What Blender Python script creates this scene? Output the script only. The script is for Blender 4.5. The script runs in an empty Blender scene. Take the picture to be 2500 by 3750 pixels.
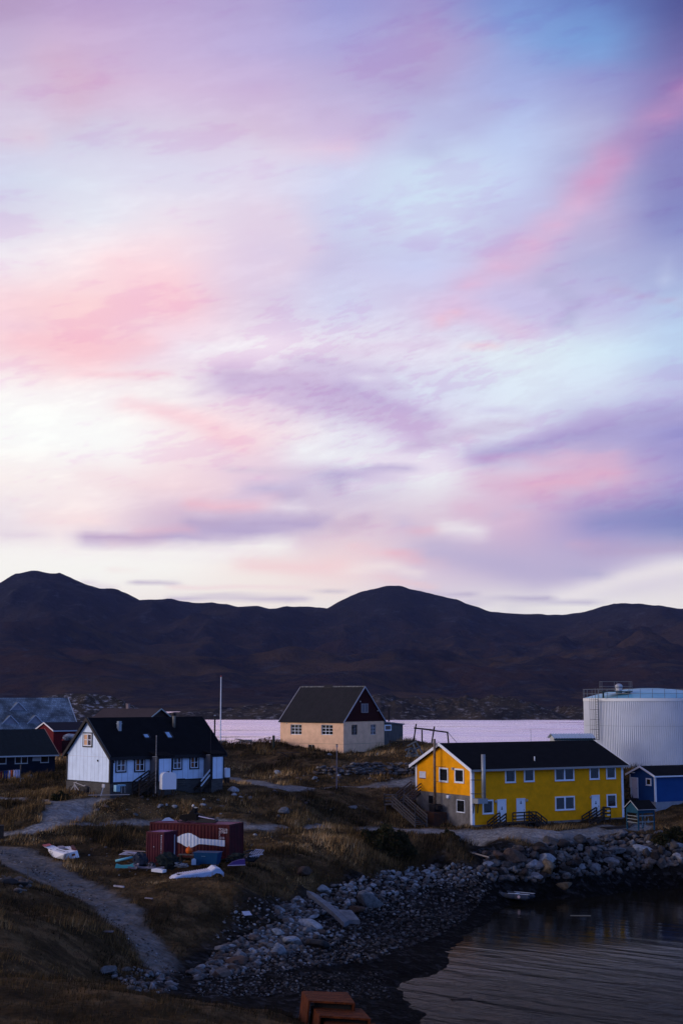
import bpy, math, random
import numpy as np
R = math.radians
random.seed(7)
SC = bpy.context.scene
COL = SC.collection

# ------------------------------------------------------------------ camera
FPX = 50 / 36 * 3750            # focal length in photo pixels (photo is 2500 x 3750)
PITCH = math.atan(685 / FPX)
EYE = 17.0                      # metres above the sea
cam_d = bpy.data.cameras.new('camera')
cam_d.lens = 50; cam_d.sensor_width = 36; cam_d.sensor_fit = 'AUTO'
cam_d.clip_start = 0.5; cam_d.clip_end = 60000
cam_d.dof.use_dof = True; cam_d.dof.focus_distance = 145; cam_d.dof.aperture_fstop = 2.8
cam = bpy.data.objects.new('camera', cam_d); COL.objects.link(cam)
cam.location = (0, 0, EYE); cam.rotation_euler = (math.pi / 2 + PITCH, 0, 0)
SC.camera = cam
SC.view_settings.view_transform = 'Standard'
SC.view_settings.look = 'None'
SC.view_settings.exposure = 0
SC.view_settings.gamma = 1
SC.cycles.max_bounces = 5
SC.cycles.diffuse_bounces = 2
SC.cycles.glossy_bounces = 3
SC.cycles.use_denoising = True

def ray(px, py):
    u = (px - 1250) / FPX; v = (1875 - py) / FPX
    return (u, math.cos(PITCH) - v * math.sin(PITCH), math.sin(PITCH) + v * math.cos(PITCH))
def PT(px, py, Y):               # world point at distance Y north on the sight line
    d = ray(px, py); t = Y / d[1]
    return (d[0] * t, Y, EYE + d[2] * t)
def PZ(px, py, z):
    d = ray(px, py); t = (z - EYE) / d[2]
    return (d[0] * t, d[1] * t, z)

# ------------------------------------------------------------------ sky (world)
def s2l(c):
    c = c / 255.0 if c > 1.0 else c
    return c / 12.92 if c <= 0.04045 else ((c + 0.055) / 1.055) ** 2.4
def lin(rgb): return tuple(s2l(float(c)) for c in rgb)
SKYTAB = [
 [(180,155,195),(185,160,205),(185,165,210),(178,165,212),(155,155,212),(160,150,205),(125,145,208),(105,130,195),(82,88,150)],
 [(195,175,210),(204,178,213),(198,178,218),(185,172,218),(172,170,220),(178,165,210),(145,165,220),(120,158,215),(108,105,165)],
 [(212,195,220),(214,185,215),(212,190,222),(202,180,218),(190,180,220),(178,172,215),(165,175,225),(152,155,210),(140,120,178)],
 [(215,205,228),(212,210,232),(218,208,230),(215,195,222),(207,190,225),(190,195,232),(188,203,240),(180,180,218),(135,130,190)],
 [(212,215,238),(222,222,240),(222,220,240),(226,220,240),(208,212,240),(205,222,243),(198,210,243),(172,170,212),(138,140,195)],
 [(222,218,236),(232,232,244),(238,228,240),(228,212,232),(205,208,238),(212,228,245),(195,195,232),(188,176,215),(138,150,205)],
 [(245,238,245),(252,235,240),(252,222,230),(225,208,232),(202,197,230),(200,205,240),(203,190,224),(178,180,220),(162,168,214)],
 [(250,214,222),(255,215,218),(250,208,220),(225,208,230),(212,213,240),(213,202,232),(200,192,230),(195,192,230),(183,203,235)],
 [(250,215,222),(254,206,214),(240,220,235),(245,235,245),(233,225,240),(230,224,241),(225,235,245),(215,232,246),(190,212,240)],
 [(255,248,248),(253,245,246),(248,240,242),(227,207,230),(200,184,220),(215,215,238),(222,232,246),(215,225,244),(192,194,230)],
 [(255,255,253),(255,254,252),(252,236,238),(250,226,232),(236,234,244),(225,220,240),(222,225,242),(182,174,216),(150,145,205)],
 [(255,245,242),(253,240,240),(248,222,228),(232,207,226),(205,195,224),(238,238,244),(225,206,226),(214,182,212),(172,162,210)],
 [(240,228,235),(255,235,235),(216,192,214),(198,182,213),(225,206,220),(222,200,218),(212,184,212),(165,155,205),(125,133,190)],
 [(255,252,246),(255,254,249),(255,252,246),(252,240,234),(247,221,222),(225,206,222),(195,180,212),(192,180,213),(222,214,228)],
 [(254,247,238),(252,243,236),(248,239,232),(250,240,232),(246,238,232),(226,217,227),(242,237,234),(246,242,237),(242,236,233)]]
STROKES = [  # polyline in photo thumbnail px, half width, colour, strength
 ([(1080,650),(1180,590),(1260,520),(1340,450),(1420,360)],26,(223,182,215),.8),
 ([(1360,430),(1440,340),(1500,280),(1600,215)],30,(202,148,194),.72),
 ([(1180,760),(1040,700),(1010,720)],28,(225,190,222),.6),
 ([(1500,330),(1560,420),(1540,500)],50,(132,128,188),.5),
 ([(800,150),(950,170),(1080,110)],50,(180,160,208),.45),
 ([(1230,60),(1330,90)],60,(122,160,218),.5),
 ([(880,480),(980,430),(1060,400)],60,(208,225,245),.6),
 ([(640,360),(760,350),(800,340)],22,(236,200,222),.55),
 ([(560,340),(700,370)],30,(224,222,240),.5),
 ([(260,620),(380,640),(400,680)],40,(255,208,216),.55),
 ([(60,785),(200,805),(330,785)],26,(252,200,210),.6),
 ([(0,735),(60,750)],18,(240,200,218),.5),
 ([(440,805),(620,790)],20,(247,240,247),.8),
 ([(530,875),(640,880),(740,900),(850,950),(960,985)],34,(200,178,216),.75),
 ([(700,840),(830,850),(900,870)],22,(205,188,222),.6),
 ([(380,950),(470,975),(540,1000)],24,(252,214,222),.7),
 ([(0,960),(120,990),(250,1010)],70,(255,255,253),.9),
 ([(940,1030),(1050,1000),(1180,975)],13,(200,184,216),.7),
 ([(1110,1047),(1230,1025),(1360,1000),(1568,955)],26,(170,160,209),.85),
 ([(700,1045),(840,1055),(960,1075)],28,(244,244,248),.8),
 ([(560,1125),(690,1110),(850,1085),(940,1080)],9,(186,178,214),.65),
 ([(450,1150),(560,1165),(640,1150)],15,(240,196,210),.7),
 ([(740,1125),(860,1115)],12,(238,238,244),.6),
 ([(610,1170),(700,1162)],8,(236,228,238),.6),
 ([(1130,1110),(1240,1120),(1330,1090)],34,(221,181,209),.75),
 ([(1060,1170),(1180,1185)],20,(222,188,212),.5),
 ([(1020,1205),(1090,1215)],14,(240,234,238),.75),
 ([(200,1236),(330,1241),(480,1225),(600,1215),(720,1200)],18,(184,168,207),.85),
 ([(240,1246),(380,1247)],5,(240,190,200),.6),
 ([(780,1215),(830,1200)],14,(205,180,205),.6),
 ([(0,1232),(60,1230),(110,1238)],9,(228,212,226),.6),
 ([(0,1275),(200,1282),(440,1272),(640,1255)],22,(255,252,247),.85),
 ([(570,1295),(680,1305),(780,1300)],18,(249,214,216),.75),
 ([(820,1260),(940,1285),(1020,1290)],12,(244,205,212),.6),
 ([(800,1310),(900,1300),(960,1315)],10,(252,240,236),.6),
 ([(1000,1265),(1120,1290),(1240,1320),(1330,1300)],34,(190,179,212),.8),
 ([(1380,1195),(1460,1185),(1568,1185)],30,(134,140,194),.6),
 ([(1350,1258),(1480,1262),(1568,1255)],18,(186,160,196),.5),
 ([(1300,1370),(1420,1335),(1568,1300)],20,(242,235,236),.85),
 ([(0,1300),(300,1310)],12,(255,253,246),.7),
 ([(240,1306),(310,1305)],4,(248,228,226),.6),
 ([(295,1338),(400,1337)],4,(196,184,206),.8),
 ([(190,1337),(250,1350)],6,(222,208,222),.6),
 ([(390,1374),(500,1370),(690,1375)],6,(196,184,208),.8),
 ([(400,1348),(700,1352)],5,(248,226,226),.7),
 ([(730,1359),(800,1360)],2.5,(190,180,200),.7),
 ([(940,1362),(1000,1368)],6,(210,200,216),.6),
 ([(1070,1382),(1180,1376),(1260,1372)],5,(186,176,204),.8),
 ([(1150,1392),(1370,1384)],5,(190,182,208),.75),
 ([(180,850),(300,862),(370,858)],9,(250,203,214),.55), ([(300,925),(400,950),(500,1005),(545,1030)],20,(252,210,219),.6), ([(435,909),(485,906)],2.5,(222,200,224),.6),
 ([(495,868),(600,862),(730,872)],6,(203,178,214),.6), ([(525,903),(620,918),(710,938)],7,(203,178,217),.6), ([(620,968),(700,974),(784,986)],3,(212,196,222),.6),
 ([(215,1095),(350,1115),(500,1120)],22,(248,221,226),.5), ([(520,1082),(750,1076)],6,(218,200,220),.6), ([(625,1148),(700,1136),(790,1115)],7,(192,178,211),.75),
 ([(430,1164),(600,1172)],7,(242,190,204),.7), ([(430,1202),(600,1198),(750,1189)],10,(186,168,204),.75), ([(310,1221),(430,1222)],4,(236,178,196),.7), ([(195,1228),(360,1238)],8,(200,172,202),.7),
 ([(75,1184),(225,1192)],13,(253,226,226),.6), ([(784,808),(1010,786)],13,(218,196,226),.6), ([(1005,742),(1040,722)],11,(238,188,208),.6), ([(1060,787),(1140,792)],5,(242,204,216),.6),
 ([(905,860),(995,895)],7,(226,234,247),.7), ([(784,862),(865,867)],3,(230,230,243),.7), ([(840,893),(890,905)],3,(226,230,244),.6), ([(790,888),(880,925),(985,958)],14,(192,174,216),.6), ([(1085,944),(1240,958)],7,(202,192,227),.6),
 ([(1020,1018),(1100,1000)],4,(222,192,222),.6), ([(1094,1047),(1234,1052)],8,(203,170,209),.6), ([(1470,1038),(1568,1020)],6,(172,162,212),.6), ([(1224,1114),(1310,1108),(1390,1088)],20,(230,178,203),.6),
 ([(1060,1158),(1184,1146)],8,(226,184,209),.6), ([(1004,1222),(1104,1228)],10,(244,240,243),.7), ([(920,1190),(945,1212)],12,(204,192,220),.6), ([(946,1222),(1002,1221)],7,(226,186,205),.7), ([(784,1197),(846,1186)],9,(204,178,207),.7),
 ([(900,1270),(960,1280)],9,(238,184,198),.6), ([(1310,1255),(1370,1258)],6,(220,180,205),.6), ([(1330,1312),(1390,1322)],10,(180,174,209),.6), ([(960,1361),(1084,1366)],4,(192,180,206),.75), ([(884,1326),(984,1348)],8,(242,206,210),.6),
 ([(880,520),(960,560),(1010,600)],20,(205,200,232),.5), ([(640,500),(700,560),(640,620)],30,(232,212,230),.5), ([(1240,640),(1330,690),(1290,740)],14,(178,176,214),.6), ([(1440,610),(1568,640)],6,(196,206,236),.6), ([(1400,655),(1568,690)],7,(186,172,212),.6),
 ([(980,330),(1060,300),(1120,240)],26,(176,172,216),.5), ([(720,250),(840,300),(900,290)],20,(196,176,214),.5), ([(120,120),(200,200),(160,260)],34,(214,180,206),.5), ([(20,300),(90,320)],12,(226,204,222),.6), ([(60,420),(200,440)],22,(216,226,240),.5),
 ([(1180,1140),(1300,1128)],8,(212,178,208),.5), ([(1240,1058),(1400,1050)],14,(222,180,208),.6), ([(1130,1180),(1290,1140),(1400,1100)],7,(206,190,218),.6),
]
def sky_colour(X, Y):            # thumbnail px arrays -> sRGB 0..255
    T = np.array(SKYTAB, float)
    gx = np.clip(X / 196.0, 0, 7.999); gy = np.clip(Y / 100.0, 0, 13.999)
    ix = gx.astype(int); iy = gy.astype(int); fx = gx - ix; fy = gy - iy
    fx = fx * fx * (3 - 2 * fx) * .5 + fx * .5; fy = fy * fy * (3 - 2 * fy) * .5 + fy * .5
    fx = fx[..., None]; fy = fy[..., None]
    c = (T[iy, ix] * (1 - fx) + T[iy, ix + 1] * fx) * (1 - fy) + (T[iy + 1, ix] * (1 - fx) + T[iy + 1, ix + 1] * fx) * fy
    for pts, w, colr, st in STROKES:
        best = np.full(X.shape, 1e9)
        for (x0, y0), (x1, y1) in zip(pts[:-1], pts[1:]):
            dx, dy = x1 - x0, y1 - y0
            t = np.clip(((X - x0) * dx + (Y - y0) * dy) / (dx * dx + dy * dy), 0, 1)
            ex = (X - x0 - t * dx) / 1.9; ey = Y - y0 - t * dy
            best = np.minimum(best, ex * ex + ey * ey)
        m = (np.exp(-best / (w * w) * 1.1) * st)[..., None]
        c = c * (1 - m) + np.array(colr, float) * m
    return c

W = bpy.data.worlds.new('World'); SC.world = W; W.use_nodes = True
nt = bpy.data.node_groups.new('dusk_sky', 'ShaderNodeTree'); nt.interface.new_socket(name='Color', in_out='OUTPUT', socket_type='NodeSocketColor')
def N(t, **k):
    n = nt.nodes.new(t)
    for a, b in k.items(): setattr(n, a, b)
    return n
def L(a, b): nt.links.new(a, b)
def M(op, a, b=None, c=None, clamp=False):
    n = N('ShaderNodeMath', operation=op, use_clamp=clamp)
    for i, v in enumerate((a, b, c)):
        if v is None: continue
        if isinstance(v, (int, float)): n.inputs[i].default_value = v
        else: L(v, n.inputs[i])
    return n.outputs[0]
def MR(v, a, b, c=0.0, d=1.0, smooth=True):
    n = N('ShaderNodeMapRange'); n.interpolation_type = 'SMOOTHSTEP' if smooth else 'LINEAR'; n.clamp = True
    L(v, n.inputs[0])
    for i, x in enumerate((a, b, c, d)): n.inputs[i + 1].default_value = x
    return n.outputs[0]
def MIX(f, a, b, bt='MIX'):
    n = N('ShaderNodeMix', data_type='RGBA', blend_type=bt)
    if isinstance(f, (int, float)): n.inputs[0].default_value = f
    else: L(f, n.inputs[0])
    for i, v in ((6, a), (7, b)):
        if isinstance(v, tuple): n.inputs[i].default_value = (*v, 1)
        else: L(v, n.inputs[i])
    return n.outputs[2]
tc = N('ShaderNodeTexCoord'); sep = N('ShaderNodeSeparateXYZ'); L(tc.outputs['Generated'], sep.inputs[0])
dx, dy, dz = sep.outputs
az = M('DIVIDE', M('ARCTAN2', dx, dy), R(16.0))        # -1..1 over the view
el = M('DIVIDE', M('ARCSINE', dz), R(1.0))             # degrees
AD = M('MULTIPLY', az, 16.0)
def NOISE(sx, sy, scale, detail=3, off=0.0, rough=.55, tilt=0.0):
    cmb = N('ShaderNodeCombineXYZ')
    L(M('MULTIPLY', AD, sx), cmb.inputs[0]); L(M('MULTIPLY', M('SUBTRACT', el, M('MULTIPLY', AD, tilt)), sy), cmb.inputs[1]); cmb.inputs[2].default_value = off
    n = N('ShaderNodeTexNoise'); n.inputs['Scale'].default_value = scale; n.inputs['Detail'].default_value = detail
    n.inputs['Roughness'].default_value = rough
    L(cmb.outputs[0], n.inputs['Vector'])
    return M('SUBTRACT', n.outputs[0], .5)
w1 = NOISE(.10, .22, 1, 6, 0.0, .6, .15); w2 = NOISE(.09, .24, 1, 6, 5.0, .6, .12)
w3 = NOISE(.26, .75, 1, 5, 9.0, .62, .12)
azw = M('ADD', az, M('MULTIPLY', w1, .09))
elw = M('ADD', el, M('ADD', M('MULTIPLY', w2, M('MULTIPLY', MR(el, 4.5, 14), 1.05)), M('MULTIPLY', w3, MR(el, 3.5, 9, .30, .75))))
azu = M('ADD', M('MULTIPLY', azw, .5), .5, clamp=True)
rows = [3.6, 3.8, 4.0, 4.15, 4.3, 4.45, 4.6, 4.75, 4.9, 5.1, 5.3, 5.55, 5.8, 6.1, 6.4, 6.7, 7.0, 7.35, 7.7, 8.1, 8.5, 8.9] + [9.15 + .25 * i for i in range(29)] + [16.5 + .75 * i for i in range(16)]
NC = 63
azh = (M('MULTIPLY', azu, 2.0, clamp=True), M('SUBTRACT', M('MULTIPLY', azu, 2.0), 1.0, clamp=True)); sel = M('GREATER_THAN', azu, .5)
azs = np.linspace(-16, 16, NC)
def row_cols(e):
    a = np.radians(azs); er = math.radians(e)
    x = np.sin(a) * math.cos(er); y = np.cos(a) * math.cos(er); z = math.sin(er) + 0 * a
    f = y * math.cos(PITCH) + z * math.sin(PITCH); v = -y * math.sin(PITCH) + z * math.cos(PITCH)
    X = (1250 + x / f * FPX) / 1.59439; Y = (1875 - v / f * FPX) / 1.59439
    return sky_colour(X, Y)
prev = None
for i, e in enumerate(rows):
    cols = row_cols(e); half = []
    for hf in (0, 1):
        sg = bpy.data.node_groups.new('sky_row', 'ShaderNodeTree'); sg.interface.new_socket(name='F', in_out='INPUT', socket_type='NodeSocketFloat'); sg.interface.new_socket(name='C', in_out='OUTPUT', socket_type='NodeSocketColor')
        r = sg.nodes.new('ShaderNodeValToRGB'); cr = r.color_ramp; cr.interpolation = 'LINEAR'
        while len(cr.elements) < 32: cr.elements.new(0.5)
        for k in range(32): cr.elements[k].position = k / 31
        for k in range(32): cr.elements[k].color = (*lin(np.clip(cols[hf * 31 + k], 0, 255)), 1)
        gi = sg.nodes.new('NodeGroupInput'); go_ = sg.nodes.new('NodeGroupOutput'); sg.links.new(gi.outputs[0], r.inputs[0]); sg.links.new(r.outputs[0], go_.inputs[0])
        q = N('ShaderNodeGroup'); q.node_tree = sg; L(azh[hf], q.inputs[0]); half.append(q.outputs[0])
    hm = N('ShaderNodeMix', data_type='RGBA'); L(sel, hm.inputs[0]); L(half[0], hm.inputs[6]); L(half[1], hm.inputs[7])
    if prev is None: prev = hm.outputs[2]
    else: prev = MIX(MR(elw, rows[i - 1], e, smooth=False), prev, hm.outputs[2])
# fine streaks inside the clouds
n1 = NOISE(.13, .50, 1, 8, 2.0, .66, .16); n2 = NOISE(.55, 1.9, 1, 6, 3.0, .66, .22); n3 = NOISE(1.5, 4.5, 1, 5, 7.0, .65, .3)
mid = MR(el, 9.0, 12.0); mid2 = MR(el, 17, 14.0); reg = M('MULTIPLY', M('MULTIPLY', mid, mid2), MR(M('ABSOLUTE', M('SUBTRACT', az, .05)), .6, .1))
up = MR(el, 4.5, 8.5, .2, 1.2)
puff = M('ADD', M('MULTIPLY', n1, up), M('ADD', M('MULTIPLY', n2, M('ADD', M('MULTIPLY', reg, 1.1), M('MULTIPLY', M('MULTIPLY', up, MR(el, 22, 14, .3, 1.0)), .42))), M('MULTIPLY', n3, M('ADD', M('MULTIPLY', reg, .8), .08))))
pk = MR(puff, .02, .15); pl = MR(puff, -.01, -.15)
view = MIX(M('MULTIPLY', pk, .8), prev, MIX(1.0, prev, (.955, .85, .95), 'MULTIPLY'))
view = MIX(M('MULTIPLY', pl, .75), view, MIX(1.0, view, (1.05, 1.075, 1.05), 'MULTIPLY'))
# the rest of the dusk sky: warm to the left (afterglow), deep blue to the right and behind
side = M('ADD', M('MULTIPLY', dx, -.93), M('MULTIPLY', dy, .36))
glow = MIX(MR(side, -.35, .95), (.21, .40, 1.0), (1.05, .80, .86))
zen = MIX(MR(dz, .30, .95), glow, (.09, .12, .30))
wx = M('MULTIPLY', MR(M('ABSOLUTE', az), 1.02, 1.9, 1, 0), MR(el, 27.5, 42, 1, 0)); wx = M('MULTIPLY', wx, MR(dy, 0.0, .1))
final = MIX(wx, zen, view)
go = N('NodeGroupOutput'); L(final, go.inputs[0]); wt = W.node_tree; wt.nodes.clear(); gn = wt.nodes.new('ShaderNodeGroup'); gn.node_tree = nt
bg = wt.nodes.new('ShaderNodeBackground'); wt.links.new(gn.outputs[0], bg.inputs[0]); bg.inputs[1].default_value = 1.0
out = wt.nodes.new('ShaderNodeOutputWorld'); wt.links.new(bg.outputs[0], out.inputs[0])

# low, very soft afterglow from the left
sun_d = bpy.data.lights.new('sun', 'SUN'); sun_d.energy = 1.9; sun_d.angle = R(30); sun_d.color = (1.0, .90, .84)
sun = bpy.data.objects.new('sun', sun_d); COL.objects.link(sun)
sun.rotation_euler = (R(82), 0, R(-72))

# ------------------------------------------------------------------ numpy noise
RT = np.random.RandomState(11).rand(256, 256)
def vnoise(x, y, s=0):
    x = np.asarray(x, float) + s * 17.31; y = np.asarray(y, float) + s * 9.73
    xi = np.floor(x).astype(int); yi = np.floor(y).astype(int); fx = x - xi; fy = y - yi
    fx = fx * fx * (3 - 2 * fx); fy = fy * fy * (3 - 2 * fy)
    a = RT[xi & 255, yi & 255]; b = RT[(xi + 1) & 255, yi & 255]; c = RT[xi & 255, (yi + 1) & 255]; d = RT[(xi + 1) & 255, (yi + 1) & 255]
    return (a * (1 - fx) + b * fx) * (1 - fy) + (c * (1 - fx) + d * fx) * fy - .5
def fbm(x, y, o=4, s=0, g=.5):
    v = 0; a = 1.0
    for k in range(o):
        v = v + a * vnoise(x * 2 ** k, y * 2 ** k, s + k * 3); a *= g
    return v
def ridged(x, y, o=4, s=0):
    v = 0; a = 1.0
    for k in range(o):
        v = v + a * (0.5 - np.abs(vnoise(x * 2 ** k, y * 2 ** k, s + k * 3)) * 2); a *= .5
    return v

# ------------------------------------------------------------------ materials
MATS = {}
def mat(name, col, rough=.7, var=0.0, vscale=3.0, bump=0.0, bscale=20.0, metal=0.0, col2=None, spec=.15, stretch=(1, 1, 1), coat=0):
    if name in MATS: return MATS[name]
    m = bpy.data.materials.new(name); m.use_nodes = True; t = m.node_tree
    b = t.nodes['Principled BSDF']
    b.inputs['Base Color'].default_value = (*col, 1); b.inputs['Roughness'].default_value = rough
    b.inputs['Metallic'].default_value = metal; b.inputs['Specular IOR Level'].default_value = spec
    tcn = t.nodes.new('ShaderNodeTexCoord'); mp = t.nodes.new('ShaderNodeMapping'); mp.inputs['Scale'].default_value = stretch
    t.links.new(tcn.outputs['Object'], mp.inputs[0])
    if var > 0 or col2:
        n = t.nodes.new('ShaderNodeTexNoise'); n.inputs['Scale'].default_value = vscale; n.inputs['Detail'].default_value = 6; n.inputs['Roughness'].default_value = .65
        t.links.new(mp.outputs[0], n.inputs['Vector'])
        r = t.nodes.new('ShaderNodeValToRGB'); c2 = col2 or tuple(c * (1 - var) for c in col)
        r.color_ramp.elements[0].position = .35; r.color_ramp.elements[0].color = (*c2, 1)
        r.color_ramp.elements[1].position = .62; r.color_ramp.elements[1].color = (*col, 1)
        t.links.new(n.outputs[0], r.inputs[0]); t.links.new(r.outputs[0], b.inputs['Base Color'])
    if bump > 0:
        n2 = t.nodes.new('ShaderNodeTexNoise'); n2.inputs['Scale'].default_value = bscale; n2.inputs['Detail'].default_value = 5
        t.links.new(mp.outputs[0], n2.inputs['Vector'])
        bp = t.nodes.new('ShaderNodeBump'); bp.inputs['Strength'].default_value = bump; bp.inputs['Distance'].default_value = .05
        t.links.new(n2.outputs[0], bp.inputs['Height']); t.links.new(bp.outputs[0], b.inputs['Normal'])
    MATS[name] = m
    return m

# ------------------------------------------------------------------ mesh helpers
def add_mesh(name, V, F, m=None, parent=None, smooth=False, attr=None):
    V = np.asarray(V, np.float32)
    me = bpy.data.meshes.new(name)
    if isinstance(F, np.ndarray) and F.ndim == 2:
        k = F.shape[1]; me.vertices.add(len(V)); me.vertices.foreach_set('co', V.ravel())
        me.loops.add(F.size); me.loops.foreach_set('vertex_index', F.ravel().astype(np.int32))
        me.polygons.add(len(F)); me.polygons.foreach_set('loop_start', np.arange(0, F.size, k, dtype=np.int32))
        me.polygons.foreach_set('loop_total', np.full(len(F), k, np.int32))
        me.update(calc_edges=True); me.validate()
    else:
        me.from_pydata([tuple(map(float, v)) for v in V], [], [tuple(int(i) for i in f) for f in F]); me.validate()
    if smooth: me.polygons.foreach_set('use_smooth', [True] * len(me.polygons))
    if attr is not None:
        for an, data in attr.items():
            a = me.color_attributes.new(an, 'FLOAT_COLOR', 'POINT'); a.data.foreach_set('color', np.asarray(data, np.float32).ravel())
    if m: me.materials.append(m)
    o = bpy.data.objects.new(name, me); COL.objects.link(o)
    if parent is not None: o.parent = parent
    return o
def tag(o, label=None, cat=None, group=None, kind=None):
    if label: o['label'] = label
    if cat: o['category'] = cat
    if group: o['group'] = group
    if kind: o['kind'] = kind
    return o
def empty(name, loc, rz=0.0):
    o = bpy.data.objects.new(name, None); COL.objects.link(o); o.location = loc; o.rotation_euler = (0, 0, rz)
    o.empty_display_size = .3
    return o
def children_of(o): return [c for c in COL.objects if c.parent == o]
def copy_tree(o, parent=None):
    c = o.copy(); COL.objects.link(c); c.parent = parent
    for ch in children_of(o): copy_tree(ch, c)
    return c
class MB:
    def __init__(s): s.v = []; s.f = []
    def add(s, V, F):
        b = len(s.v); s.v += [tuple(map(float, p)) for p in V]; s.f += [tuple(i + b for i in f) for f in F]; return s
    def box(s, x0, x1, y0, y1, z0, z1):
        x0, x1 = min(x0, x1), max(x0, x1); y0, y1 = min(y0, y1), max(y0, y1); z0, z1 = min(z0, z1), max(z0, z1)
        V = [(x0,y0,z0),(x1,y0,z0),(x1,y1,z0),(x0,y1,z0),(x0,y0,z1),(x1,y0,z1),(x1,y1,z1),(x0,y1,z1)]
        return s.add(V, [(0,3,2,1),(4,5,6,7),(0,1,5,4),(1,2,6,5),(2,3,7,6),(3,0,4,7)])
    def bar(s, p, q, w, h=None, up=(0, 0, 1)):      # beam between two points
        h = h or w; p = np.array(p, float); q = np.array(q, float); d = q - p; d = d / np.linalg.norm(d)
        u = np.array(up, float)
        if abs(np.dot(u, d)) > .98: u = np.array((1., 0, 0))
        a = np.cross(d, u); a /= np.linalg.norm(a); b = np.cross(a, d); V = []
        for e in (p, q):
            for sa, sb in ((-1, -1), (1, -1), (1, 1), (-1, 1)): V.append(e + a * sa * w / 2 + b * sb * h / 2)
        return s.add(V, [(3,2,1,0),(4,5,6,7),(0,1,5,4),(1,2,6,5),(2,3,7,6),(3,0,4,7)])
    def tube(s, p, q, r, r2=None, n=10, cap=True):
        r2 = r if r2 is None else r2; p = np.array(p, float); q = np.array(q, float); d = q - p; d = d / np.linalg.norm(d)
        u = np.array((0, 0, 1.)) if abs(d[2]) < .9 else np.array((1., 0, 0)); a = np.cross(d, u); a /= np.linalg.norm(a); b = np.cross(a, d)
        V = []
        for e, rr in ((p, r), (q, r2)):
            for k in range(n):
                t = 2 * math.pi * k / n; V.append(e + (a * math.cos(t) + b * math.sin(t)) * rr)
        F = [(k, (k + 1) % n, n + (k + 1) % n, n + k) for k in range(n)]
        if cap: F += [tuple(range(n))[::-1], tuple(range(n, 2 * n))]
        return s.add(V, F)
    def prism(s, pts, axis, a, b):                 # polygon extruded along an axis; pts are the other two coordinates
        n = len(pts); V = []
        for c in (a, b):
            for (u, v) in pts:
                V.append({'x': (c, u, v), 'y': (u, c, v), 'z': (u, v, c)}[axis])
        F = [(k, (k + 1) % n, n + (k + 1) % n, n + k) for k in range(n)] + [tuple(range(n))[::-1], tuple(range(n, 2 * n))]
        return s.add(V, F)
    def ball(s, c, rx, ry=None, rz=None, n=12, m=8, jit=0.0, seed=0):
        ry = ry or rx; rz = rz or rx; rr = random.Random(seed); V = [(c[0], c[1], c[2] + rz)]
        for i in range(1, m):
            t = math.pi * i / m
            for k in range(n):
                p = 2 * math.pi * k / n; j = 1 + rr.uniform(-jit, jit)
                V.append((c[0] + rx * math.sin(t) * math.cos(p) * j, c[1] + ry * math.sin(t) * math.sin(p) * j, c[2] + rz * math.cos(t) * j))
        V.append((c[0], c[1], c[2] - rz)); F = [(0, 1 + k, 1 + (k + 1) % n) for k in range(n)]
        for i in range(m - 2):
            for k in range(n):
                a = 1 + i * n + k; b = 1 + i * n + (k + 1) % n; F.append((a, a + n, b + n, b))
        e = len(V) - 1; F += [(e, 1 + (m - 2) * n + (k + 1) % n, 1 + (m - 2) * n + k) for k in range(n)]
        return s.add(V, F)
    def build(s, name, m, parent=None, smooth=False):
        o = add_mesh(name, s.v, s.f, m, parent, smooth)
        return o
# ------------------------------------------------------------------ terrain shape
CP = []
def cz(px, py, z): CP.append(PZ(px, py, z))
def cy(px, py, D): CP.append(PT(px, py, D))
def cw(x, y, z): CP.append((x, y, z))
# foreground bank
for a in ((0,3750,38),(400,3750,40),(900,3760,44),(-600,3750,38),(0,3575,50),(400,3625,50),(800,3690,49),(1040,3735,48),(-500,3560,50),(1250,3790,46.5),(1450,3850,46)): cy(*a)
cw(9,52,3.6); cw(13,48,3.2); cw(20,50,.6); cw(28,55,-.8); cw(40,60,-1.5); cw(3,56,3.2); cw(-6,57,3.8); cw(-14,58,4.6); cw(-22,60,5.6); cw(12,36,5.5); cw(24,36,3.5); cw(40,34,2)
# slope left of the track
for a in ((0,3500,5.2),(0,3300,5.6),(0,3180,5.9),(250,3300,4.9),(300,3450,4.1),(480,3560,2.9),(150,3400,5.2),(-400,3300,6.3),(100,3250,5.8),(400,3400,4.0),(390,3600,2.6),(520,3610,2.0)): cz(*a)
# track
for a in ((0,3100,6.0),(150,3190,5.2),(330,3280,4.3),(480,3400,3.2),(590,3510,2.3),(680,3600,1.6),(760,3560,1.6)): cz(*a)
# beach
for a in ((800,3620,1.3),(1000,3620,1.1),(1250,3640,.8),(1500,3700,.25),(1200,3500,1.0),(1450,3500,.6),(1400,3400,.9),(1600,3420,.35),(1000,3500,1.6),(1250,3350,1.4),(1500,3290,1.1),(1700,3330,.5),(900,3520,1.7),(1650,3260,1.2)): cz(*a)
SHORE = [(1560,3790),(1547,3750),(1500,3690),(1440,3625),(1436,3600),(1480,3585),(1590,3570),(1605,3545),(1650,3500),(1690,3460),(1725,3412),(1800,3356),(1913,3302),(2073,3290),(2312,3262),(2500,3252),(2760,3240)]
for a in SHORE: cz(a[0], a[1], 0.0)
for a in ((1700,3700,-.35),(1650,3600,-.25),(1800,3500,-.4),(1950,3400,-.4),(2150,3350,-.7),(2400,3330,-.9),(2100,3550,-1.2),(2500,3500,-1.8),(2000,3740,-1.4),(2600,3740,-2),(2900,3500,-2)): cz(*a)
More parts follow.
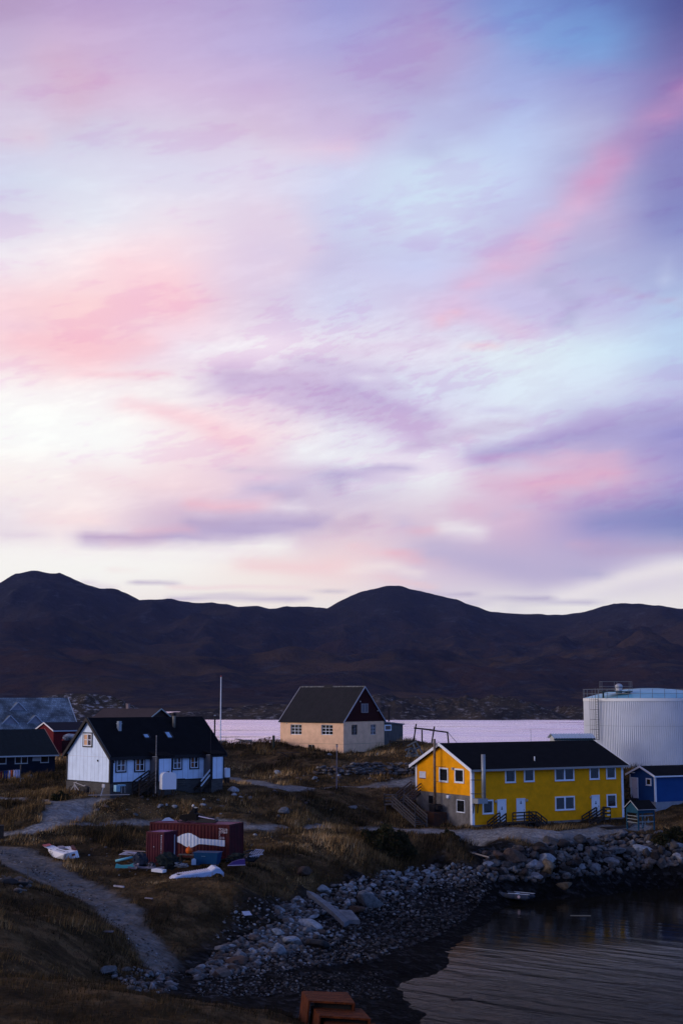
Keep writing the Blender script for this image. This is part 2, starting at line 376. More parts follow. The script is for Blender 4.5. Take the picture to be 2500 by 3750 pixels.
# rock slope below the yellow house
for a in ((1800,3250,1.2),(2000,3235,1.1),(2200,3215,1.1),(2400,3195,1.2),(1760,3090,4.0),(1900,3110,3.9),(2100,3095,3.9),(2360,3070,3.9),(1900,3180,2.4),(2200,3150,2.5),(2500,3120,2.9),(2750,3120,2.9)): cz(*a)
for a in ((1740,3055,4.55),(2000,3045,4.7),(2290,3015,4.75),(1600,3052,4.6),(1560,3030,4.75),(1650,3075,4.5),(2450,3030,4.5),(2000,3025,4.75),(2480,3000,5.2)): cz(*a)
# behind / beside the yellow house
for a in ((1450,2935,6.9),(1510,2905,7.45),(1550,2990,5.1),(1480,3000,5.4),(2306,2990,5.1),(2305,2900,7.3),(2305,2830,8.7)): cz(*a)
cw(14,152,8.2); cw(24,166,8.7); cw(36,172,8.7); cw(48,165,8.5); cw(46,150,6.3); cw(36,150,6.2); cw(20,182,9.3); cw(40,195,8.8); cw(60,160,7)
# bank above the beach
for a in ((900,3240,4.5),(1000,3190,4.6),(1100,3140,4.7),(1300,3100,4.8),(1500,3080,4.7),(760,3450,2.3),(900,3400,2.3),(1020,3345,2.3),(1150,3290,2.3),(1300,3240,2.3),(1500,3190,2.2),(1680,3165,2.2),
          (700,3310,3.9),(900,3285,4.1),(1100,3225,3.9),(1300,3170,4.0),(560,3370,3.5),(640,3450,2.6),(1650,3110,4.0)): cz(*a)
# container yard and boat
for a in ((350,3120,5.3),(550,3140,4.9),(820,3145,4.85),(930,3130,4.9),(600,3210,4.6),(430,3250,4.4),(720,3240,4.5),(215,3135,5.4),(1000,3080,5.3),(1200,3070,5.0)): cz(*a)
# lower path, junction, meadow
for a in ((0,3060,6.2),(120,3040,6.6),(200,2985,7.3),(250,2950,7.75),(330,2925,8.0),(450,2912,8.1),(600,2895,8.15),(720,2880,8.15),(0,2925,8.2),(100,2930,8.0),(90,2990,7.3),
          (380,3020,6.3),(600,3014,6.2),(950,3030,5.6),(1320,3036,5.1),(1480,3040,4.9),(450,3060,5.8)): cz(*a)
# grassy mound in the middle
for a in ((900,2970,7.2),(900,2890,8.5),(1100,2925,7.8),(1200,3000,5.9),(1360,2955,6.4),(1400,3005,5.4),(700,2960,7.3),(650,2940,7.7),(1250,2895,8.0),(800,2900,8.2),(500,2960,7.4),(780,2990,6.8)): cz(*a)
for a in ((850,2848,8.35),(950,2870,8.15),(1150,2889,7.85),(1300,2880,7.85),(1480,2862,7.9)): cz(*a)
# terrace with the stone wall, beige house
for a in ((1100,2832,8.9),(1300,2835,8.85),(1500,2838,8.8),(1100,2776,10.25),(1300,2772,10.3),(1500,2785,10.1),(850,2790,9.6),(950,2825,8.9),(900,2745,10.7)): cz(*a)
for a in ((1257,2757,175),(1400,2733,180),(1030,2722,181),(850,2722,181),(950,2722,180),(1460,2714,181),(1560,2716,178),(700,2745,170)): cy(*a)
cw(-10,205,10); cw(10,208,10); cw(25,205,9); cw(-10,235,4); cw(20,235,3); cw(-10,262,-1); cw(25,260,-1.5); cw(60,262,-1.5); cw(60,210,6); cw(75,180,6); cw(75,130,2); cw(70,100,-2); cw(60,60,-2.5)
# white house and the houses behind it
for a in ((401,2912,8.25),(245,2898,8.5),(600,2885,8.4),(820,2852,8.4),(330,2900,8.4)): cz(*a)
for a in ((202,2828,168),(0,2838,158),(100,2880,145),(250,2768,186)): cy(*a)
cw(-20,160,9.3); cw(-30,160,8.9); cw(-20,185,9.8); cw(-35,205,10.3); cw(-60,180,9.5); cw(-60,140,8.5); cw(-60,100,7.5); cw(-45,235,11); cw(-70,240,11); cw(-30,260,8); cw(-75,275,10); cw(-40,85,6.8); cw(-40,60,6.6)
CPA = np.array(CP)
def _phi(r2): return np.sqrt(r2 + 4.0)
_d = ((CPA[:, None, :2] - CPA[None, :, :2]) ** 2).sum(-1)
_n = len(CPA); _A = np.zeros((_n + 3, _n + 3)); _A[:_n, :_n] = _phi(_d) - np.eye(_n) * .25
_A[:_n, _n] = 1; _A[:_n, _n + 1:_n + 3] = CPA[:, :2]; _A[_n:, :_n] = _A[:_n, _n:].T
_w = np.linalg.solve(_A, np.concatenate([CPA[:, 2], np.zeros(3)]))
def Hb(x, y):
    x = np.asarray(x, float); y = np.asarray(y, float); sh = x.shape; x = x.ravel(); y = y.ravel(); o = np.empty(len(x))
    for i in range(0, len(x), 20000):
        r2 = (x[i:i+20000, None] - CPA[None, :, 0]) ** 2 + (y[i:i+20000, None] - CPA[None, :, 1]) ** 2
        o[i:i+20000] = _phi(r2) @ _w[:_n] + _w[_n] + _w[_n + 1] * x[i:i+20000] + _w[_n + 2] * y[i:i+20000]
    return o.reshape(sh)
FLAT = []      # (x, y, radius, z): levelled pads under houses
def H(x, y):
    z = Hb(x, y); x = np.asarray(x, float); y = np.asarray(y, float)
    a = np.clip((z + .6) / 2.5, .16, 1)
    z = z + a * (fbm(x / 7.0, y / 7.0, 4, 1) * .55 + fbm(x / 1.6, y / 1.6, 3, 5) * .16)
    for bx, by, br, bh in BUMPS: z = z + bh * np.exp(-((x - bx) ** 2 + ((y - by) * 1.1) ** 2) / br ** 2)
    return z
BUMPS = [(PZ(1645, 3085, 4.7)[0], PZ(1645, 3085, 4.7)[1] + 1.0, 2.6, 1.0), (PZ(1415, 3085, 4.9)[0], PZ(1415, 3085, 4.9)[1] + .5, 2.6, .35)]
def G(pts):                              # where sight lines through photo pixels meet the ground
    pts = np.atleast_2d(np.array(pts, float)); Ys = np.concatenate([np.arange(34, 140, .6), np.arange(140, 262, 1.0)]); out = []
    for px, py in pts:
        d = ray(px, py); X = d[0] / d[1] * Ys; Z = EYE + d[2] / d[1] * Ys; h = H(X, Ys); s = np.where(Z < h)[0]
        if len(s) == 0: out.append((X[-1], Ys[-1], h[-1])); continue
        k = s[0]
        if k == 0: out.append((X[0], Ys[0], h[0])); continue
        t = (Z[k-1] - h[k-1]) / ((Z[k-1] - h[k-1]) - (Z[k] - h[k])); Y = Ys[k-1] + t * (Ys[k] - Ys[k-1])
        out.append((X[k-1] + t * (X[k] - X[k-1]), Y, h[k-1] + t * (h[k] - h[k-1])))
    return np.array(out)
def Hs(x, y): return float(H(np.array([x]), np.array([y]))[0])
def poly_dist(x, y, P):
    best = np.full(x.shape, 1e9)
    for a, b in zip(P[:-1], P[1:]):
        dx, dy = b[0] - a[0], b[1] - a[1]; t = np.clip(((x - a[0]) * dx + (y - a[1]) * dy) / (dx * dx + dy * dy + 1e-9), 0, 1)
        w0 = a[2] + (b[2] - a[2]) * t
        best = np.minimum(best, np.hypot(x - a[0] - t * dx, y - a[1] - t * dy) - w0)
    return best                          # signed: negative inside the half width
def world_line(pix, z=None):
    g = G([(p[0], p[1]) for p in pix]); return [(g[i][0], g[i][1], pix[i][2]) for i in range(len(pix))]
ROADS = [   # photo px, half width m, strength
 ([(-300,3062,.9),(0,3057,.9),(110,3042,.9),(200,3010,1.2),(245,2965,1.7),(300,2935,1.3),(400,2917,.8),(560,2900,.7),(700,2878,.6),(790,2858,.6)], .9),
 ([(-300,2920,.6),(0,2922,.6),(120,2932,.7),(240,2945,1.1)], .75),
 ([(215,3022,.7),(300,3016,.45),(420,3015,.45),(600,3013,.5),(950,3031,.5),(1300,3037,.7),(1500,3045,1.4),(1580,3052,2.0),(1800,3060,2.4),(2000,3052,2.6),(2150,3042,1.8),(2350,3030,.9)], .8),
 ([(835,2846,1.0),(950,2868,1.9),(1020,2884,1.2),(1180,2886,1.1),(1300,2880,.9),(1480,2862,.8),(1540,2850,.7)], .68),
 ([(-200,3095,3.6),(0,3120,3.3),(150,3185,2.9),(330,3275,1.9),(470,3395,1.4),(590,3510,1.5),(700,3590,2.0)], .46),
 ([(1210,2905,.18),(1300,2940,.22),(1390,2975,.15)], .4)]
ROADW = [(world_line(p), s) for p, s in ROADS]
def inpoly(x, y, P):
    r = np.zeros(x.shape, bool); n = len(P)
    for i in range(n):
        x0, y0 = P[i][:2]; x1, y1 = P[(i + 1) % n][:2]
        c = ((y0 > y) != (y1 > y)) & (x < (x1 - x0) * (y - y0) / (y1 - y0 + 1e-12) + x0); r ^= c
    return r
BEACHW = G([(640,3500),(780,3440),(850,3400),(1000,3350),(1080,3280),(1180,3250),(1290,3215),(1400,3185),(1550,3165),(1700,3140),(1770,3090),(1900,3095),(2100,3080),(2360,3055),(2480,3060),(2700,3075)])
BEACHW = [tuple(p[:2]) for p in BEACHW] + [(80,110),(80,40),(12,40),(14,54),(2,58),(-9,60),(-12,68),(-10.5,74)]
RIPW = [tuple(p[:2]) for p in G([(1700,3180),(1760,3095),(1900,3090),(2100,3078),(2360,3052),(2480,3050),(2760,3060),(2760,3230),(2500,3240),(2200,3250),(1900,3280),(1750,3250)])]
SCREE = [tuple(p[:2]) for p in G([(860,3290),(1000,3270),(1130,3330),(1180,3410),(900,3440),(760,3430)])]
def edge_dist(x, y, P):
    return poly_dist(x, y, [(p[0], p[1], 0) for p in P] + [(P[0][0], P[0][1], 0)])
def masks(x, y):
    n = fbm(x / 1.3, y / 1.3, 3, 21) * .9 + fbm(x / 5, y / 5, 2, 25) * .8
    road = np.zeros(x.shape)
    for P, s in ROADW:
        d = poly_dist(x, y, P) + n * .55
        road = np.maximum(road, s * np.clip(.5 - d / .5, 0, 1))
    road = road * np.clip(.92 + fbm(x / 1.1, y / 1.1, 3, 133) * .5, .5, 1)
    d = edge_dist(x, y, BEACHW) * np.where(inpoly(x, y, BEACHW), -1, 1) + n * .9
    beach = np.clip(.5 - d / .9, 0, 1)
    d = edge_dist(x, y, SCREE) * np.where(inpoly(x, y, SCREE), -1, 1) + n * 1.2
    scree = np.clip(.5 - d / 1.0, 0, 1) * .8
    beach = np.maximum(beach, scree)
    return road, beach

XS = np.arange(-72, 76.1, .4); YS = np.concatenate([np.arange(30, 100, .3), np.arange(100, 200, .4), np.arange(200, 268, .8)])
GX, GY = np.meshgrid(XS, YS); GZ = H(GX, GY); ROADM, BEACHM = masks(GX, GY)
GZ = GZ + BEACHM * (fbm(GX / .7, GY / .7, 3, 31) * .14 * np.clip(GZ / .8, .45, 1)) - ROADM * .06 + (1 - BEACHM) * (1 - np.clip(ROADM * 1.5, 0, 1)) * fbm(GX / .9, GY / .9, 2, 41) * .22
ny, nx = GX.shape; idx = np.arange(ny * nx).reshape(ny, nx)
Q = np.stack([idx[:-1, :-1], idx[:-1, 1:], idx[1:, 1:], idx[1:, :-1]], -1).reshape(-1, 4)
V = np.stack([GX, GY, GZ], -1).reshape(-1, 3)
DARK = np.clip(fbm(GX / 9, GY / 9, 3, 51) * 1.2 + .45, 0, 1)
MASKC = np.stack([ROADM, BEACHM, DARK, np.ones_like(DARK)], -1).reshape(-1, 4)

def ground_material():
    m = bpy.data.materials.new('ground_cover'); m.use_nodes = True; t = m.node_tree; b = t.nodes['Principled BSDF']
    def nn(x): return t.nodes.new(x)
    a = nn('ShaderNodeAttribute'); a.attribute_name = 'mask'; sp = nn('ShaderNodeSeparateColor'); t.links.new(a.outputs[0], sp.inputs[0])
    g = nn('ShaderNodeNewGeometry'); ps = nn('ShaderNodeSeparateXYZ'); t.links.new(g.outputs['Position'], ps.inputs[0])
    def noise(sc, det=5, ro=.6):
        n = nn('ShaderNodeTexNoise'); n.inputs['Scale'].default_value = sc; n.inputs['Detail'].default_value = det; n.inputs['Roughness'].default_value = ro
        t.links.new(g.outputs['Position'], n.inputs['Vector']); return n.outputs[0]
    def ramp(f, *st):
        r = nn('ShaderNodeValToRGB'); e = r.color_ramp.elements
        while len(e) < len(st): e.new(.5)
        for i, (p, c) in enumerate(st): e[i].position = p; e[i].color = (*c, 1)
        t.links.new(f, r.inputs[0]); return r.outputs[0]
    def mix(f, a_, b_):
        x = nn('ShaderNodeMix'); x.data_type = 'RGBA'
        if isinstance(f, float): x.inputs[0].default_value = f
        else: t.links.new(f, x.inputs[0])
        t.links.new(a_, x.inputs[6]); t.links.new(b_, x.inputs[7]); return x.outputs[2]
    turf = ramp(noise(.45, 8, .7), (.3, (.018, .012, .006)), (.5, (.052, .033, .015)), (.6, (.12, .075, .035)), (.72, (.065, .032, .016)))
    gravel = ramp(noise(2.2, 8, .75), (.3, (.09, .083, .08)), (.5, (.24, .24, .24)), (.7, (.40, .40, .41)))
    vor = nn('ShaderNodeTexVoronoi'); vor.inputs['Scale'].default_value = 3.2; t.links.new(g.outputs['Position'], vor.inputs['Vector'])
    vs = nn('ShaderNodeSeparateColor'); t.links.new(vor.outputs['Color'], vs.inputs[0])
    peb = ramp(vs.outputs[0], (.0, (.006, .006, .006)), (.5, (.014, .013, .012)), (.8, (.024, .024, .024)), (.97, (.06, .06, .065)))
    vor2 = nn('ShaderNodeTexVoronoi'); vor2.inputs['Scale'].default_value = 8; t.links.new(g.outputs['Position'], vor2.inputs['Vector'])
    big = ramp(noise(.6, 4), (.35, (.25, .25, .25)), (.65, (1, 1, 1)))
    mm = nn('ShaderNodeMix'); mm.data_type = 'RGBA'; mm.blend_type = 'MULTIPLY'; mm.inputs[0].default_value = .8; t.links.new(peb, mm.inputs[6]); t.links.new(big, mm.inputs[7])
    # wet, weedy dark stones close to the water
    wet = nn('ShaderNodeMapRange'); wet.inputs[1].default_value = .25; wet.inputs[2].default_value = 1.7; wet.inputs[3].default_value = .42; wet.inputs[4].default_value = 1; t.links.new(ps.outputs[2], wet.inputs[0])
    cw_ = nn('ShaderNodeMix'); cw_.data_type = 'RGBA'; cw_.blend_type = 'MULTIPLY'; cw_.inputs[0].default_value = 1.0; t.links.new(mm.outputs[2], cw_.inputs[6]); t.links.new(wet.outputs[0], cw_.inputs[7])
    c = mix(sp.outputs[0], turf, gravel); c = mix(sp.outputs[1], c, cw_.outputs[2])
    t.links.new(c, b.inputs['Base Color']); b.inputs['Roughness'].default_value = .95; b.inputs['Specular IOR Level'].default_value = .03
    ma = nn('ShaderNodeMath'); ma.operation = 'ADD'; t.links.new(noise(3.5, 6, .7), ma.inputs[0]); t.links.new(vor.outputs['Distance'], ma.inputs[1])
    bp = nn('ShaderNodeBump'); bp.inputs['Strength'].default_value = .8; bp.inputs['Distance'].default_value = .16; t.links.new(ma.outputs[0], bp.inputs['Height']); t.links.new(bp.outputs[0], b.inputs['Normal'])
    return m
GM = ground_material()
rq = ROADM.reshape(-1)[Q].mean(1); bq = BEACHM.reshape(-1)[Q].mean(1)
def sub(name, sel, kind='structure'):
    F = Q[sel]; u, inv = np.unique(F, return_inverse=True)
    o = add_mesh(name, V[u], inv.reshape(-1, 4), GM, smooth=True, attr={'mask': MASKC[u]}); o['kind'] = kind; return o
# the long dirt track and the gravel paths are separate pieces of the same sheet
dirt = poly_dist(GX, GY, ROADW[4][0]).reshape(-1)[Q].mean(1) < 1.2
sub('beach', bq > .5); sub('dirt_track', (bq <= .5) & (rq > .2) & dirt); sub('gravel_path', (bq <= .5) & (rq > .45) & ~dirt)
sub('ground', (bq <= .5) & ~((rq > .2) & dirt) & ~((rq > .45) & ~dirt))

# ------------------------------------------------------------------ water
def water_material(name, deep, sx, sy, scale, strength, dist, rough, ring=None):
    m = bpy.data.materials.new(name); m.use_nodes = True; t = m.node_tree; b = t.nodes['Principled BSDF']
    b.inputs['Base Color'].default_value = (*deep, 1); b.inputs['Roughness'].default_value = rough; b.inputs['IOR'].default_value = 1.333
    g = t.nodes.new('ShaderNodeNewGeometry'); mp = t.nodes.new('ShaderNodeMapping'); mp.vector_type = 'TEXTURE'; mp.inputs['Scale'].default_value = (1 / sx, 1 / sy, 1); mp.inputs['Rotation'].default_value = (0, 0, R((ring or 0) * .6))
    t.links.new(g.outputs['Position'], mp.inputs[0])
    n = t.nodes.new('ShaderNodeTexNoise'); n.inputs['Scale'].default_value = scale; n.inputs['Detail'].default_value = 6; n.inputs['Roughness'].default_value = .6; n.inputs['Distortion'].default_value = .4
    t.links.new(mp.outputs[0], n.inputs['Vector'])
    h = n.outputs[0]
    bp = t.nodes.new('ShaderNodeBump'); bp.inputs['Strength'].default_value = 1; bp.inputs['Distance'].default_value = dist
    t.links.new(h, bp.inputs['Height']); t.links.new(bp.outputs[0], b.inputs['Normal'])
    if ring is not None:       # long low swells crossing the cove, stronger towards its mouth
        mp2 = t.nodes.new('ShaderNodeMapping'); mp2.vector_type = 'TEXTURE'; mp2.inputs['Rotation'].default_value = (0, 0, R(ring)); mp2.inputs['Scale'].default_value = (8, 1.5, 1); t.links.new(g.outputs['Position'], mp2.inputs[0])
        n2 = t.nodes.new('ShaderNodeTexNoise'); n2.inputs['Scale'].default_value = 1.0; n2.inputs['Detail'].default_value = 3; n2.inputs['Distortion'].default_value = .5; t.links.new(mp2.outputs[0], n2.inputs['Vector'])
        s = t.nodes.new('ShaderNodeSeparateXYZ'); t.links.new(g.outputs['Position'], s.inputs[0])
        mr = t.nodes.new('ShaderNodeMapRange'); mr.inputs[1].default_value = 74; mr.inputs[2].default_value = 108; mr.inputs[3].default_value = 1; mr.inputs[4].default_value = .03; mr.interpolation_type = 'SMOOTHSTEP'; t.links.new(s.outputs[1], mr.inputs[0])
        a1 = t.nodes.new('ShaderNodeMath'); a1.operation = 'MULTIPLY_ADD'; t.links.new(n2.outputs[0], a1.inputs[0]); a1.inputs[1].default_value = 6.0; t.links.new(h, a1.inputs[2])
        a2 = t.nodes.new('ShaderNodeMath'); a2.operation = 'MULTIPLY'; t.links.new(a1.outputs[0], a2.inputs[0]); t.links.new(mr.outputs[0], a2.inputs[1])
        t.links.new(a2.outputs[0], bp.inputs['Height'])
    return m
COVE_M = water_material('cove_water_surface', (.010, .008, .004), .6, 2.0, 2.5, 1, .15, .03, ring=-38); COVE_M.node_tree.nodes['Principled BSDF'].inputs['IOR'].default_value = 1.27
FJ_M = water_material('fjord_water_surface', (.10, .07, .09), .25, 1.0, .45, 1, .30, .30); _t = FJ_M.node_tree; _b = _t.nodes['Principled BSDF']; _g = _t.nodes.new('ShaderNodeNewGeometry'); _m = _t.nodes.new('ShaderNodeMapping'); _m.inputs['Scale'].default_value = (.008, .03, 1); _t.links.new(_g.outputs['Position'], _m.inputs[0])
_q = _t.nodes.new('ShaderNodeTexNoise'); _q.inputs['Scale'].default_value = 1; _q.inputs['Detail'].default_value = 9; _q.inputs['Roughness'].default_value = .72; _t.links.new(_m.outputs[0], _q.inputs['Vector'])
_r = _t.nodes.new('ShaderNodeMapRange'); _r.inputs[1].default_value = .42; _r.inputs[2].default_value = .68; _r.inputs[3].default_value = .12; _r.inputs[4].default_value = 1.9; _t.links.new(_q.outputs[0], _r.inputs[0]); _t.links.new(_r.outputs[0], _t.nodes['Bump'].inputs['Distance']); _r3 = _t.nodes.new('ShaderNodeMapRange'); _r3.inputs[1].default_value = .35; _r3.inputs[2].default_value = .62; _r3.inputs[3].default_value = .10; _r3.inputs[4].default_value = .40; _t.links.new(_q.outputs[0], _r3.inputs[0]); _t.links.new(_r3.outputs[0], _b.inputs['Roughness'])
_b.inputs['Metallic'].default_value = .8; _b.inputs['Base Color'].default_value = (.98, .80, .90, 1)
ox = np.array([-3000, 3000.]); 
o = add_mesh('cove_water', [(-20,30,0),(300,30,0),(300,228,0),(-20,228,0)], [(0,1,2,3)], COVE_M); o['kind'] = 'structure'
o = add_mesh('fjord_water', [(-5500,228,0),(5500,228,0),(5500,8800,0),(-5500,8800,0)], [(0,1,2,3)], FJ_M); o['kind'] = 'structure'
o = add_mesh('sea_bed', [(-5600,-1000,-6),(5600,-1000,-6),(5600,8900,-6),(-5600,8900,-6)], [(0,1,2,3)], mat('sea_bed_mud', (.03,.028,.022), .9)); o['kind'] = 'structure'

# ------------------------------------------------------------------ mountains across the fjord
RIDGE = [(-700,1395),(-500,1370),(-300,1390),(-150,1375),(0,1354),(30,1339),(60,1329),(98,1322),(125,1327),(160,1329),(190,1341),(205,1347),(235,1358),(265,1358),(290,1364),(325,1382),(350,1378),(400,1380),(430,1384),(470,1387),(497,1383),(520,1387),(545,1395),(590,1392),(620,1399),(660,1395),(690,1394),(730,1395),(752,1397),(765,1390),(782,1381),(800,1373),(820,1364),(850,1356),(890,1351),(920,1352),(960,1360),(1000,1369),(1050,1379),(1080,1390),(1120,1404),(1180,1407),(1240,1409),(1290,1411),(1330,1409),(1355,1403),(1380,1394),(1410,1390),(1450,1393),(1480,1397),(1530,1400),(1568,1402),(1700,1392),(1850,1375),(2100,1400),(2400,1410)]
RX = np.array([p[0] for p in RIDGE]) * 1.59439; RY = np.array([p[1] for p in RIDGE]) * 1.59439
YC = 5200.0
def crest_h(x):                     # height of the crest above the sea at y = YC
    px = 1250 + x / YC * FPX / math.cos(PITCH) * .9995
    py = np.interp(px, RX, RY); v = (1875 - py) / FPX
    return EYE + (math.sin(PITCH) + v * math.cos(PITCH)) / (math.cos(PITCH) - v * math.sin(PITCH)) * YC
xs = np.arange(-2600, 2601, 14.0); ys = np.concatenate([np.arange(1700, 4600, 22.0), np.arange(4600, 5500, 16.0), np.arange(5500, 7600, 100.0)])
mx, my = np.meshgrid(xs, ys)
t = (my - 1900) / (YC - 1900)
wx_ = fbm(mx / 900, my / 900, 3, 61) * 700 * np.clip(.9 - t, 0, 1) ** .8
hc = crest_h(mx + wx_)
prof = np.interp(t, [-.1, 0, .12, .3, .48, .62, .8, .93, 1, 1.12, 1.5, 2], [-.05, 0.0, .035, .13, .24, .42, .68, .93, 1.0, .9, .6, .5])
mz = hc * prof
er = np.clip(t * 2.2, 0, 1) * np.clip((1 - t) * 5, .0, 1)
spur = ridged(mx / 1300 + my / 4200, my / 1700 - mx / 3000, 4, 71) - .3
mz = mz + er * (spur * 150 + fbm(mx / 420, my / 420, 5, 75) * 75 + ridged(mx / 200, my / 260, 4, 79) * 42)
top = np.clip(1 - np.abs(t - 1) * 9, 0, 1)
mz = mz + top * (fbm(mx / 110, my / 300, 3, 81) * 9 + fbm(mx / 34, my / 200, 2, 87) * 4 - 1) + fbm(mx / 50, my / 50, 3, 85) * 4 * np.clip(t * 6, 0, 1) * (1 - top)
mz = np.minimum(mz, np.where(t < .93, EYE + (hc * 1.0 - EYE) * (my / YC) * .985, 1e9))
mz = np.where(my < 1960, mz - 6, mz)
def grid_mesh(name, X, Y, Z, m, kind='structure'):
    n1, n2 = X.shape; ii = np.arange(n1 * n2).reshape(n1, n2)
    q = np.stack([ii[:-1, :-1], ii[:-1, 1:], ii[1:, 1:], ii[1:, :-1]], -1).reshape(-1, 4)
    o = add_mesh(name, np.stack([X, Y, Z], -1).reshape(-1, 3), q, m, smooth=True); o['kind'] = kind; return o
def hill_material(name, cols, rock, sc, rock_lo, rock_hi, bump, bdist, zlo=0, zhi=1, ztint=None):
    m = bpy.data.materials.new(name); m.use_nodes = True; t = m.node_tree; b = t.nodes['Principled BSDF']
    g = t.nodes.new('ShaderNodeNewGeometry')
    def noise(s, det=8, ro=.65, st=(1, 1, 1)):
        mp = t.nodes.new('ShaderNodeMapping'); mp.inputs['Scale'].default_value = st; t.links.new(g.outputs['Position'], mp.inputs[0])
        n = t.nodes.new('ShaderNodeTexNoise'); n.inputs['Scale'].default_value = s; n.inputs['Detail'].default_value = det; n.inputs['Roughness'].default_value = ro; t.links.new(mp.outputs[0], n.inputs['Vector']); return n.outputs[0]
    r = t.nodes.new('ShaderNodeValToRGB'); e = r.color_ramp.elements
    while len(e) < len(cols): e.new(.5)
    for i, (p, c) in enumerate(cols): e[i].position = p; e[i].color = (*c, 1)
    t.links.new(noise(sc), r.inputs[0]); base = r.outputs[0]
    if ztint:
        s = t.nodes.new('ShaderNodeSeparateXYZ'); t.links.new(g.outputs['Position'], s.inputs[0]); mr = t.nodes.new('ShaderNodeMapRange'); mr.inputs[1].default_value = zlo; mr.inputs[2].default_value = zhi; t.links.new(s.outputs[2], mr.inputs[0])
        x = t.nodes.new('ShaderNodeMix'); x.data_type = 'RGBA'; t.links.new(mr.outputs[0], x.inputs[0]); t.links.new(base, x.inputs[6]); x.inputs[7].default_value = (*ztint, 1); base = x.outputs[2]
    r2 = t.nodes.new('ShaderNodeMapRange'); r2.inputs[1].default_value = rock_lo; r2.inputs[2].default_value = rock_hi; t.links.new(noise(sc * 5, 9, .75, (1, 1, 2.0)), r2.inputs[0])
    x = t.nodes.new('ShaderNodeMix'); x.data_type = 'RGBA'; t.links.new(r2.outputs[0], x.inputs[0]); t.links.new(base, x.inputs[6]); x.inputs[7].default_value = (*rock, 1)
    t.links.new(x.outputs[2], b.inputs['Base Color']); b.inputs['Roughness'].default_value = 1; b.inputs['Specular IOR Level'].default_value = .02
    bp = t.nodes.new('ShaderNodeBump'); bp.inputs['Strength'].default_value = bump; bp.inputs['Distance'].default_value = bdist; t.links.new(noise(sc * 8, 8, .7), bp.inputs['Height']); t.links.new(bp.outputs[0], b.inputs['Normal'])
    return m
MT = hill_material('tundra_mountain_side', [(.3, (.012, .012, .020)), (.42, (.048, .028, .027)), (.5, (.017, .017, .028)), (.58, (.066, .042, .031)), (.7, (.020, .020, .032))], (.06, .065, .09), .0035, .55, .75, 1.0, 30, 110, 330, (.015, .018, .031))
grid_mesh('mountains', mx, my, mz, MT)

# low rocky peninsula just across the water, a second one further left, and a knoll behind the left roofs
RK = hill_material('bare_shore_rock', [(.35, (.018, .017, .019)), (.5, (.04, .034, .03)), (.62, (.06, .045, .032)), (.75, (.025, .022, .022))], (.30, .28, .30), .03, .54, .70, 1.0, 3.5)
def rocky(name, prof_px, Y0, depth, m, sz=1.0, wl=None, step=2.0, amp=3.0):
    """low rock hill: crest heights read at distance Y0+depth*.45, real thickness in y"""
    px = np.array([p[0] for p in prof_px], float); py = np.array([p[1] for p in prof_px], float); Yc = Y0 + depth * .45
    x0 = PT(px[0], py[0], Yc)[0]; x1 = PT(px[-1], py[-1], Yc)[0]
    X, Y = np.meshgrid(np.arange(x0, x1 + .1, step), np.linspace(Y0 - depth * .08, Y0 + depth, 60))
    pxx = 1250 + X / Yc * FPX / math.cos(PITCH); h = np.interp(pxx, px, py); v = (1875 - h) / FPX
    hz = EYE + (math.sin(PITCH) + v * math.cos(PITCH)) / (math.cos(PITCH) - v * math.sin(PITCH)) * Yc
    s = (Y - Y0) / depth + fbm(X / 40, Y / 40, 2, 91) * .06
    f = np.interp(s, [-.08, 0, .06, .2, .45, .7, 1], [-.3, 0, .35, .75, 1, .8, -.1])
    Z = hz * f + amp * np.clip(f, 0, 1) * (ridged(X / 22, Y / 22, 4, 95) - .55) * np.clip(hz / 12, .2, 1)
    return grid_mesh(name, X, Y, Z, m)
rocky('rocky_peninsula', [(1180,2634),(1240,2600),(1300,2560),(1380,2540),(1430,2546),(1500,2552),(1600,2560),(1700,2551),(1790,2548),(1850,2552),(1920,2566),(1980,2590),(2010,2608),(2030,2606),(2050,2590),(2090,2581),(2140,2588),(2200,2612),(2260,2636)], 1180, 240, RK, step=1.3, amp=8)
rocky('far_peninsula', [(560,2622),(640,2608),(700,2598),(800,2590),(900,2584),(1000,2577),(1100,2572),(1200,2572),(1320,2580),(1420,2634)], 1190, 220, RK, step=1.4, amp=5)
rocky('rocky_knoll', [(-500,2540),(-200,2560),(0,2572),(80,2560),(130,2547),(200,2543),(260,2541),(330,2544),(400,2553),(450,2566),(520,2588),(560,2610),(600,2640),(640,2668)], 390, 90, hill_material('lichen_rock', [(.35, (.03,.028,.028)), (.5, (.06,.05,.042)), (.65, (.035,.028,.02))], (.34, .33, .36), .09, .52, .62, 1.0, .9), step=.6, amp=2.2)

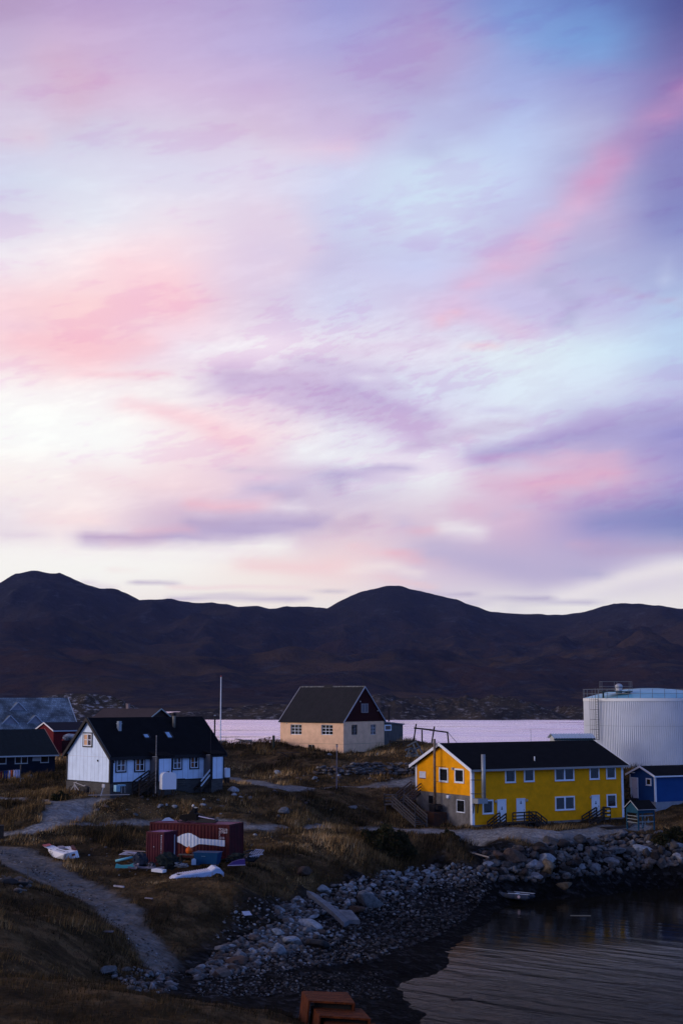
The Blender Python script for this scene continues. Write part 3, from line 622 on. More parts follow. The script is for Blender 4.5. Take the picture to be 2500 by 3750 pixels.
# ------------------------------------------------------------------ rocks
RKM = bpy.data.materials.new('boulder_stone'); RKM.use_nodes = True
def _rock():
    t = RKM.node_tree; b = t.nodes['Principled BSDF']; oi = t.nodes.new('ShaderNodeObjectInfo'); at = t.nodes.new('ShaderNodeAttribute'); at.attribute_name = 'tone'
    add = t.nodes.new('ShaderNodeMath'); add.operation = 'ADD'; t.links.new(oi.outputs['Random'], add.inputs[0]); t.links.new(at.outputs['Fac'], add.inputs[1])
    fr = t.nodes.new('ShaderNodeMath'); fr.operation = 'FRACT'; t.links.new(add.outputs[0], fr.inputs[0])
    r = t.nodes.new('ShaderNodeValToRGB'); e = r.color_ramp.elements; st = [(0, (.05,.042,.04)), (.25, (.11,.082,.07)), (.45, (.10,.10,.105)), (.62, (.17,.16,.155)), (.78, (.12,.085,.065)), (.86, (.22,.225,.24)), (.95, (.33,.34,.36))]
    while len(e) < len(st): e.new(.5)
    for i, (p, c) in enumerate(st): e[i].position = p; e[i].color = (*c, 1)
    t.links.new(fr.outputs[0], r.inputs[0])
    g = t.nodes.new('ShaderNodeNewGeometry'); n = t.nodes.new('ShaderNodeTexNoise'); n.inputs['Scale'].default_value = 3.5; n.inputs['Detail'].default_value = 8; n.inputs['Roughness'].default_value = .7; t.links.new(g.outputs['Position'], n.inputs['Vector'])
    r2 = t.nodes.new('ShaderNodeValToRGB'); r2.color_ramp.elements[0].position = .32; r2.color_ramp.elements[0].color = (.35,.33,.32,1); r2.color_ramp.elements[1].position = .62; r2.color_ramp.elements[1].color = (1.1,1.1,1.1,1); t.links.new(n.outputs[0], r2.inputs[0])
    mx_ = t.nodes.new('ShaderNodeMix'); mx_.data_type = 'RGBA'; mx_.blend_type = 'MULTIPLY'; mx_.inputs[0].default_value = .9; t.links.new(r.outputs[0], mx_.inputs[6]); t.links.new(r2.outputs[0], mx_.inputs[7])
    s = t.nodes.new('ShaderNodeSeparateXYZ'); t.links.new(g.outputs['Position'], s.inputs[0]); w = t.nodes.new('ShaderNodeMapRange'); w.inputs[1].default_value = .5; w.inputs[2].default_value = 2.0; w.inputs[3].default_value = .33; w.inputs[4].default_value = 1; t.links.new(s.outputs[2], w.inputs[0])
    m2 = t.nodes.new('ShaderNodeMix'); m2.data_type = 'RGBA'; m2.blend_type = 'MULTIPLY'; m2.inputs[0].default_value = 1; t.links.new(mx_.outputs[2], m2.inputs[6]); t.links.new(w.outputs[0], m2.inputs[7])
    t.links.new(m2.outputs[2], b.inputs['Base Color']); b.inputs['Roughness'].default_value = .8; b.inputs['Specular IOR Level'].default_value = .12
    bp = t.nodes.new('ShaderNodeBump'); bp.inputs['Strength'].default_value = .6; bp.inputs['Distance'].default_value = .06; t.links.new(n.outputs[0], bp.inputs['Height']); t.links.new(bp.outputs[0], b.inputs['Normal'])
_rock()
def ico(sub):
    import bmesh
    bm = bmesh.new(); bmesh.ops.create_icosphere(bm, subdivisions=sub, radius=1); v = np.array([x.co[:] for x in bm.verts]); f = np.array([[q.index for q in x.verts] for x in bm.faces]); bm.free(); return v, f
ICO2 = ico(3); ICO1 = ico(2)
def rock_shape(seed, base=ICO2, planes=9, flat=.62):
    r = np.random.RandomState(seed); v = base[0].copy(); sc = np.array([1, r.uniform(.62, .95), r.uniform(flat * .7, flat * 1.15)])
    for _ in range(planes):
        n = r.normal(size=3); n /= np.linalg.norm(n); d = r.uniform(.45, .82); s = v @ n; k = s > d; v[k] -= np.outer(s[k] - d, n) * .93
    v *= 1.25
    v += (fbm(v[:, 0] * 2 + seed, v[:, 1] * 2 + v[:, 2] * 2, 3, seed % 50) * .10)[:, None] * v
    return v * sc, base[1]
RSH = [rock_shape(100 + i) for i in range(12)]
RME = []
for i, (v, f) in enumerate(RSH):
    me = bpy.data.meshes.new('boulder'); me.from_pydata(v.tolist(), [], f.tolist()); me.materials.append(RKM); RME.append(me)
TINT = {}
def tint_rock(nm, a, b_):
    m = RKM.copy(); m.name = nm
    for k in m.node_tree.nodes:
        if k.type == 'VALTORGB' and len(k.color_ramp.elements) > 3:
            for i_, e_ in enumerate(k.color_ramp.elements): f_ = i_ / 6; e_.color = (*[x + (y - x) * f_ for x, y in zip(a, b_)], 1)
    L_ = []
    for q_ in RME: c_ = q_.copy(); c_.materials[0] = m; L_.append(c_)
    return L_
TINT['pale'] = tint_rock('pale_stone', (.20, .215, .24), (.33, .35, .38)); TINT['tan'] = tint_rock('tan_stone', (.17, .13, .09), (.20, .15, .10)); TINT['brown'] = tint_rock('brown_stone', (.085, .055, .04), (.10, .065, .05)); TINT['grey'] = tint_rock('grey_stone', (.13, .135, .14), (.17, .17, .18)); TINT['dark'] = tint_rock('dark_stone', (.03, .03, .032), (.04, .04, .042))
RKD = RKM.copy(); RKD.name = 'dark_boulder_stone'; RMD = []
for _k in RKD.node_tree.nodes:
    if _k.type == 'VALTORGB' and len(_k.color_ramp.elements) > 3:
        for _e, _c in zip(_k.color_ramp.elements, ((.022,.018,.017), (.055,.040,.034), (.05,.048,.05), (.09,.08,.075), (.065,.044,.032), (.11,.105,.11), (.26,.26,.28))): _e.color = (*_c, 1)
for _m in RME: _c = _m.copy(); _c.materials[0] = RKD; RMD.append(_c)
def tint_of(s):
    for k, v in (('pale', 'pale'), ('white', 'pale'), ('cream', 'pale'), ('bluish', 'pale'), ('light', 'pale'), ('tan', 'tan'), ('brown', 'brown'), ('reddish', 'brown'), ('dark', 'dark'), ('grey', 'grey')):
        if k in s: return v
def put_rock(x, y, r, label, group, seed=None, zoff=.0, name='boulder', dark=False, tint=None):
    rr = random.Random(seed if seed is not None else int(x * 1000 + y * 77))
    o = bpy.data.objects.new(name, (TINT[tint] if tint else RMD if dark else RME)[rr.randrange(12)]); COL.objects.link(o)
    o.location = (x, y, Hs(x, y) + r * (.12 + zoff)); o.scale = (r, r * rr.uniform(.8, 1.1), r * rr.uniform(.75, 1.15)); o.rotation_euler = (rr.uniform(-.35, .35), rr.uniform(-.35, .35), rr.uniform(0, 6.28))
    o['label'] = label; o['category'] = 'boulder' if name == 'boulder' else 'rock'; o['group'] = group
    return o
rs = np.random.RandomState(3)
def scatter(Ppx, n, rmin, rmax, pw=2.2):
    """random spots inside a photo-pixel polygon, returned on the ground with a radius"""
    P = np.array(Ppx, float); out = []
    while len(out) < n:
        q = np.stack([rs.uniform(P[:, 0].min(), P[:, 0].max(), 400), rs.uniform(P[:, 1].min(), P[:, 1].max(), 400)], 1)
        k = inpoly(q[:, 0], q[:, 1], P); out += q[k].tolist()
    out = out[:n]; rad = rmin + (rmax - rmin) * rs.rand(n) ** pw
    g = G(out); return [(g[i][0], g[i][1], rad[i]) for i in range(n)]
RIP_PX = [(1790,3130),(1900,3105),(2050,3085),(2200,3062),(2340,3048),(2400,3045),(2500,3060),(2500,3165),(2300,3190),(2100,3215),(1980,3225),(1800,3225),(1740,3190)]
WHITE_PX = [(1000,3330),(1090,3290),(1250,3235),(1400,3190),(1560,3170),(1700,3165),(1760,3190),(1750,3215),(1500,3260),(1350,3300),(1200,3350),(1060,3400)]
HEAP_PX = [(780,3490),(880,3440),(980,3390),(1120,3370),(1180,3400),(1150,3470),(1000,3500),(900,3560),(720,3590),(690,3560),(760,3530)]
LEFT_PX = [(400,3545),(500,3545),(600,3560),(660,3610),(600,3640),(480,3630),(420,3590)]
lab = {}
for P, n, r0, r1, labl, grp, zo in (
    (RIP_PX, 140, .28, .72, 'angular boulder of the rock slope under the yellow house,', 'boulders of the rock slope below the yellow house', .2),
    (WHITE_PX, 56, .17, .42, 'pale rounded boulder on the upper beach', 'pale boulders along the upper beach', .15),
    (HEAP_PX, 60, .17, .46, 'rounded grey boulder heaped below the containers', 'boulders heaped below the containers', .15),
    (LEFT_PX, 22, .14, .34, 'rounded grey stone at the end of the dirt track', 'stones at the end of the dirt track', .15)):
    for i, (x, y, r) in enumerate(scatter(P, n, r0, r1)):
        sx = x / y * FPX + 1250; far = y > {id(RIP_PX): 124.5, id(WHITE_PX): 112, id(HEAP_PX): 95, id(LEFT_PX): 78.5}[id(P)]
        if P is RIP_PX: zl = ('below its left porch' if sx < 1950 else 'below its paired windows' if sx < 2130 else 'below its right porch' if sx < 2290 else 'below the teal stall') + (', upper rows' if far else ', lower rows')
        elif P is WHITE_PX: zl = 'on the stretch left of the dinghy' if sx > 1500 else ('in the middle stretch' if sx > 1250 else 'on the stretch by the concrete slab')
        elif P is HEAP_PX: zl = 'right of the big reddish slab' if sx > 960 else 'at the left end'
        else: zl = 'in the left half' if sx < 500 else 'in the right half'
        if P is HEAP_PX: zl = zl.replace('right of the big reddish slab', 'on its right side')
        put_rock(x, y, r, labl + ' ' + zl, grp + ' ' + zl, seed=i * 7 + n, zoff=zo, dark=P is RIP_PX, tint='pale' if P is WHITE_PX else 'grey' if (P in (HEAP_PX, LEFT_PX) and i % 2) else None)
# single rocks the eye picks out
for px, py, r, lb in ((1990,3165,1.0,'large pale boulder low in the rock slope, bluish white'), (2005,3190,1.15,'big tan rounded boulder at the foot of the rock slope'), (2065,3250,.8,'tan boulder alone on dark shore right of the dinghy'),
                      (1890,3150,1.1,'tall pointed brown boulder in the rock slope above the dinghy'), (1815,3145,.9,'broad rust brown boulder at the left end of the rock slope'), (2350,3120,1.0,'pale upright boulder near the right end of the rock slope'),
                      (2255,3125,.9,'rounded grey boulder high in the rock slope under the yellow house door'), (1350,3310,1.1,'large faceted grey boulder on the upper beach, tallest of its stretch'), (1300,3340,.7,'flat brown boulder beside the concrete slab'),
                      (1130,3400,.8,'smooth rounded pale boulder left of the concrete slab'), (1070,3455,.62,'egg shaped pale boulder in the heap below the containers'), (1020,3490,.62,'cream coloured round boulder at the lower edge of the heap'),
                      (1165,3470,.8,'wide dark boulder at the right end of the heap'), (395,3560,.42,'upright grey boulder left of the stones at the track end'), (560,3625,.36,'broad bluish boulder lowest of the stones at the track end'),
                      (620,3610,.3,'small light boulder among the stones at the track end, rightmost'), (870,3530,.7,'flat reddish stone slab on the beach below the heap'), (1115,3198,.9,'grey slab of rock lying alone on the brown grass bank')):
    g = G([(px, py)])[0]; o = put_rock(g[0], g[1], r, lb, 'boulders', seed=px, zoff=.1, tint=tint_of(lb)); del o['group']
# uncountable small stones
def stone_field(name, lists, label, sub=ICO1, kind='stuff', tone=None):
    Vs, Fs, Ts = [], [], []; b = 0; r_ = np.random.RandomState(5)
    sh = [rock_shape(300 + i, sub, 6) for i in range(6)]
    A = np.array(lists); hz = H(A[:, 0], A[:, 1])
    for i in range(len(A)):
        v, f = sh[i % 6]; a = r_.uniform(0, 6.28); c, s = math.cos(a), math.sin(a); r = A[i, 2]
        vv = v * r; vv = np.stack([vv[:, 0] * c - vv[:, 1] * s, vv[:, 0] * s + vv[:, 1] * c, vv[:, 2]], 1) + (A[i, 0], A[i, 1], hz[i] + r * .12)
        Vs.append(vv); Fs.append(f + b); b += len(v); tt = r_.rand() if tone is None else tone[i]; Ts.append(np.tile([tt, tt, tt, 1], (len(v), 1)))
    o = add_mesh(name, np.concatenate(Vs), np.concatenate(Fs), RKM, attr={'tone': np.concatenate(Ts)}); tag(o, label, 'stones', kind=kind); return o
_r2 = np.random.RandomState(77)
fieldpts = scatter(RIP_PX, 750, .12, .40, 1.6); tones = list(_r2.rand(750) * .55)
fieldpts += scatter(WHITE_PX, 1150, .06, .27) + scatter(HEAP_PX, 950, .06, .27) + scatter(LEFT_PX, 200, .05, .2); tones += list(_r2.choice([.1, .25, .3, .5, .62, .68, .86, .96], 2300) + _r2.rand(2300) * .03)
fieldpts += scatter([(1000,3400),(1200,3370),(1500,3250),(1760,3200),(1800,3260),(1700,3370),(1600,3430),(1350,3520),(1000,3560),(760,3600)], 4200, .035, .16, 2.6)
fieldpts += scatter([(860,3300),(1000,3280),(1130,3330),(1150,3400),(900,3450),(780,3440)], 260, .03, .14, 2)
fieldpts += scatter([(700,3600),(1000,3560),(1400,3560),(1440,3660),(1100,3650),(720,3650)], 900, .03, .10, 2)
tones += list(_r2.rand(len(fieldpts) - len(tones)) * .84)
stone_field('small_stones', fieldpts, 'countless small stones and cobbles strewn over the beach and between the boulders', tone=tones)
fieldt = scatter([(0,3110),(150,3175),(330,3262),(470,3385),(590,3500),(690,3580),(640,3600),(560,3520),(430,3410),(290,3290),(120,3200),(0,3140)], 420, .02, .09, 2)
mead = fieldt + scatter([(300,2940),(850,2880),(1250,2900),(1450,2960),(1380,3010),(700,3000),(320,2990)], 70, .06, .28, 2.5) + scatter([(300,3060),(560,3050),(950,3050),(1100,3100),(950,3160),(560,3220),(350,3200)], 90, .04, .2, 2.5) + scatter([(1000,2830),(1480,2835),(1450,2860),(1050,2870)], 30, .08, .3) + scatter([(0,3210),(110,3220),(120,3260),(30,3270)], 30, .08, .3)
stone_field('scattered_meadow_stones', mead, 'small pale stones and litter scattered over the brown meadow')
for i, (px, py, r) in enumerate(((1042,2975,.75),(855,2898,.55),(680,3000,.5),(585,2954,.3),(860,2912,.3),(1290,2960,.4),(1150,2852,.3),(1240,2842,.35),(1020,2832,.5),(1208,2765,.3),(1383,2762,.25),(85,2858,.35),(118,2850,.5),(1405,3050,.3),(1395,3015,.25),(30,3235,.6),(75,3240,.5))):
    g = G([(px, py)])[0]
    lb = ('flat grey rock lying in the grass on the front of the mound', 'bluish boulder on the left crown of the grassy mound', 'low pale rock beside the path above the small container', 'small pale rock in the meadow below the white house', 'second small rock on the mound below the bluish boulder', 'grey stone on the bare path down the mound', 'pale stone at the foot of the dry stone wall, left', 'pale stone at the foot of the dry stone wall, middle', 'white blocky stone left of the dry stone wall', 'white stone in the grass in front of the beige house corner', 'small white stone beyond the stone wall right end', 'white stone beside the clothes line post', 'flat grey stone right of the clothes line post', 'small stone by the lower path near the bush', 'small stone just above the lower path near the stairs', 'dark grey rock at the left edge beside the dirt track', 'round grey rock by the dirt track, right of the dark one')[i]
    o = put_rock(g[0], g[1], r, lb, 'x', seed=px * 3, name='rock', tint=tint_of(lb)); del o['group']
# ------------------------------------------------------------------ building tools
class FR:
    """local frame: origin on the ground at a corner, x along the ridge, y into the depth, z up"""
    def __init__(s, x, y, z, th): s.o = (x, y, z); s.th = th; s.c = math.cos(th); s.s = math.sin(th)
    def w(s, x, y, z): return (s.o[0] + x * s.c - y * s.s, s.o[1] + x * s.s + y * s.c, s.o[2] + z)
    def px(s, x, y, z):
        X, Y, Z = s.w(x, y, z); Z -= EYE; f = Y * math.cos(PITCH) + Z * math.sin(PITCH); v = -Y * math.sin(PITCH) + Z * math.cos(PITCH)
        return (1250 + X / f * FPX, 1875 - v / f * FPX)
    def hit(s, px, py, a, b, c, d):
        r = ray(px, py); lx = r[0] * s.c + r[1] * s.s; ly = -r[0] * s.s + r[1] * s.c; lz = r[2]
        ox = -s.o[0] * s.c - s.o[1] * s.s; oy = s.o[0] * s.s - s.o[1] * s.c; oz = EYE - s.o[2]
        t = (d - a * ox - b * oy - c * oz) / (a * lx + b * ly + c * lz); return (ox + lx * t, oy + ly * t, oz + lz * t)
    def front(s, px, py, y=0.0): p = s.hit(px, py, 0, 1, 0, y); return p[0], p[2]
    def side(s, px, py, x=0.0): p = s.hit(px, py, 1, 0, 0, x); return p[1], p[2]
    def empty(s, name): return empty(name, s.o, s.th)
    def len_x(s, px, py=2800, lo=0.2, hi=60, y=0.0):     # local x whose image column is px
        for _ in range(60):
            m = (lo + hi) / 2
            if s.px(m, y, 0)[0] < px: lo = m
            else: hi = m
        return lo
def mapper(plane, Lx=0.0):
    if plane == 'F': return lambda u, v, n: (u, -n, v)
    if plane == 'A': return lambda u, v, n: (-n, u, v)
    if plane == 'B': return lambda u, v, n: (Lx + n, u, v)
def pbox(mb, mp, u0, u1, v0, v1, n0, n1):
    a = mp(u0, v0, n0); b = mp(u1, v1, n1); mb.box(a[0], b[0], a[1], b[1], a[2], b[2]); return mb
WHITE = mat('white_trim_paint', (.74, .78, .85), .5, var=.12, vscale=2.5)
BLACKTRIM = mat('black_trim_paint', (.016, .015, .018), .5)
GLASS = mat('dark_window_glass', (.012, .013, .016), .06, spec=.6)
GLASS2 = mat('curtained_window_glass', (.42, .27, .17), .35, spec=.6, var=.5, vscale=3)
CONC = mat('stained_concrete', (.20, .185, .175), .9, col2=(.10, .092, .088), vscale=.9, bump=.3, bscale=8)
WOODG = mat('weathered_grey_wood', (.13, .115, .105), .85, col2=(.06, .052, .048), vscale=6, bump=.3, bscale=25)
WOODD = mat('dark_brown_wood', (.05, .036, .028), .85, col2=(.022, .017, .014), vscale=5)
STEEL = mat('galvanised_steel', (.42, .43, .44), .42, metal=.75, col2=(.26, .27, .28), vscale=5)
ROOFB = mat('black_roof_felt', (.0105, .0105, .012), .92, col2=(.0075, .0075, .0085), vscale=1.2, bump=.2, bscale=10, spec=.03)
def body(root, name, L_, W_, zb, ze, rise, m):
    b = MB().prism([(0, zb), (W_, zb), (W_, ze), (W_ / 2, ze + rise), (0, ze)], 'x', 0, L_); return b.build(name, m, root)
def roof(root, L_, W_, ze, rise, m, over=.4, gover=.35, t=.14, name='roof', ribs=0, ribh=.03):
    s = rise / (W_ / 2); e = .012
    P = [(-over, ze - over * s + e), (W_ / 2, ze + rise + e), (W_ + over, ze - over * s + e), (W_ + over, ze - over * s + e + t), (W_ / 2, ze + rise + e + t), (-over, ze - over * s + e + t)]
    mb = MB().prism(P, 'x', -gover, L_ + gover)
    if ribs:
        n = int((L_ + 2 * gover) / ribs)
        for i in range(1, n):
            x = -gover + i * (L_ + 2 * gover) / n
            for sg in (0, 1):
                y0, y1 = ((-over, W_ / 2) if sg == 0 else (W_ + over, W_ / 2))
                z0 = ze - over * s + e + t; z1 = ze + rise + e + t
                mb.bar((x, y0, z0), (x, y1, z1), .05, ribh * 2)
    return mb.build(name, m, root)
def bargeboard(root, x, W_, ze, rise, m, over=.4, h=.22, th=.05, sgn=-1, t=.14, lift=.03):
    s = rise / (W_ / 2); zt = ze + .012 + t + lift; P = [(-over - .02, zt - over * s - h), (W_ / 2, zt + rise - h), (W_ + over + .02, zt - over * s - h), (W_ + over + .02, zt - over * s), (W_ / 2, zt + rise), (-over - .02, zt - over * s)]
    return MB().prism(P, 'x', *sorted((x, x + sgn * th))).build('bargeboard', m, root)
def fascia(root, L_, ze, slope, m, over=.4, gover=.35, h=.18, t=.14):
    z = ze - over * slope + .012; return MB().box(-gover, L_ + gover, -over - .045, -over - .004, z + t - h, z + t - .004).build('fascia', m, root)
def window(root, mp, r, cols=1, rows=1, m=None, tw=.10, n0=.03, mw=.035, pane=None, casing=None, cw=.1, sill=True, name='window', depth=.06, alt=None):
    m = m or WHITE; u0, u1, v0, v1 = r; mb = MB()
    if casing:
        cb = MB(); pbox(cb, mp, u0, u1, v1 - cw, v1, n0 - .02, n0 + depth); pbox(cb, mp, u0, u1, v0, v0 + cw, n0 - .02, n0 + depth)
        pbox(cb, mp, u0, u0 + cw, v0 + cw, v1 - cw, n0 - .02, n0 + depth - .003); pbox(cb, mp, u1 - cw, u1, v0 + cw, v1 - cw, n0 - .02, n0 + depth - .003)
        u0 += cw; u1 -= cw; v0 += cw; v1 -= cw
    pbox(mb, mp, u0, u1, v1 - tw, v1, n0 - .02, n0 + depth); pbox(mb, mp, u0, u1, v0, v0 + tw, n0 - .02, n0 + depth)
    pbox(mb, mp, u0, u0 + tw, v0 + tw, v1 - tw, n0 - .02, n0 + depth - .004); pbox(mb, mp, u1 - tw, u1, v0 + tw, v1 - tw, n0 - .02, n0 + depth - .004)
    if sill: pbox(mb, mp, u0 - .03, u1 + .03, v0 - .03, v0 + .012, n0 - .01, n0 + depth + .03)
    for i in range(1, cols):
        u = u0 + tw + (u1 - u0 - 2 * tw) * i / cols; w = mw * (1.6 if cols == 2 else 1); pbox(mb, mp, u - w / 2, u + w / 2, v0 + tw, v1 - tw, n0 - .018, n0 + depth - .012)
    for i in range(1, rows):
        v = v0 + tw + (v1 - v0 - 2 * tw) * i / rows; pbox(mb, mp, u0 + tw, u1 - tw, v - mw / 2, v + mw / 2, n0 - .018, n0 + depth - .016)
    w = mb.build(name, m, root)
    if casing: cb.build('casing', casing, w)
    p = MB(); pbox(p, mp, u0 + tw * .7, u1 - tw * .7, v0 + tw * .7, v1 - tw * .7, n0 - .019, n0 + .006); p.build('pane', pane or GLASS, w)
    if alt is not None:
        a0, a1, am = alt; c = MB(); pbox(c, mp, u0 + tw + (u1 - u0 - 2 * tw) * a0, u0 + tw + (u1 - u0 - 2 * tw) * a1, v0 + tw, v1 - tw, n0, n0 + .010); c.build('curtain', am, w)
    return w
def rect_front(F, b, y=0.0):       # photo box (x0, ytop, x1, ybottom) on the front wall -> u0,u1,v0,v1
    xm = (b[0] + b[2]) / 2; ym = (b[1] + b[3]) / 2
    return (F.front(b[0], ym, y)[0], F.front(b[2], ym, y)[0], F.front(xm, b[3], y)[1], F.front(xm, b[1], y)[1])
def rect_side(F, b, x=0.0):
    xm = (b[0] + b[2]) / 2; ym = (b[1] + b[3]) / 2; u = sorted((F.side(b[0], ym, x)[0], F.side(b[2], ym, x)[0]))
    return (u[0], u[1], F.side(xm, b[3], x)[1], F.side(xm, b[1], x)[1])
def clap(mb, mp, z0, z1, ext, pitch=.13, depth=.024):
    n = max(1, int(round((z1 - z0) / pitch))); h = (z1 - z0) / n
    for i in range(n):
        a, b = z0 + i * h, z0 + (i + 1) * h; ua, ub = ext(a); uc, ud = ext(b - 1e-4)
        if ub - ua < .05: break
        mb.add([mp(ua, a, depth), mp(ub, a, depth), mp(ud, b, .004), mp(uc, b, .004)], [(0, 1, 2, 3)])
        mb.add([mp(ua, a, .004), mp(ub, a, .004), mp(ub, a, depth), mp(ua, a, depth)], [(0, 1, 2, 3)])
    return mb
def door(root, mp, r, m, frame, n0=.03, handle=True, side=0, emblem=None):
    u0, u1, v0, v1 = r; fb = MB(); tw = .08
    pbox(fb, mp, u0, u1, v1 - .1, v1, n0 - .02, n0 + .07); pbox(fb, mp, u0, u0 + tw, v0, v1 - .1, n0 - .02, n0 + .05); pbox(fb, mp, u1 - tw, u1, v0, v1 - .1, n0 - .02, n0 + .05)
    d = MB(); pbox(d, mp, u0 + tw, u1 - tw, v0, v1 - .1, n0 - .019, n0 + .015); d = d.build('door', m, root); fb.build('door_frame', frame, d)
    if handle:
        hb = MB(); u = (u0 + tw + .1) if side == 0 else (u1 - tw - .1); pbox(hb, mp, u - .03, u + .09, v0 + .98, v0 + 1.02, n0 + .02, n0 + .08); pbox(hb, mp, u - .02, u + .02, v0 + .92, v0 + 1.06, n0 + .012, n0 + .03); hb.build('handle', STEEL, d)
    if emblem:
        e = MB(); uc = (u0 + u1) / 2 + .02; vc = v0 + emblem; pbox(e, mp, uc - .045, uc + .045, vc, vc + .17, n0 + .012, n0 + .022); pbox(e, mp, uc - .10, uc + .10, vc - .11, vc - .02, n0 + .012, n0 + .022); pbox(e, mp, uc - .06, uc + .06, vc - .14, vc - .11, n0 + .012, n0 + .022); pbox(e, mp, uc - .03, uc + .03, vc - .02, vc, n0 + .012, n0 + .022)
        e.build('emblem', mat('dark_blue_emblem', (.02, .05, .09), .5), d)
    return d
def stairs(root, p0, p1, width, steps, m, rails=True, rail_h=.95, nrail=3, name='stairs', both=True, treads_name='tread'):
    """straight flight from p0 (foot, centre) up to p1 (top, centre), local coordinates"""
    p0 = np.array(p0, float); p1 = np.array(p1, float); d = p1 - p0; run = np.array([d[0], d[1], 0]); run /= np.linalg.norm(run); sd = np.array([-run[1], run[0], 0]); mb = MB()
    for s in (-1, 1): mb.bar(p0 + sd * s * width / 2, p1 + sd * s * width / 2 - (0, 0, .05), .06, .24)
    st = mb.build(name, m, root); tb = MB()
    for i in range(steps):
        c = p0 + d * (i + .6) / steps + (0, 0, .06); a = c - sd * width / 2 * .97; b = c + sd * width / 2 * .97; tb.bar(a, b, .28, .045)
    tb.build(treads_name, m, st)
    if rails:
        for s in ((-1, 1) if both else (-1,)):
            rb = MB()
            for k in range(3):
                q = p0 + d * k / 2 + sd * s * (width / 2 + .05); rb.bar(q - (0, 0, .25), q + (0, 0, rail_h), .09)
            for k in range(nrail):
                h = rail_h * (1 - k * .32); rb.bar(p0 + sd * s * (width / 2 + .11) + (0, 0, h), p1 + sd * s * (width / 2 + .11) + (0, 0, h), .035, .13)
            rb.build('handrail', m, st)
    return st
def railing(root, pts, m, h=.95, nrail=3, parent_name='railing', post=.09):
    mb = MB()
    for a, b in zip(pts[:-1], pts[1:]):
        a = np.array(a, float); b = np.array(b, float); n = max(1, int(round(np.linalg.norm(b - a) / 1.2)))
        for i in range(n + 1): q = a + (b - a) * i / n; mb.bar(q, q + (0, 0, h), post)
        for k in range(nrail): z = h * (1 - k * .32); mb.bar(a + (0, 0, z), b + (0, 0, z), .035, .12)
    return mb.build(parent_name, m, root)

# ------------------------------------------------------------------ yellow two-storey house
YT = R(29.8); yz = 4.3
c0 = PT(1729, 3022, 138.0); YF = FR(c0[0], c0[1], yz, YT)
YL = YF.len_x(2282.6); YW = 9.85
zb = YF.front(1729.5, 3022)[1]; ze = YF.front(1729.5, 2815)[1]; zm = YF.side(1728, 2915.3)[1]
rise = YF.hit(1614.6, 2722, 1, 0, 0, -.35)[2] - ze - .15; rise = max(2.0, min(2.7, rise))
yr = YF.empty('yellow_house'); tag(yr, 'long two storey yellow house with white trim and black roof above the rocky shore', 'house')
YEL = mat('yellow_clapboard_paint', (.90, .36, .002), .7, var=.2, vscale=1.1, spec=.08)
s_ = rise / (YW / 2)
MB().box(0, YL, 0, YW, -.8, zm - .01).build('foundation', CONC, yr)
wb = MB().prism([(.0, zm), (YW, zm), (YW, ze), (YW / 2, ze + rise), (0, ze)], 'x', 0, YL)
FM = mapper('F'); AM = mapper('A')
clap(wb, FM, zb, ze, lambda z: (0, YL))
clap(wb, AM, zm, ze + rise - .05, lambda z: (0, YW) if z <= ze else ((z - ze) / s_, YW - (z - ze) / s_))
wb.build('wall', YEL, yr)
roof(yr, YL, YW, ze, rise, ROOFB, over=.55, gover=.45, t=.16)
bargeboard(yr, -.45, YW, ze, rise, WHITE, over=.55, t=.16, h=.30); bargeboard(yr, YL + .45, YW, ze, rise, WHITE, over=.55, t=.16, h=.26, sgn=1)
GUT = mat('grey_gutter', (.28, .27, .26), .6); fascia(yr, YL, ze, s_, GUT, over=.55, gover=.45, h=.2, t=.16)
for x0, x1, y0, y1, z0 in ((-.06, .22, -.06, -.02, zb), (-.065, -.02, -.055, .26, zb), (YL - .22, YL + .05, -.06, -.02, zb), (-.06, -.02, YW - .24, YW + .03, zm)):
    MB().box(x0, x1, y0, y1, z0, ze - .03).build('corner_board', WHITE, yr)
for b, cols in (((1846.8,2816,1885.2,2866.5),1), ((1915.8,2813.8,1953.7,2863),1), ((1764.5,2928.8,1804,2980.8),1), ((2028.6,2809.8,2099.4,2859.2),2), ((2155.5,2806.7,2191.2,2854.5),1), ((2216.3,2805,2251,2852.4),1), ((2030,2915.7,2101.4,2966.7),2), ((2218.4,2908,2254,2956.5),1)):
    window(yr, FM, rect_front(YF, b), cols=cols, tw=.13, mw=.11)
for b in ((1608.5,2811.3,1641.5,2863.7), (1665.2,2814.8,1699.2,2867)): window(yr, AM, rect_side(YF, b), tw=.14)
window(yr, AM, rect_side(YF, (1671.5,2929,1701,2975)), tw=.06, n0=.0, depth=.03)
window(yr, AM, rect_side(YF, (1568,2912,1587,2944)), tw=.04, n0=.0, depth=.03, m=CONC)
DOORW = mat('white_door_paint', (.72, .74, .78), .45)
dsill = []
for b, em, sd in (((1818.7,2926.6,1850.8,3004),1.25,0), ((1888.7,2923.3,1920.6,3002),1.72,1), ((2163.9,2911,2192.9,2981),1.35,1)):
    r = rect_front(YF, b); r = (r[0], r[1], r[3] - 2.12, r[3]); dsill.append(r); door(yr, FM, r, DOORW, WHITE, side=sd, emblem=em)
LAMPM = mat('bulkhead_lamp_glass', (.35, .33, .30), .3)
for px, py in ((1812,2935), (1925,2930.5), (2159,2920)):
    u, v = YF.front(px, py); MB().ball((u, -.12, v), .13, .10, .14).build('wall_lamp', LAMPM, yr, True)
for px, py in ((2149,2806),): u, v = YF.front(px, py); MB().box(u - .08, u + .08, -.2, -.03, v - .1, v + .08).build('wall_lamp', LAMPM, yr)
u, v = YF.side(1660, 2815); MB().box(-.2, -.03, u - .12, u + .12, v - .12, v + .12).build('wall_lamp', LAMPM, yr)
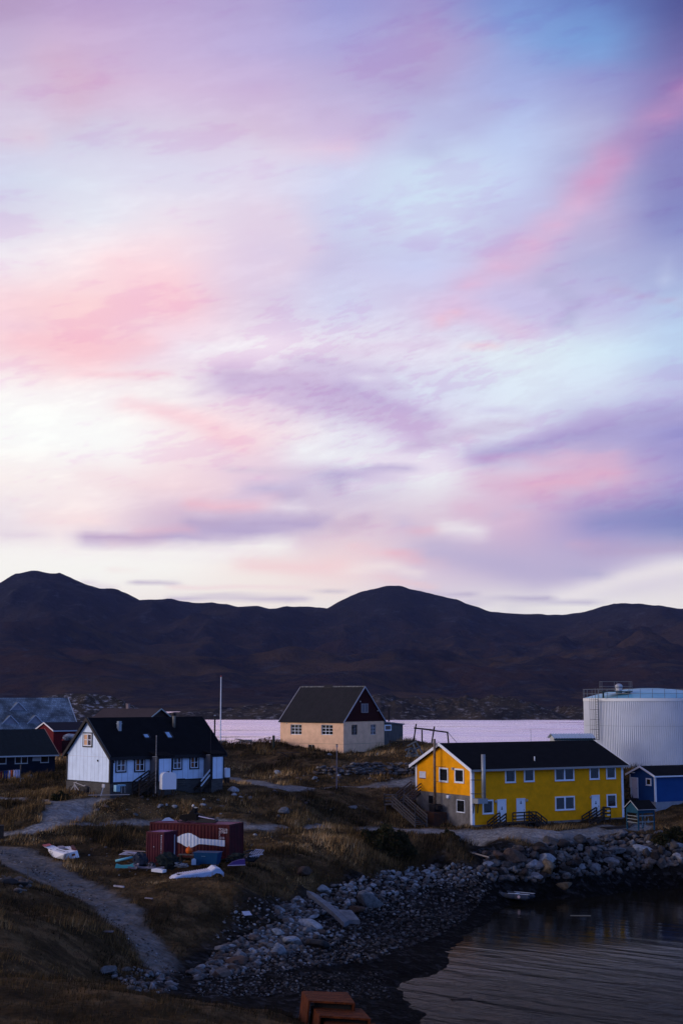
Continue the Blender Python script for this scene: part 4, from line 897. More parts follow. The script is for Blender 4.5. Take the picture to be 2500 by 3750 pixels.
u, v = YF.side(1643.5, 2917); MB().box(-.22, -.0, u - .17, u + .17, v - .16, v + .14).build('wall_lamp', WHITE, yr)
# notice board on the gable
r = rect_side(YF, (1536,2825,1559,2851)); sb = MB(); pbox(sb, AM, r[0], r[1], r[2], r[3], .03, .055)
nb = tag(sb.build('notice_board', mat('notice_board_white', (.62, .63, .70), .5), yr))
for k, (w, hh) in enumerate(((.9, .03), (.55, .02), (.5, .02), (.35, .02))):
    lb_ = MB(); v = r[3] - .08 - k * .11; pbox(lb_, AM, r[1] - .04 - (r[1] - r[0]) * w * .9, r[1] - .04, v - hh, v, .054, .058); lb_.build('text_line', mat('faded_print', (.30, .31, .40), .6), nb)
lb_ = MB(); pbox(lb_, AM, r[0], r[1], r[2], r[2] + .07, .054, .060); lb_.build('blue_edge', mat('navy_sign_edge', (.02, .03, .09), .5), nb)
# flue in front of the gable, standing on a burner box
RUSTY = mat('rusty_flue_metal', (.24, .19, .15), .6, metal=.4, col2=(.14, .07, .035), vscale=3)
y_, zt = YF.side(1589.6, 2706, -.75); _, zl = YF.side(1589.6, 2943, -.75)
pb = MB().tube((-.75, y_, zl), (-.75, y_, zt), .13, n=14)
for k in range(5): z = zl + (zt - zl) * (k + .5) / 5; pb.tube((-.75, y_, z), (-.75, y_, z + .06), .145, n=14)
fl = pb.build('flue', RUSTY, yr, True); bb = MB()
for z in (zl + (zt - zl) * .34, zl + (zt - zl) * .57): bb.bar((-.75, y_, z), (-.02, y_ - .9, z), .035)
bb.build('bracket', BLACKTRIM, fl)
MB().box(-1.15, -.35, y_ - .5, y_ + .45, zl - .75, zl - .02).box(-1.05, -.5, y_ - .95, y_ - .52, zl - .5, zl - .1).build('burner', BLACKTRIM, fl)
MB().box(-1.75, -.25, y_ - 1.3, y_ + .85, -.6, zl - .76).build('burner_base', mat('dark_rusted_plate', (.035, .026, .024), .8, col2=(.09, .035, .016), vscale=1.0), fl)
# exhaust duct on the front
u, zt = YF.front(1768, 2763, -.75); _, zl = YF.front(1768, 2925, -.75); pb = MB()
DUCT = mat('spiral_duct', (.33, .35, .37), .5, metal=.5, col2=(.22, .24, .26), vscale=9, stretch=(1, 1, 8))
pb.tube((u, -.75, zl - .1), (u, -.75, zt), .2, n=16)
for k in range(9): z = zl + (zt - zl) * (k + .5) / 9; pb.tube((u, -.75, z), (u, -.75, z + .03), .215, n=16)
du = pb.build('exhaust_duct', DUCT, yr, True); bb = MB()
for z in (zl + .45, zl + 1.75, zl + 2.9): bb.bar((u, -.75, z), (u - 1.0 if z < zl + 2.5 else u, -.03, z), .05)
bb.build('bracket', BLACKTRIM, du)
MB().box(u - .85, u + .3, -1.0, -.05, zl - .45, zl + .02).build('fan_housing', DUCT, du)
lb_ = MB(); 
for du_ in (-.75, -.25): lb_.bar((u + du_, -.2, zl - .45), (u + du_, -.04, zl - 1.4), .06)
lb_.build('leg', BLACKTRIM, du)
p = YF.hit(1956, 2786, 0, -s_, 1, ze + .17); MB().tube((p[0], p[1], p[2] - .1), (p[0], p[1], p[2] + .42), .07).build('roof_vent', mat('pale_vent', (.6, .6, .6), .5), yr, True)
# wooden porches at the front
d1, d2, d3 = dsill
za = d1[2] - .05; xa, xb = d1[1] - .15, YF.front(1960, 3000, -1.3)[0]
dk = MB().box(xa - .9, xb, -1.45, -.05, za - .07, za)
for x in np.linspace(xa - .85, xb - .1, 4):
    for y in (-1.4, -.3): dk.bar((x, y, -.5), (x, y, za - .07), .1)
dk.bar((xa - .9, -1.43, za - .5), (xb, -1.43, za - .5), .04, .14); dk.bar((xa, -1.43, -.1), (xa + 1.6, -1.43, za - .2), .04, .1)
deck = dk.build('porch', WOODD, yr)
railing(deck, [(xa - .1, -1.42, za), (xb - .05, -1.42, za)], WOODD); stairs(deck, (xa - 2.35, -.95, .1), (xa - .9, -.95, za), .9, 5, WOODD); stairs(deck, (xb + 1.3, -.8, .1), (xb, -.8, za), 1.0, 5, WOODD, name='stairs')
za = d3[2] - .04; xa, xb = d3[0] + .5, YF.front(2233, 2990, -1.2)[0]
dk = MB().box(xa, xb, -1.3, -.05, za - .07, za)
for x in (xa + .1, xb - .1):
    for y in (-1.25, -.25): dk.bar((x, y, -.4), (x, y, za - .07), .1)
deck = dk.build('porch', WOODD, yr); railing(deck, [(xa + .05, -1.27, za), (xb - .05, -1.27, za), (xb - .05, -.15, za)], WOODD)
pl = MB().box(xa + .35, xb - .12, -1.36, -1.33, za + .18, za + .32).box(xa + .35, xb - .12, -1.36, -1.33, za + .58, za + .72); pl.build('pale_rail_board', mat('pale_painted_board', (.45, .5, .55), .6), deck)
stairs(deck, (xa - 1.9, -.75, .15), (xa, -.75, za), 1.0, 5, WOODD)
# timber stairs up to the back corner
g0 = G([(1541, 3021)])[0]; zs = g0[2]
def yl(x, y, z): dxx, dyy = x - YF.o[0], y - YF.o[1]; return (dxx * YF.c + dyy * YF.s, -dxx * YF.s + dyy * YF.c, z - yz)
ea = empty('timber_stairs', (g0[0], g0[1], zs), 0); tag(ea, 'grey timber outdoor stairs with railings climbing to the back corner of the yellow house', 'stairs')
pA = PT(1541, 3021, 138.8); pB = PT(1455, 2950, 142.2); pC = PT(1526, 2905, 146.5)
off = np.array((g0[0], g0[1], zs)); A_ = np.array((pA[0], pA[1], zs + .05)) - off; B_ = np.array((pB[0], pB[1], 6.75)) - off; C_ = np.array((pC[0], pC[1], 7.75)) - off
WOODS = mat('silvered_stair_timber', (.10, .088, .084), .85, col2=(.05, .044, .042), vscale=4)
stairs(ea, A_, B_, 1.25, 12, WOODS)
run = (A_ - B_); run[2] = 0; run /= np.linalg.norm(run)
lp = MB(); c = B_ - run * .6
lp.box(c[0] - 1.0, c[0] + .8, c[1] - .75, c[1] + .75, B_[2] - .06, B_[2]); 
for sx in (-.9, .7):
    for sy in (-.65, .65): lp.bar((c[0] + sx, c[1] + sy, B_[2] - 1.6), (c[0] + sx, c[1] + sy, B_[2]), .1)
ld = lp.build('landing', WOODS, ea); railing(ld, [(c[0] + .1, c[1] - .72, B_[2]), (c[0] - .97, c[1] - .72, B_[2]), (c[0] - .97, c[1] + .72, B_[2])], WOODS)
stairs(ea, (c[0] + .8, c[1] + .35, B_[2]), C_, 1.1, 6, WOODS)

# ------------------------------------------------------------------ white house on the left
def seams(name, col, seam, axis_scale, groove=.05):
    m = bpy.data.materials.new(name); m.use_nodes = True; t = m.node_tree; b = t.nodes['Principled BSDF']; tcn = t.nodes.new('ShaderNodeTexCoord'); s = t.nodes.new('ShaderNodeSeparateXYZ'); t.links.new(tcn.outputs['Object'], s.inputs[0])
    ad = t.nodes.new('ShaderNodeMath'); ad.operation = 'ADD'; t.links.new(s.outputs[0], ad.inputs[0]); t.links.new(s.outputs[1], ad.inputs[1])
    mu = t.nodes.new('ShaderNodeMath'); mu.operation = 'MULTIPLY'; mu.inputs[1].default_value = axis_scale; t.links.new(ad.outputs[0], mu.inputs[0]); fr = t.nodes.new('ShaderNodeMath'); fr.operation = 'FRACT'; t.links.new(mu.outputs[0], fr.inputs[0])
    lt = t.nodes.new('ShaderNodeMath'); lt.operation = 'LESS_THAN'; lt.inputs[1].default_value = groove; t.links.new(fr.outputs[0], lt.inputs[0])
    n = t.nodes.new('ShaderNodeTexNoise'); n.inputs['Scale'].default_value = 1.3; n.inputs['Detail'].default_value = 6; t.links.new(tcn.outputs['Object'], n.inputs['Vector']); r = t.nodes.new('ShaderNodeValToRGB')
    r.color_ramp.elements[0].position = .3; r.color_ramp.elements[0].color = (*[c * .86 for c in col], 1); r.color_ramp.elements[1].position = .6; r.color_ramp.elements[1].color = (*col, 1); t.links.new(n.outputs[0], r.inputs[0])
    x = t.nodes.new('ShaderNodeMix'); x.data_type = 'RGBA'; t.links.new(lt.outputs[0], x.inputs[0]); t.links.new(r.outputs[0], x.inputs[6]); x.inputs[7].default_value = (*seam, 1); t.links.new(x.outputs[2], b.inputs['Base Color']); b.inputs['Roughness'].default_value = .7; b.inputs['Specular IOR Level'].default_value = .08
    return m
WPANEL = seams('white_vertical_board', (.66, .77, .92), (.32, .36, .46), 1 / .62, .06)
WT = R(43); c0 = PT(403.6, 2867, 130.0); wz = 8.2; WF = FR(c0[0], c0[1], wz, WT)
def solve_W(F, pxl, z=1.0):
    lo, hi = .3, 30
    for _ in range(60):
        m = (lo + hi) / 2
        if F.px(0, m, z)[0] > pxl: lo = m
        else: hi = m
    return lo
WL = WF.len_x(812); WW = solve_W(WF, 243.7)
zb = WF.front(404, 2867.3)[1]; ze = WF.front(404, 2767)[1]; ap = WF.hit(325.8, 2622, 0, 1, 0, WW / 2); rise = WF.hit(330, 2626, 1, 0, 0, -.25)[2] - ze - .2
print('white', WL, WW, zb, ze, rise, 'yellow', YL)
wr = WF.empty('white_house'); tag(wr, 'white board clad house with steep black roof, black trim and two small porches', 'house')
MB().box(0, WL, 0, WW, -.9, zb).build('foundation', mat('dark_plank_base', (.085, .08, .078), .9, col2=(.045, .042, .04), vscale=1.5, stretch=(1, 1, 6)), wr)
wb_ = body(wr, 'wall', WL, WW, zb, ze, rise, WPANEL)
s_ = rise / (WW / 2)
roof(wr, WL, WW, ze, rise, ROOFB, over=.32, gover=.3, t=.13)
bargeboard(wr, -.3, WW, ze, rise, BLACKTRIM, over=.34, h=.34); bargeboard(wr, WL + .3, WW, ze, rise, BLACKTRIM, over=.34, h=.3, sgn=1); fascia(wr, WL, ze, s_, BLACKTRIM, over=.32, gover=.3, h=.3)
rk = MB(); rk.bar((-.22, -.34, ze - .34 * s_ + .2), (-.22, WW / 2, ze + rise + .2), .05, .06); rk.build('edge_strip', mat('grey_roof_edge', (.06, .07, .085), .6), wr)
MB().box(-.03, WL + .02, -.035, -.004, ze - .12, ze - .01).box(-.03, WL, -.03, -.004, zb - .05, zb + .05).build('trim_board', BLACKTRIM, wr)
for a in ((-.05, .3, -.05, -.012), (-.052, -.012, -.048, .16), (-.05, -.012, WW - .2, WW + .03)): MB().box(*a, zb - .08, ze).build('corner_board', BLACKTRIM, wr)
mbg = MB().box(-.022, -.004, 0, WW, zb - .06, zb + .03); mbg.build('trim_board', BLACKTRIM, wr)
MB().box(-.012, -.004, .1, WW - .1, WF.side(330, 2770)[1] - .012, WF.side(330, 2770)[1] + .012).build('board_joint', mat('board_joint', (.5, .5, .56), .6), wr)
for b, al in (((423.2,2774.7,463.2,2829.4),(.55,1,mat('brown_curtain',(.12,.085,.08),.8))), ((492,2771.5,531.4,2827.7),(0,.48,mat('rust_curtain',(.22,.075,.02),.8))), ((630.6,2768,666.8,2820),(.52,1,mat('brown_curtain',(.12,.085,.08),.8))), ((694,2766,729,2816.8),(0,.5,mat('rust_curtain',(.22,.075,.02),.8)))):
    window(wr, FM, rect_front(WF, b), cols=2, rows=2, tw=.08, mw=.045, n0=.012, casing=BLACKTRIM, cw=.11, sill=False, alt=al)
window(wr, AM, rect_side(WF, (305.8,2682,340.5,2736.4)), cols=2, rows=2, tw=.09, mw=.05, n0=.012, casing=BLACKTRIM, cw=.11, sill=False, alt=(.52, 1, mat('peach_curtain', (.62, .36, .2), .8)))
for px, py, sd in ((348,2690,'A'), (360,2786,'A'), (416,2791,'F'), (489,2781,'F'), (690,2773,'F')):
    if sd == 'A': u, v = WF.side(px, py); MB().box(-.08, -.012, u - .07, u + .07, v - .07, v + .09).build('wall_fitting', BLACKTRIM, wr)
    else: u, v = WF.front(px, py); MB().box(u - .08, u + .08, -.08, -.012, v - .08, v + .08).build('wall_fitting', BLACKTRIM, wr)
GRDOOR = mat('grey_porch_side', (.10, .10, .105), .7)
def porch(px_back, px_front, px_right, steps_left, tagname='porch'):
    x0 = WF.front(px_back, 2800)[0]; d = 1.0; lo, hi = .2, 4
    for _ in range(50):
        m_ = (lo + hi) / 2
        if WF.px(x0, -m_, 1.5)[0] < px_front: lo = m_
        else: hi = m_
    d = lo; x1 = WF.front(px_right, 2800, -d)[0]; print('porch', x0, x1, d)
    pz = zb + .02; top = ze - .18
    po = MB().box(x0, x1, -d, -.04, pz, top).build('porch', WPANEL, wr)
    MB().box(x0 - .03, x0 - .004, -d + .02, -.06, pz, top - .02).build('side_wall', GRDOOR, po)
    MB().add([(x0 - .15, -d - .2, top - .02), (x1 + .15, -d - .2, top - .02), (x1 + .15, -.05, ze + .10), (x0 - .15, -.05, ze + .10), (x0 - .15, -d - .2, top + .1), (x1 + .15, -d - .2, top + .1), (x1 + .15, -.05, ze + .22), (x0 - .15, -.05, ze + .22)], [(3,2,1,0),(4,5,6,7),(0,1,5,4),(1,2,6,5),(2,3,7,6),(3,0,4,7)]).build('porch_roof', ROOFB, po)
    tb = MB().box(x0 - .05, x0 + .12, -d - .035, -d - .004, pz - .1, top); tb.box(x1 - .1, x1 + .04, -d - .035, -d - .004, pz - .1, top).box(x0, x1, -d - .033, -d - .004, top - .2, top - .03); tb.build('trim_board', BLACKTRIM, po)
    MB().box(x0 + .05, x1 - .05, -d + .05, -.1, -.7, pz - .01).build('base', MATS['dark_plank_base'], po)
    return x0, x1, d, pz, po
x0, x1, d, pz, po = porch(549, 577.4, 631, True)
stairs(po, (x0 - 1.9, -d / 2, .35), (x0 - .1, -d / 2, pz), .95, 6, WOODD)
x0b, x1b, db, pzb, po2 = porch(746, 774.5, 819.4, True)
stairs(po2, (x0b - 1.2, -db / 2, .3), (x0b - .05, -db / 2, pzb), .9, 4, WOODD, rails=False)
hr = MB()
for h in (.85, .4): hr.bar((x0b - 1.15, -db / 2 - .5, .3 + h), (x0b - .05, -db / 2 - .5, pzb + h), .05, .13)
hr.build('white_handrail', mat('blue_white_rail', (.5, .56, .62), .6), po2); hr = MB()
for k in (0, 1): x = x0b - 1.1 + k * 1.0; hr.bar((x, -db / 2 - .46, -.2), (x, -db / 2 - .46, .3 + .8 + k * .9), .09)
hr.build('rail_post', WOODD, po2)
def on_roof(F, px, py, s, z0): return F.hit(px, py, 0, -s, 1, z0)
p = on_roof(WF, 637, 2660, s_, ze + .15); MB().tube((p[0], p[1], p[2] - .3), (p[0], p[1], WF.hit(637, 2612, 0, 1, 0, p[1])[2]), .15, n=14).build('chimney_pipe', mat('tan_flue', (.22, .20, .16), .6, col2=(.13, .12, .10), vscale=4), wr, True)
zt = WF.hit(637, 2612, 0, 1, 0, p[1])[2]; MB().tube((p[0], p[1], zt - .22), (p[0], p[1], zt + .08), .2, n=14).build('chimney_cap', BLACKTRIM, wr, True)
p = on_roof(WF, 437, 2671, s_, ze + .15); zt = WF.hit(437, 2641, 0, 1, 0, p[1])[2]; MB().box(p[0] - .16, p[0] + .16, p[1] - .16, p[1] + .16, p[2] - .4, zt).box(p[0] - .2, p[0] + .2, p[1] - .2, p[1] + .2, (zt + p[2]) / 2 + .1, (zt + p[2]) / 2 + .2).build('vent_cowl', mat('pale_vent_grey', (.3, .34, .37), .5), wr)
SKYL = mat('skylight_glass', (.42, .62, .78), .08, metal=.85)
for (a, b_) in (((541, 2704), (542, 2689)), ((625, 2704), (625, 2681))):
    p = on_roof(WF, *a, s_, ze + .16); q = on_roof(WF, *b_, s_, ze + .16); w = .33; k = MB().add([(p[0] - w, p[1], p[2] + .05), (p[0] + w, p[1], p[2] + .05), (p[0] + w, q[1], q[2] + .05), (p[0] - w, q[1], q[2] + .05)], [(0, 1, 2, 3)])
    fr_ = MB()
    for a_, b2 in (((p[0] - w, p[1], p[2]), (p[0] - w, q[1], q[2])), ((p[0] + w, p[1], p[2]), (p[0] + w, q[1], q[2])), ((p[0] - w, p[1], p[2]), (p[0] + w, p[1], p[2])), ((p[0] - w, q[1], q[2]), (p[0] + w, q[1], q[2]))): fr_.bar(a_, b2, .08, .2)
    sk = fr_.build('skylight', BLACKTRIM, wr); k.build('pane', SKYL, sk)
# oil tanks
def oil_tank(px0, px1, pyt, pyb, D, label, yaw):
    c = PT((px0 + px1) / 2, pyb, D); h = (pyb - pyt) / FPX * D; w = (px1 - px0) / FPX * D
    t = empty('oil_tank', (c[0], c[1], c[2]), yaw); tag(t, label, 'oil tank', 'white oil tanks beside the white house')
    W_ = w * .88; Ln = w * .55; P = [(-W_ / 2, .25)]; cr_ = W_ * .28
    for k in range(5): a = math.pi - math.pi / 2 * k / 4; P.append((-W_ / 2 + cr_ + cr_ * math.cos(a), h - cr_ + cr_ * math.sin(a)))
    for k in range(5): a = math.pi / 2 - math.pi / 2 * k / 4; P.append((W_ / 2 - cr_ + cr_ * math.cos(a), h - cr_ + cr_ * math.sin(a)))
    P.append((W_ / 2, .25))
    MB().prism(P, 'y', -Ln / 2, Ln / 2).build('body', mat('white_tank_plastic', (.72, .74, .80), .35), t, False)
    MB().tube((0, -.2, h - .02), (0, -.2, h + .09), .07).tube((0, .25, h - .02), (0, .25, h + .06), .05).build('filler_cap', BLACKTRIM, t)
    lg = MB(); 
    for sx in (-1, 1):
        for sy in (-1, 1): lg.bar((sx * W_ * .35, sy * Ln * .35, -.3), (sx * W_ * .35, sy * Ln * .35, .26), .1)
    lg.build('stand', WOODD, t)
    return t
oil_tank(585, 645, 2830, 2900, 131.2, 'large white rounded oil tank in front of the left porch of the white house', R(24))
oil_tank(819, 842, 2813, 2856, 139.3, 'small white oil tank at the right end of the white house', R(43))
# ------------------------------------------------------------------ beige house with red gable
BT = R(-38); DN = 175.0
cn = PT(1257.5, 2757, DN); lo, hi = 2, 20
for _ in range(60):                      # length so that the left end falls where it should
    L_ = (lo + hi) / 2; X = cn[0] - L_ * math.cos(BT); Y = cn[1] - L_ * math.sin(BT)
    if 1250 + X / Y * FPX / math.cos(PITCH) > 1027: lo = L_
    else: hi = L_
BL = lo; BF = FR(cn[0] - BL * math.cos(BT), cn[1] - BL * math.sin(BT), 10.0, BT)
def solve_WB(F, L, pxr, z=1.5):
    lo, hi = .3, 30
    for _ in range(60):
        m = (lo + hi) / 2
        if F.px(L, m, z)[0] < pxr: lo = m
        else: hi = m
    return lo
BW = solve_WB(BF, BL, 1406); BM = mapper('B', BL)
zb = -.8; ze = BF.side(1258, 2643, BL)[1]; zfo = BF.side(1258, 2725.5, BL)[1]; rise = BF.hit(1333, 2511, 1, 0, 0, BL + .3)[2] - ze - .18
print('beige', BL, BW, ze, rise, zfo)
br = BF.empty('beige_house'); tag(br, 'small beige plastered house with steep dark grey roof and dark red boarded gable', 'house')
BEI = mat('beige_plaster', (.84, .53, .33), .85, col2=(.68, .42, .26), vscale=1.1, bump=.25, bscale=6)
PINKW = BEI
def holed_wall(name, mp, u0, u1, v0, v1, holes, m, root, depth=.18):
    us = sorted({u0, u1, *[h[0] for h in holes], *[h[1] for h in holes]}); vs = sorted({v0, v1, *[h[2] for h in holes], *[h[3] for h in holes]}); mb = MB()
    for a, b in zip(us[:-1], us[1:]):
        for c, d in zip(vs[:-1], vs[1:]):
            cu, cv = (a + b) / 2, (c + d) / 2
            if any(h[0] < cu < h[1] and h[2] < cv < h[3] for h in holes): continue
            mb.add([mp(a, c, 0), mp(b, c, 0), mp(b, d, 0), mp(a, d, 0)], [(0, 1, 2, 3)])
    for a, b, c, d in holes:
        for p, q in (((a, c), (a, d)), ((b, c), (b, d)), ((a, c), (b, c)), ((a, d), (b, d))): mb.add([mp(*p, 0), mp(*q, 0), mp(*q, -depth), mp(*p, -depth)], [(0, 1, 2, 3)])
    return mb.build(name, m, root)
fh = [rect_front(BF, (1064,2653,1104.5,2690)), rect_front(BF, (1176,2654,1218,2691)), rect_front(BF, (1128,2727,1151,2750))]
sh_ = [rect_side(BF, (1287,2654,1308.5,2691), BL), rect_side(BF, (1357,2653,1376.5,2690), BL)]
holed_wall('wall', FM, 0, BL, zb, ze, fh, BEI, br); holed_wall('wall', BM, 0, BW, zb, ze, sh_, BEI, br)
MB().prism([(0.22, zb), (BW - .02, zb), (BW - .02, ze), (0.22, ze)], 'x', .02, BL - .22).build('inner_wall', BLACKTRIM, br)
MB().box(0, .019, 0, BW, zb, ze).box(.02, BL - .01, BW - .018, BW, zb, ze).build('wall', BEI, br)
for r in fh[:2]: window(br, FM, r, cols=3, rows=3, tw=.06, mw=.05, n0=-.14, depth=.04, sill=False)
window(br, FM, fh[2], cols=2, tw=.04, mw=.05, n0=-.14, sill=False, m=mat('grey_window_paint', (.3, .3, .3), .6))
GWP = mat('grey_window_paint', (.3, .3, .3), .6)
window(br, BM, sh_[0], cols=2, rows=3, tw=.05, mw=.03, n0=-.16, sill=False, m=mat('dull_window_paint', (.12, .13, .12), .6)); window(br, BM, sh_[1], cols=2, rows=3, tw=.05, mw=.04, n0=-.15, sill=False, m=mat('white_worn_paint', (.5, .5, .5), .6))
MB().box(.0, BL + .012, -.012, -.002, zfo - .012, zfo + .012).box(BL + .002, BL + .012, 0, BW, zfo - .012, zfo + .012).build('plinth_line', mat('dirty_joint', (.22, .15, .11), .9), br)
REDG = seams('dark_red_boards', (.034, .004, .004), (.018, .003, .003), 1 / .14, .1)
MB().prism([(-.02, ze), (BW + .02, ze), (BW / 2, ze + rise)], 'x', BL - .15, BL + .04).build('gable_boards', REDG, br)
MB().prism([(-.0, ze), (BW, ze), (BW / 2, ze + rise)], 'x', .0, .15).build('gable_boards', REDG, br)
ROOFG = mat('dark_grey_corrugated_roof', (.022, .021, .024), .8, col2=(.015, .015, .017), vscale=1.5)
s_ = rise / (BW / 2)
roof(br, BL, BW, ze, rise, ROOFG, over=.18, gover=.16, t=.1, ribs=.38, ribh=.022)
MB().prism([(BW / 2 - .15, ze + rise + .02), (BW / 2, ze + rise + .17), (BW / 2 + .15, ze + rise + .02)], 'x', -.17, BL + .17).build('ridge_cap', mat('lichen_ridge', (.06, .06, .055), .8, col2=(.2, .2, .19), vscale=5), br)
BGB = mat('blue_grey_barge', (.30, .33, .40), .6)
bargeboard(br, BL + .16, BW, ze, rise, BGB, over=.2, h=.17, t=.1, sgn=1); bargeboard(br, -.16, BW, ze, rise, mat('pale_barge', (.5, .47, .5), .6), over=.2, h=.17, t=.1)
r = rect_side(BF, (1321.5,2577,1346,2610), BL + .04); window(br, BM, r, cols=2, tw=.07, n0=.07, m=mat('worn_red_white_frame', (.30, .26, .26), .6), pane=mat('grey_net_curtain_glass', (.10, .10, .12), .3), sill=False)
for px, py in ((1317.5,2569), (1278.5,2611), (1381.5,2603)): u, v = BF.side(px, py, BL + .04); MB().box(BL + .05, BL + .14, u - .06, u + .06, v - .07, v + .07).build('insulator', mat('pale_ceramic', (.5, .45, .42), .4), br)
for px, py in ((1050,2649),): u, v = BF.front(px, py); MB().box(u - .06, u + .06, -.07, -.0, v - .06, v + .06).build('insulator', mat('pale_ceramic', (.5, .45, .42), .4), br)
p = on_roof(BF, 1196, 2521, s_, ze + .13); q = on_roof(BF, 1214, 2510, s_, ze + .13)
MB().add([(p[0] - .55, p[1], p[2] + .03), (p[0] + .75, p[1], p[2] + .03), (p[0] + .75, q[1], q[2] + .03), (p[0] - .55, q[1], q[2] + .03), (p[0] - .55, p[1], p[2] + .1), (p[0] + .75, p[1], p[2] + .1), (p[0] + .75, q[1], q[2] + .1), (p[0] - .55, q[1], q[2] + .1)], [(3,2,1,0),(4,5,6,7),(0,1,5,4),(1,2,6,5),(2,3,7,6),(3,0,4,7)]).build('roof_hatch', BLACKTRIM, br)
zt = BF.hit(1335, 2442, 1, 0, 0, BL - .1)[2]; MB().tube((BL - .1, BW / 2, ze + rise), (BL - .1, BW / 2, zt), .035, .018, n=6).build('antenna', WOODD, br)
# plank annex at the back corner
GPL = mat('grey_upright_planks', (.115, .11, .105), .85, col2=(.06, .058, .06), vscale=2.5, stretch=(6, 6, .4))
u1 = solve_WB(BF, BL, 1476, 2); zA = BF.side(1410, 2643, BL)[1]; zB = BF.side(1474, 2649.5, BL)[1]
an = MB().prism([(BW + .01, -.8), (u1, -.8), (u1, zB - .16), (BW + .01, zA - .12)], 'x', BL - 3.2, BL - .06).build('annex', GPL, br)
MB().prism([(BW - .0, zA - .11), (u1 + .2, zB - .17), (u1 + .2, zB - .02), (BW - .0, zA + .03)], 'x', BL - 3.4, BL + .12).build('annex_roof', mat('grey_felt', (.16, .16, .18), .7), an)
window(an, BM, rect_side(BF, (1408,2654,1432,2676), BL), tw=.14, n0=-.03, m=mat('sky_white_frame', (.72, .76, .80), .5), pane=mat('brown_blind_glass', (.13, .09, .075), .4), sill=False)
y_ = BF.side(1423, 2640, BL - .6)[0]; MB().tube((BL - .6, y_, zA), (BL - .6, y_, BF.side(1423, 2594, BL - .6)[1]), .11, n=10).build('stove_pipe', mat('rust_dark_pipe', (.05, .035, .032), .7), an)

# ------------------------------------------------------------------ dark blue house at the left edge
DT = R(35); cn = PT(202, 2826, 167.0); DL = 13.0
DF = FR(cn[0] - DL * math.cos(DT), cn[1] - DL * math.sin(DT), 8.5, DT); dr = DF.empty('dark_blue_house'); tag(dr, 'low dark blue house with green black ribbed roof, white gutter and white framed windows', 'house')
ze = DF.front(202, 2757)[1]; DW = 7.8; rise = 2.55; s_ = rise / (DW / 2); NAVY = mat('navy_wall_paint', (.006, .013, .028), .7, var=.3, vscale=1)
body(dr, 'wall', DL, DW, -2.2, ze, rise, NAVY)
roof(dr, DL, DW, ze, rise, mat('green_black_roof', (.012, .018, .02), .8, var=.3), over=.5, gover=.25, t=.12, ribs=.75, ribh=.02); fascia(dr, DL, ze, s_, mat('pale_blue_gutter', (.40, .46, .50), .5), over=.5, gover=.25, h=.16, t=.12)
MB().bar((DL + .28, -.5, ze - .5 * s_ + .16), (DL + .28, DW / 2, ze + rise + .16), .04, .06).build('roof_edge', mat('copper_brown_edge', (.25, .16, .14), .6), dr)
FRW = mat('pale_blue_frame', (.42, .47, .50), .5); BRG = mat('dark_brown_glass', (.018, .013, .012), .12)
for b, c in (((55.5,2759.6,102.4,2796.5),2), ((149,2759.6,179,2793),1), ((-22,2762,24,2798),1), ((-95,2763,-45,2800),1)): window(dr, FM, rect_front(DF, b), cols=c, tw=.07, n0=.01, m=FRW, pane=BRG, mw=.07)
MB().box(*(lambda r: (r[0], r[1], -.06, -.005, r[2], r[3]))(rect_front(DF, (120,2763,149,2787)))).build('wall_panel', mat('pale_panel', (.30, .33, .36), .6), dr)

# ------------------------------------------------------------------ shingled building behind it
ST = R(30); cx = PT(291, 2690, 200.0); SL = 17.0; SW = 11.1; zz = 10.0
SF = FR(cx[0] - SL * math.cos(ST), cx[1] - SL * math.sin(ST), zz, ST); sr = SF.empty('shingled_building'); tag(sr, 'building with a large weathered blue grey shingle roof and three small triangular dormers', 'building')
ze = cx[2] - zz; rise = 17.05 - cx[2]; s_ = rise / (SW / 2)
def shingle_mat():
    m = bpy.data.materials.new('weathered_shingles'); m.use_nodes = True; t = m.node_tree; b = t.nodes['Principled BSDF']; tcn = t.nodes.new('ShaderNodeTexCoord'); mp = t.nodes.new('ShaderNodeMapping'); mp.inputs['Scale'].default_value = (3.2, 3.6, 1); t.links.new(tcn.outputs['Object'], mp.inputs[0])
    br_ = t.nodes.new('ShaderNodeTexBrick'); br_.inputs['Scale'].default_value = 1; br_.inputs['Color1'].default_value = (.10, .125, .14, 1); br_.inputs['Color2'].default_value = (.20, .24, .26, 1); br_.inputs['Mortar'].default_value = (.03, .035, .04, 1); br_.inputs['Mortar Size'].default_value = .05; br_.inputs['Brick Width'].default_value = 1.1; br_.inputs['Row Height'].default_value = 1.0
    t.links.new(mp.outputs[0], br_.inputs[0]); n = t.nodes.new('ShaderNodeTexNoise'); n.inputs['Scale'].default_value = .55; n.inputs['Detail'].default_value = 6; t.links.new(tcn.outputs['Object'], n.inputs['Vector']); r = t.nodes.new('ShaderNodeValToRGB'); r.color_ramp.elements[0].position = .38; r.color_ramp.elements[0].color = (.45, .45, .47, 1); r.color_ramp.elements[1].position = .65; r.color_ramp.elements[1].color = (1.35, 1.4, 1.5, 1); t.links.new(n.outputs[0], r.inputs[0])
    x = t.nodes.new('ShaderNodeMix'); x.data_type = 'RGBA'; x.blend_type = 'MULTIPLY'; x.inputs[0].default_value = 1; t.links.new(br_.outputs[0], x.inputs[6]); t.links.new(r.outputs[0], x.inputs[7]); t.links.new(x.outputs[2], b.inputs['Base Color']); b.inputs['Roughness'].default_value = .7; return m
SHG = shingle_mat()
body(sr, 'wall', SL, SW, -2, ze, rise, NAVY); roof(sr, SL, SW, ze, rise, SHG, over=.3, gover=.15, t=.12)
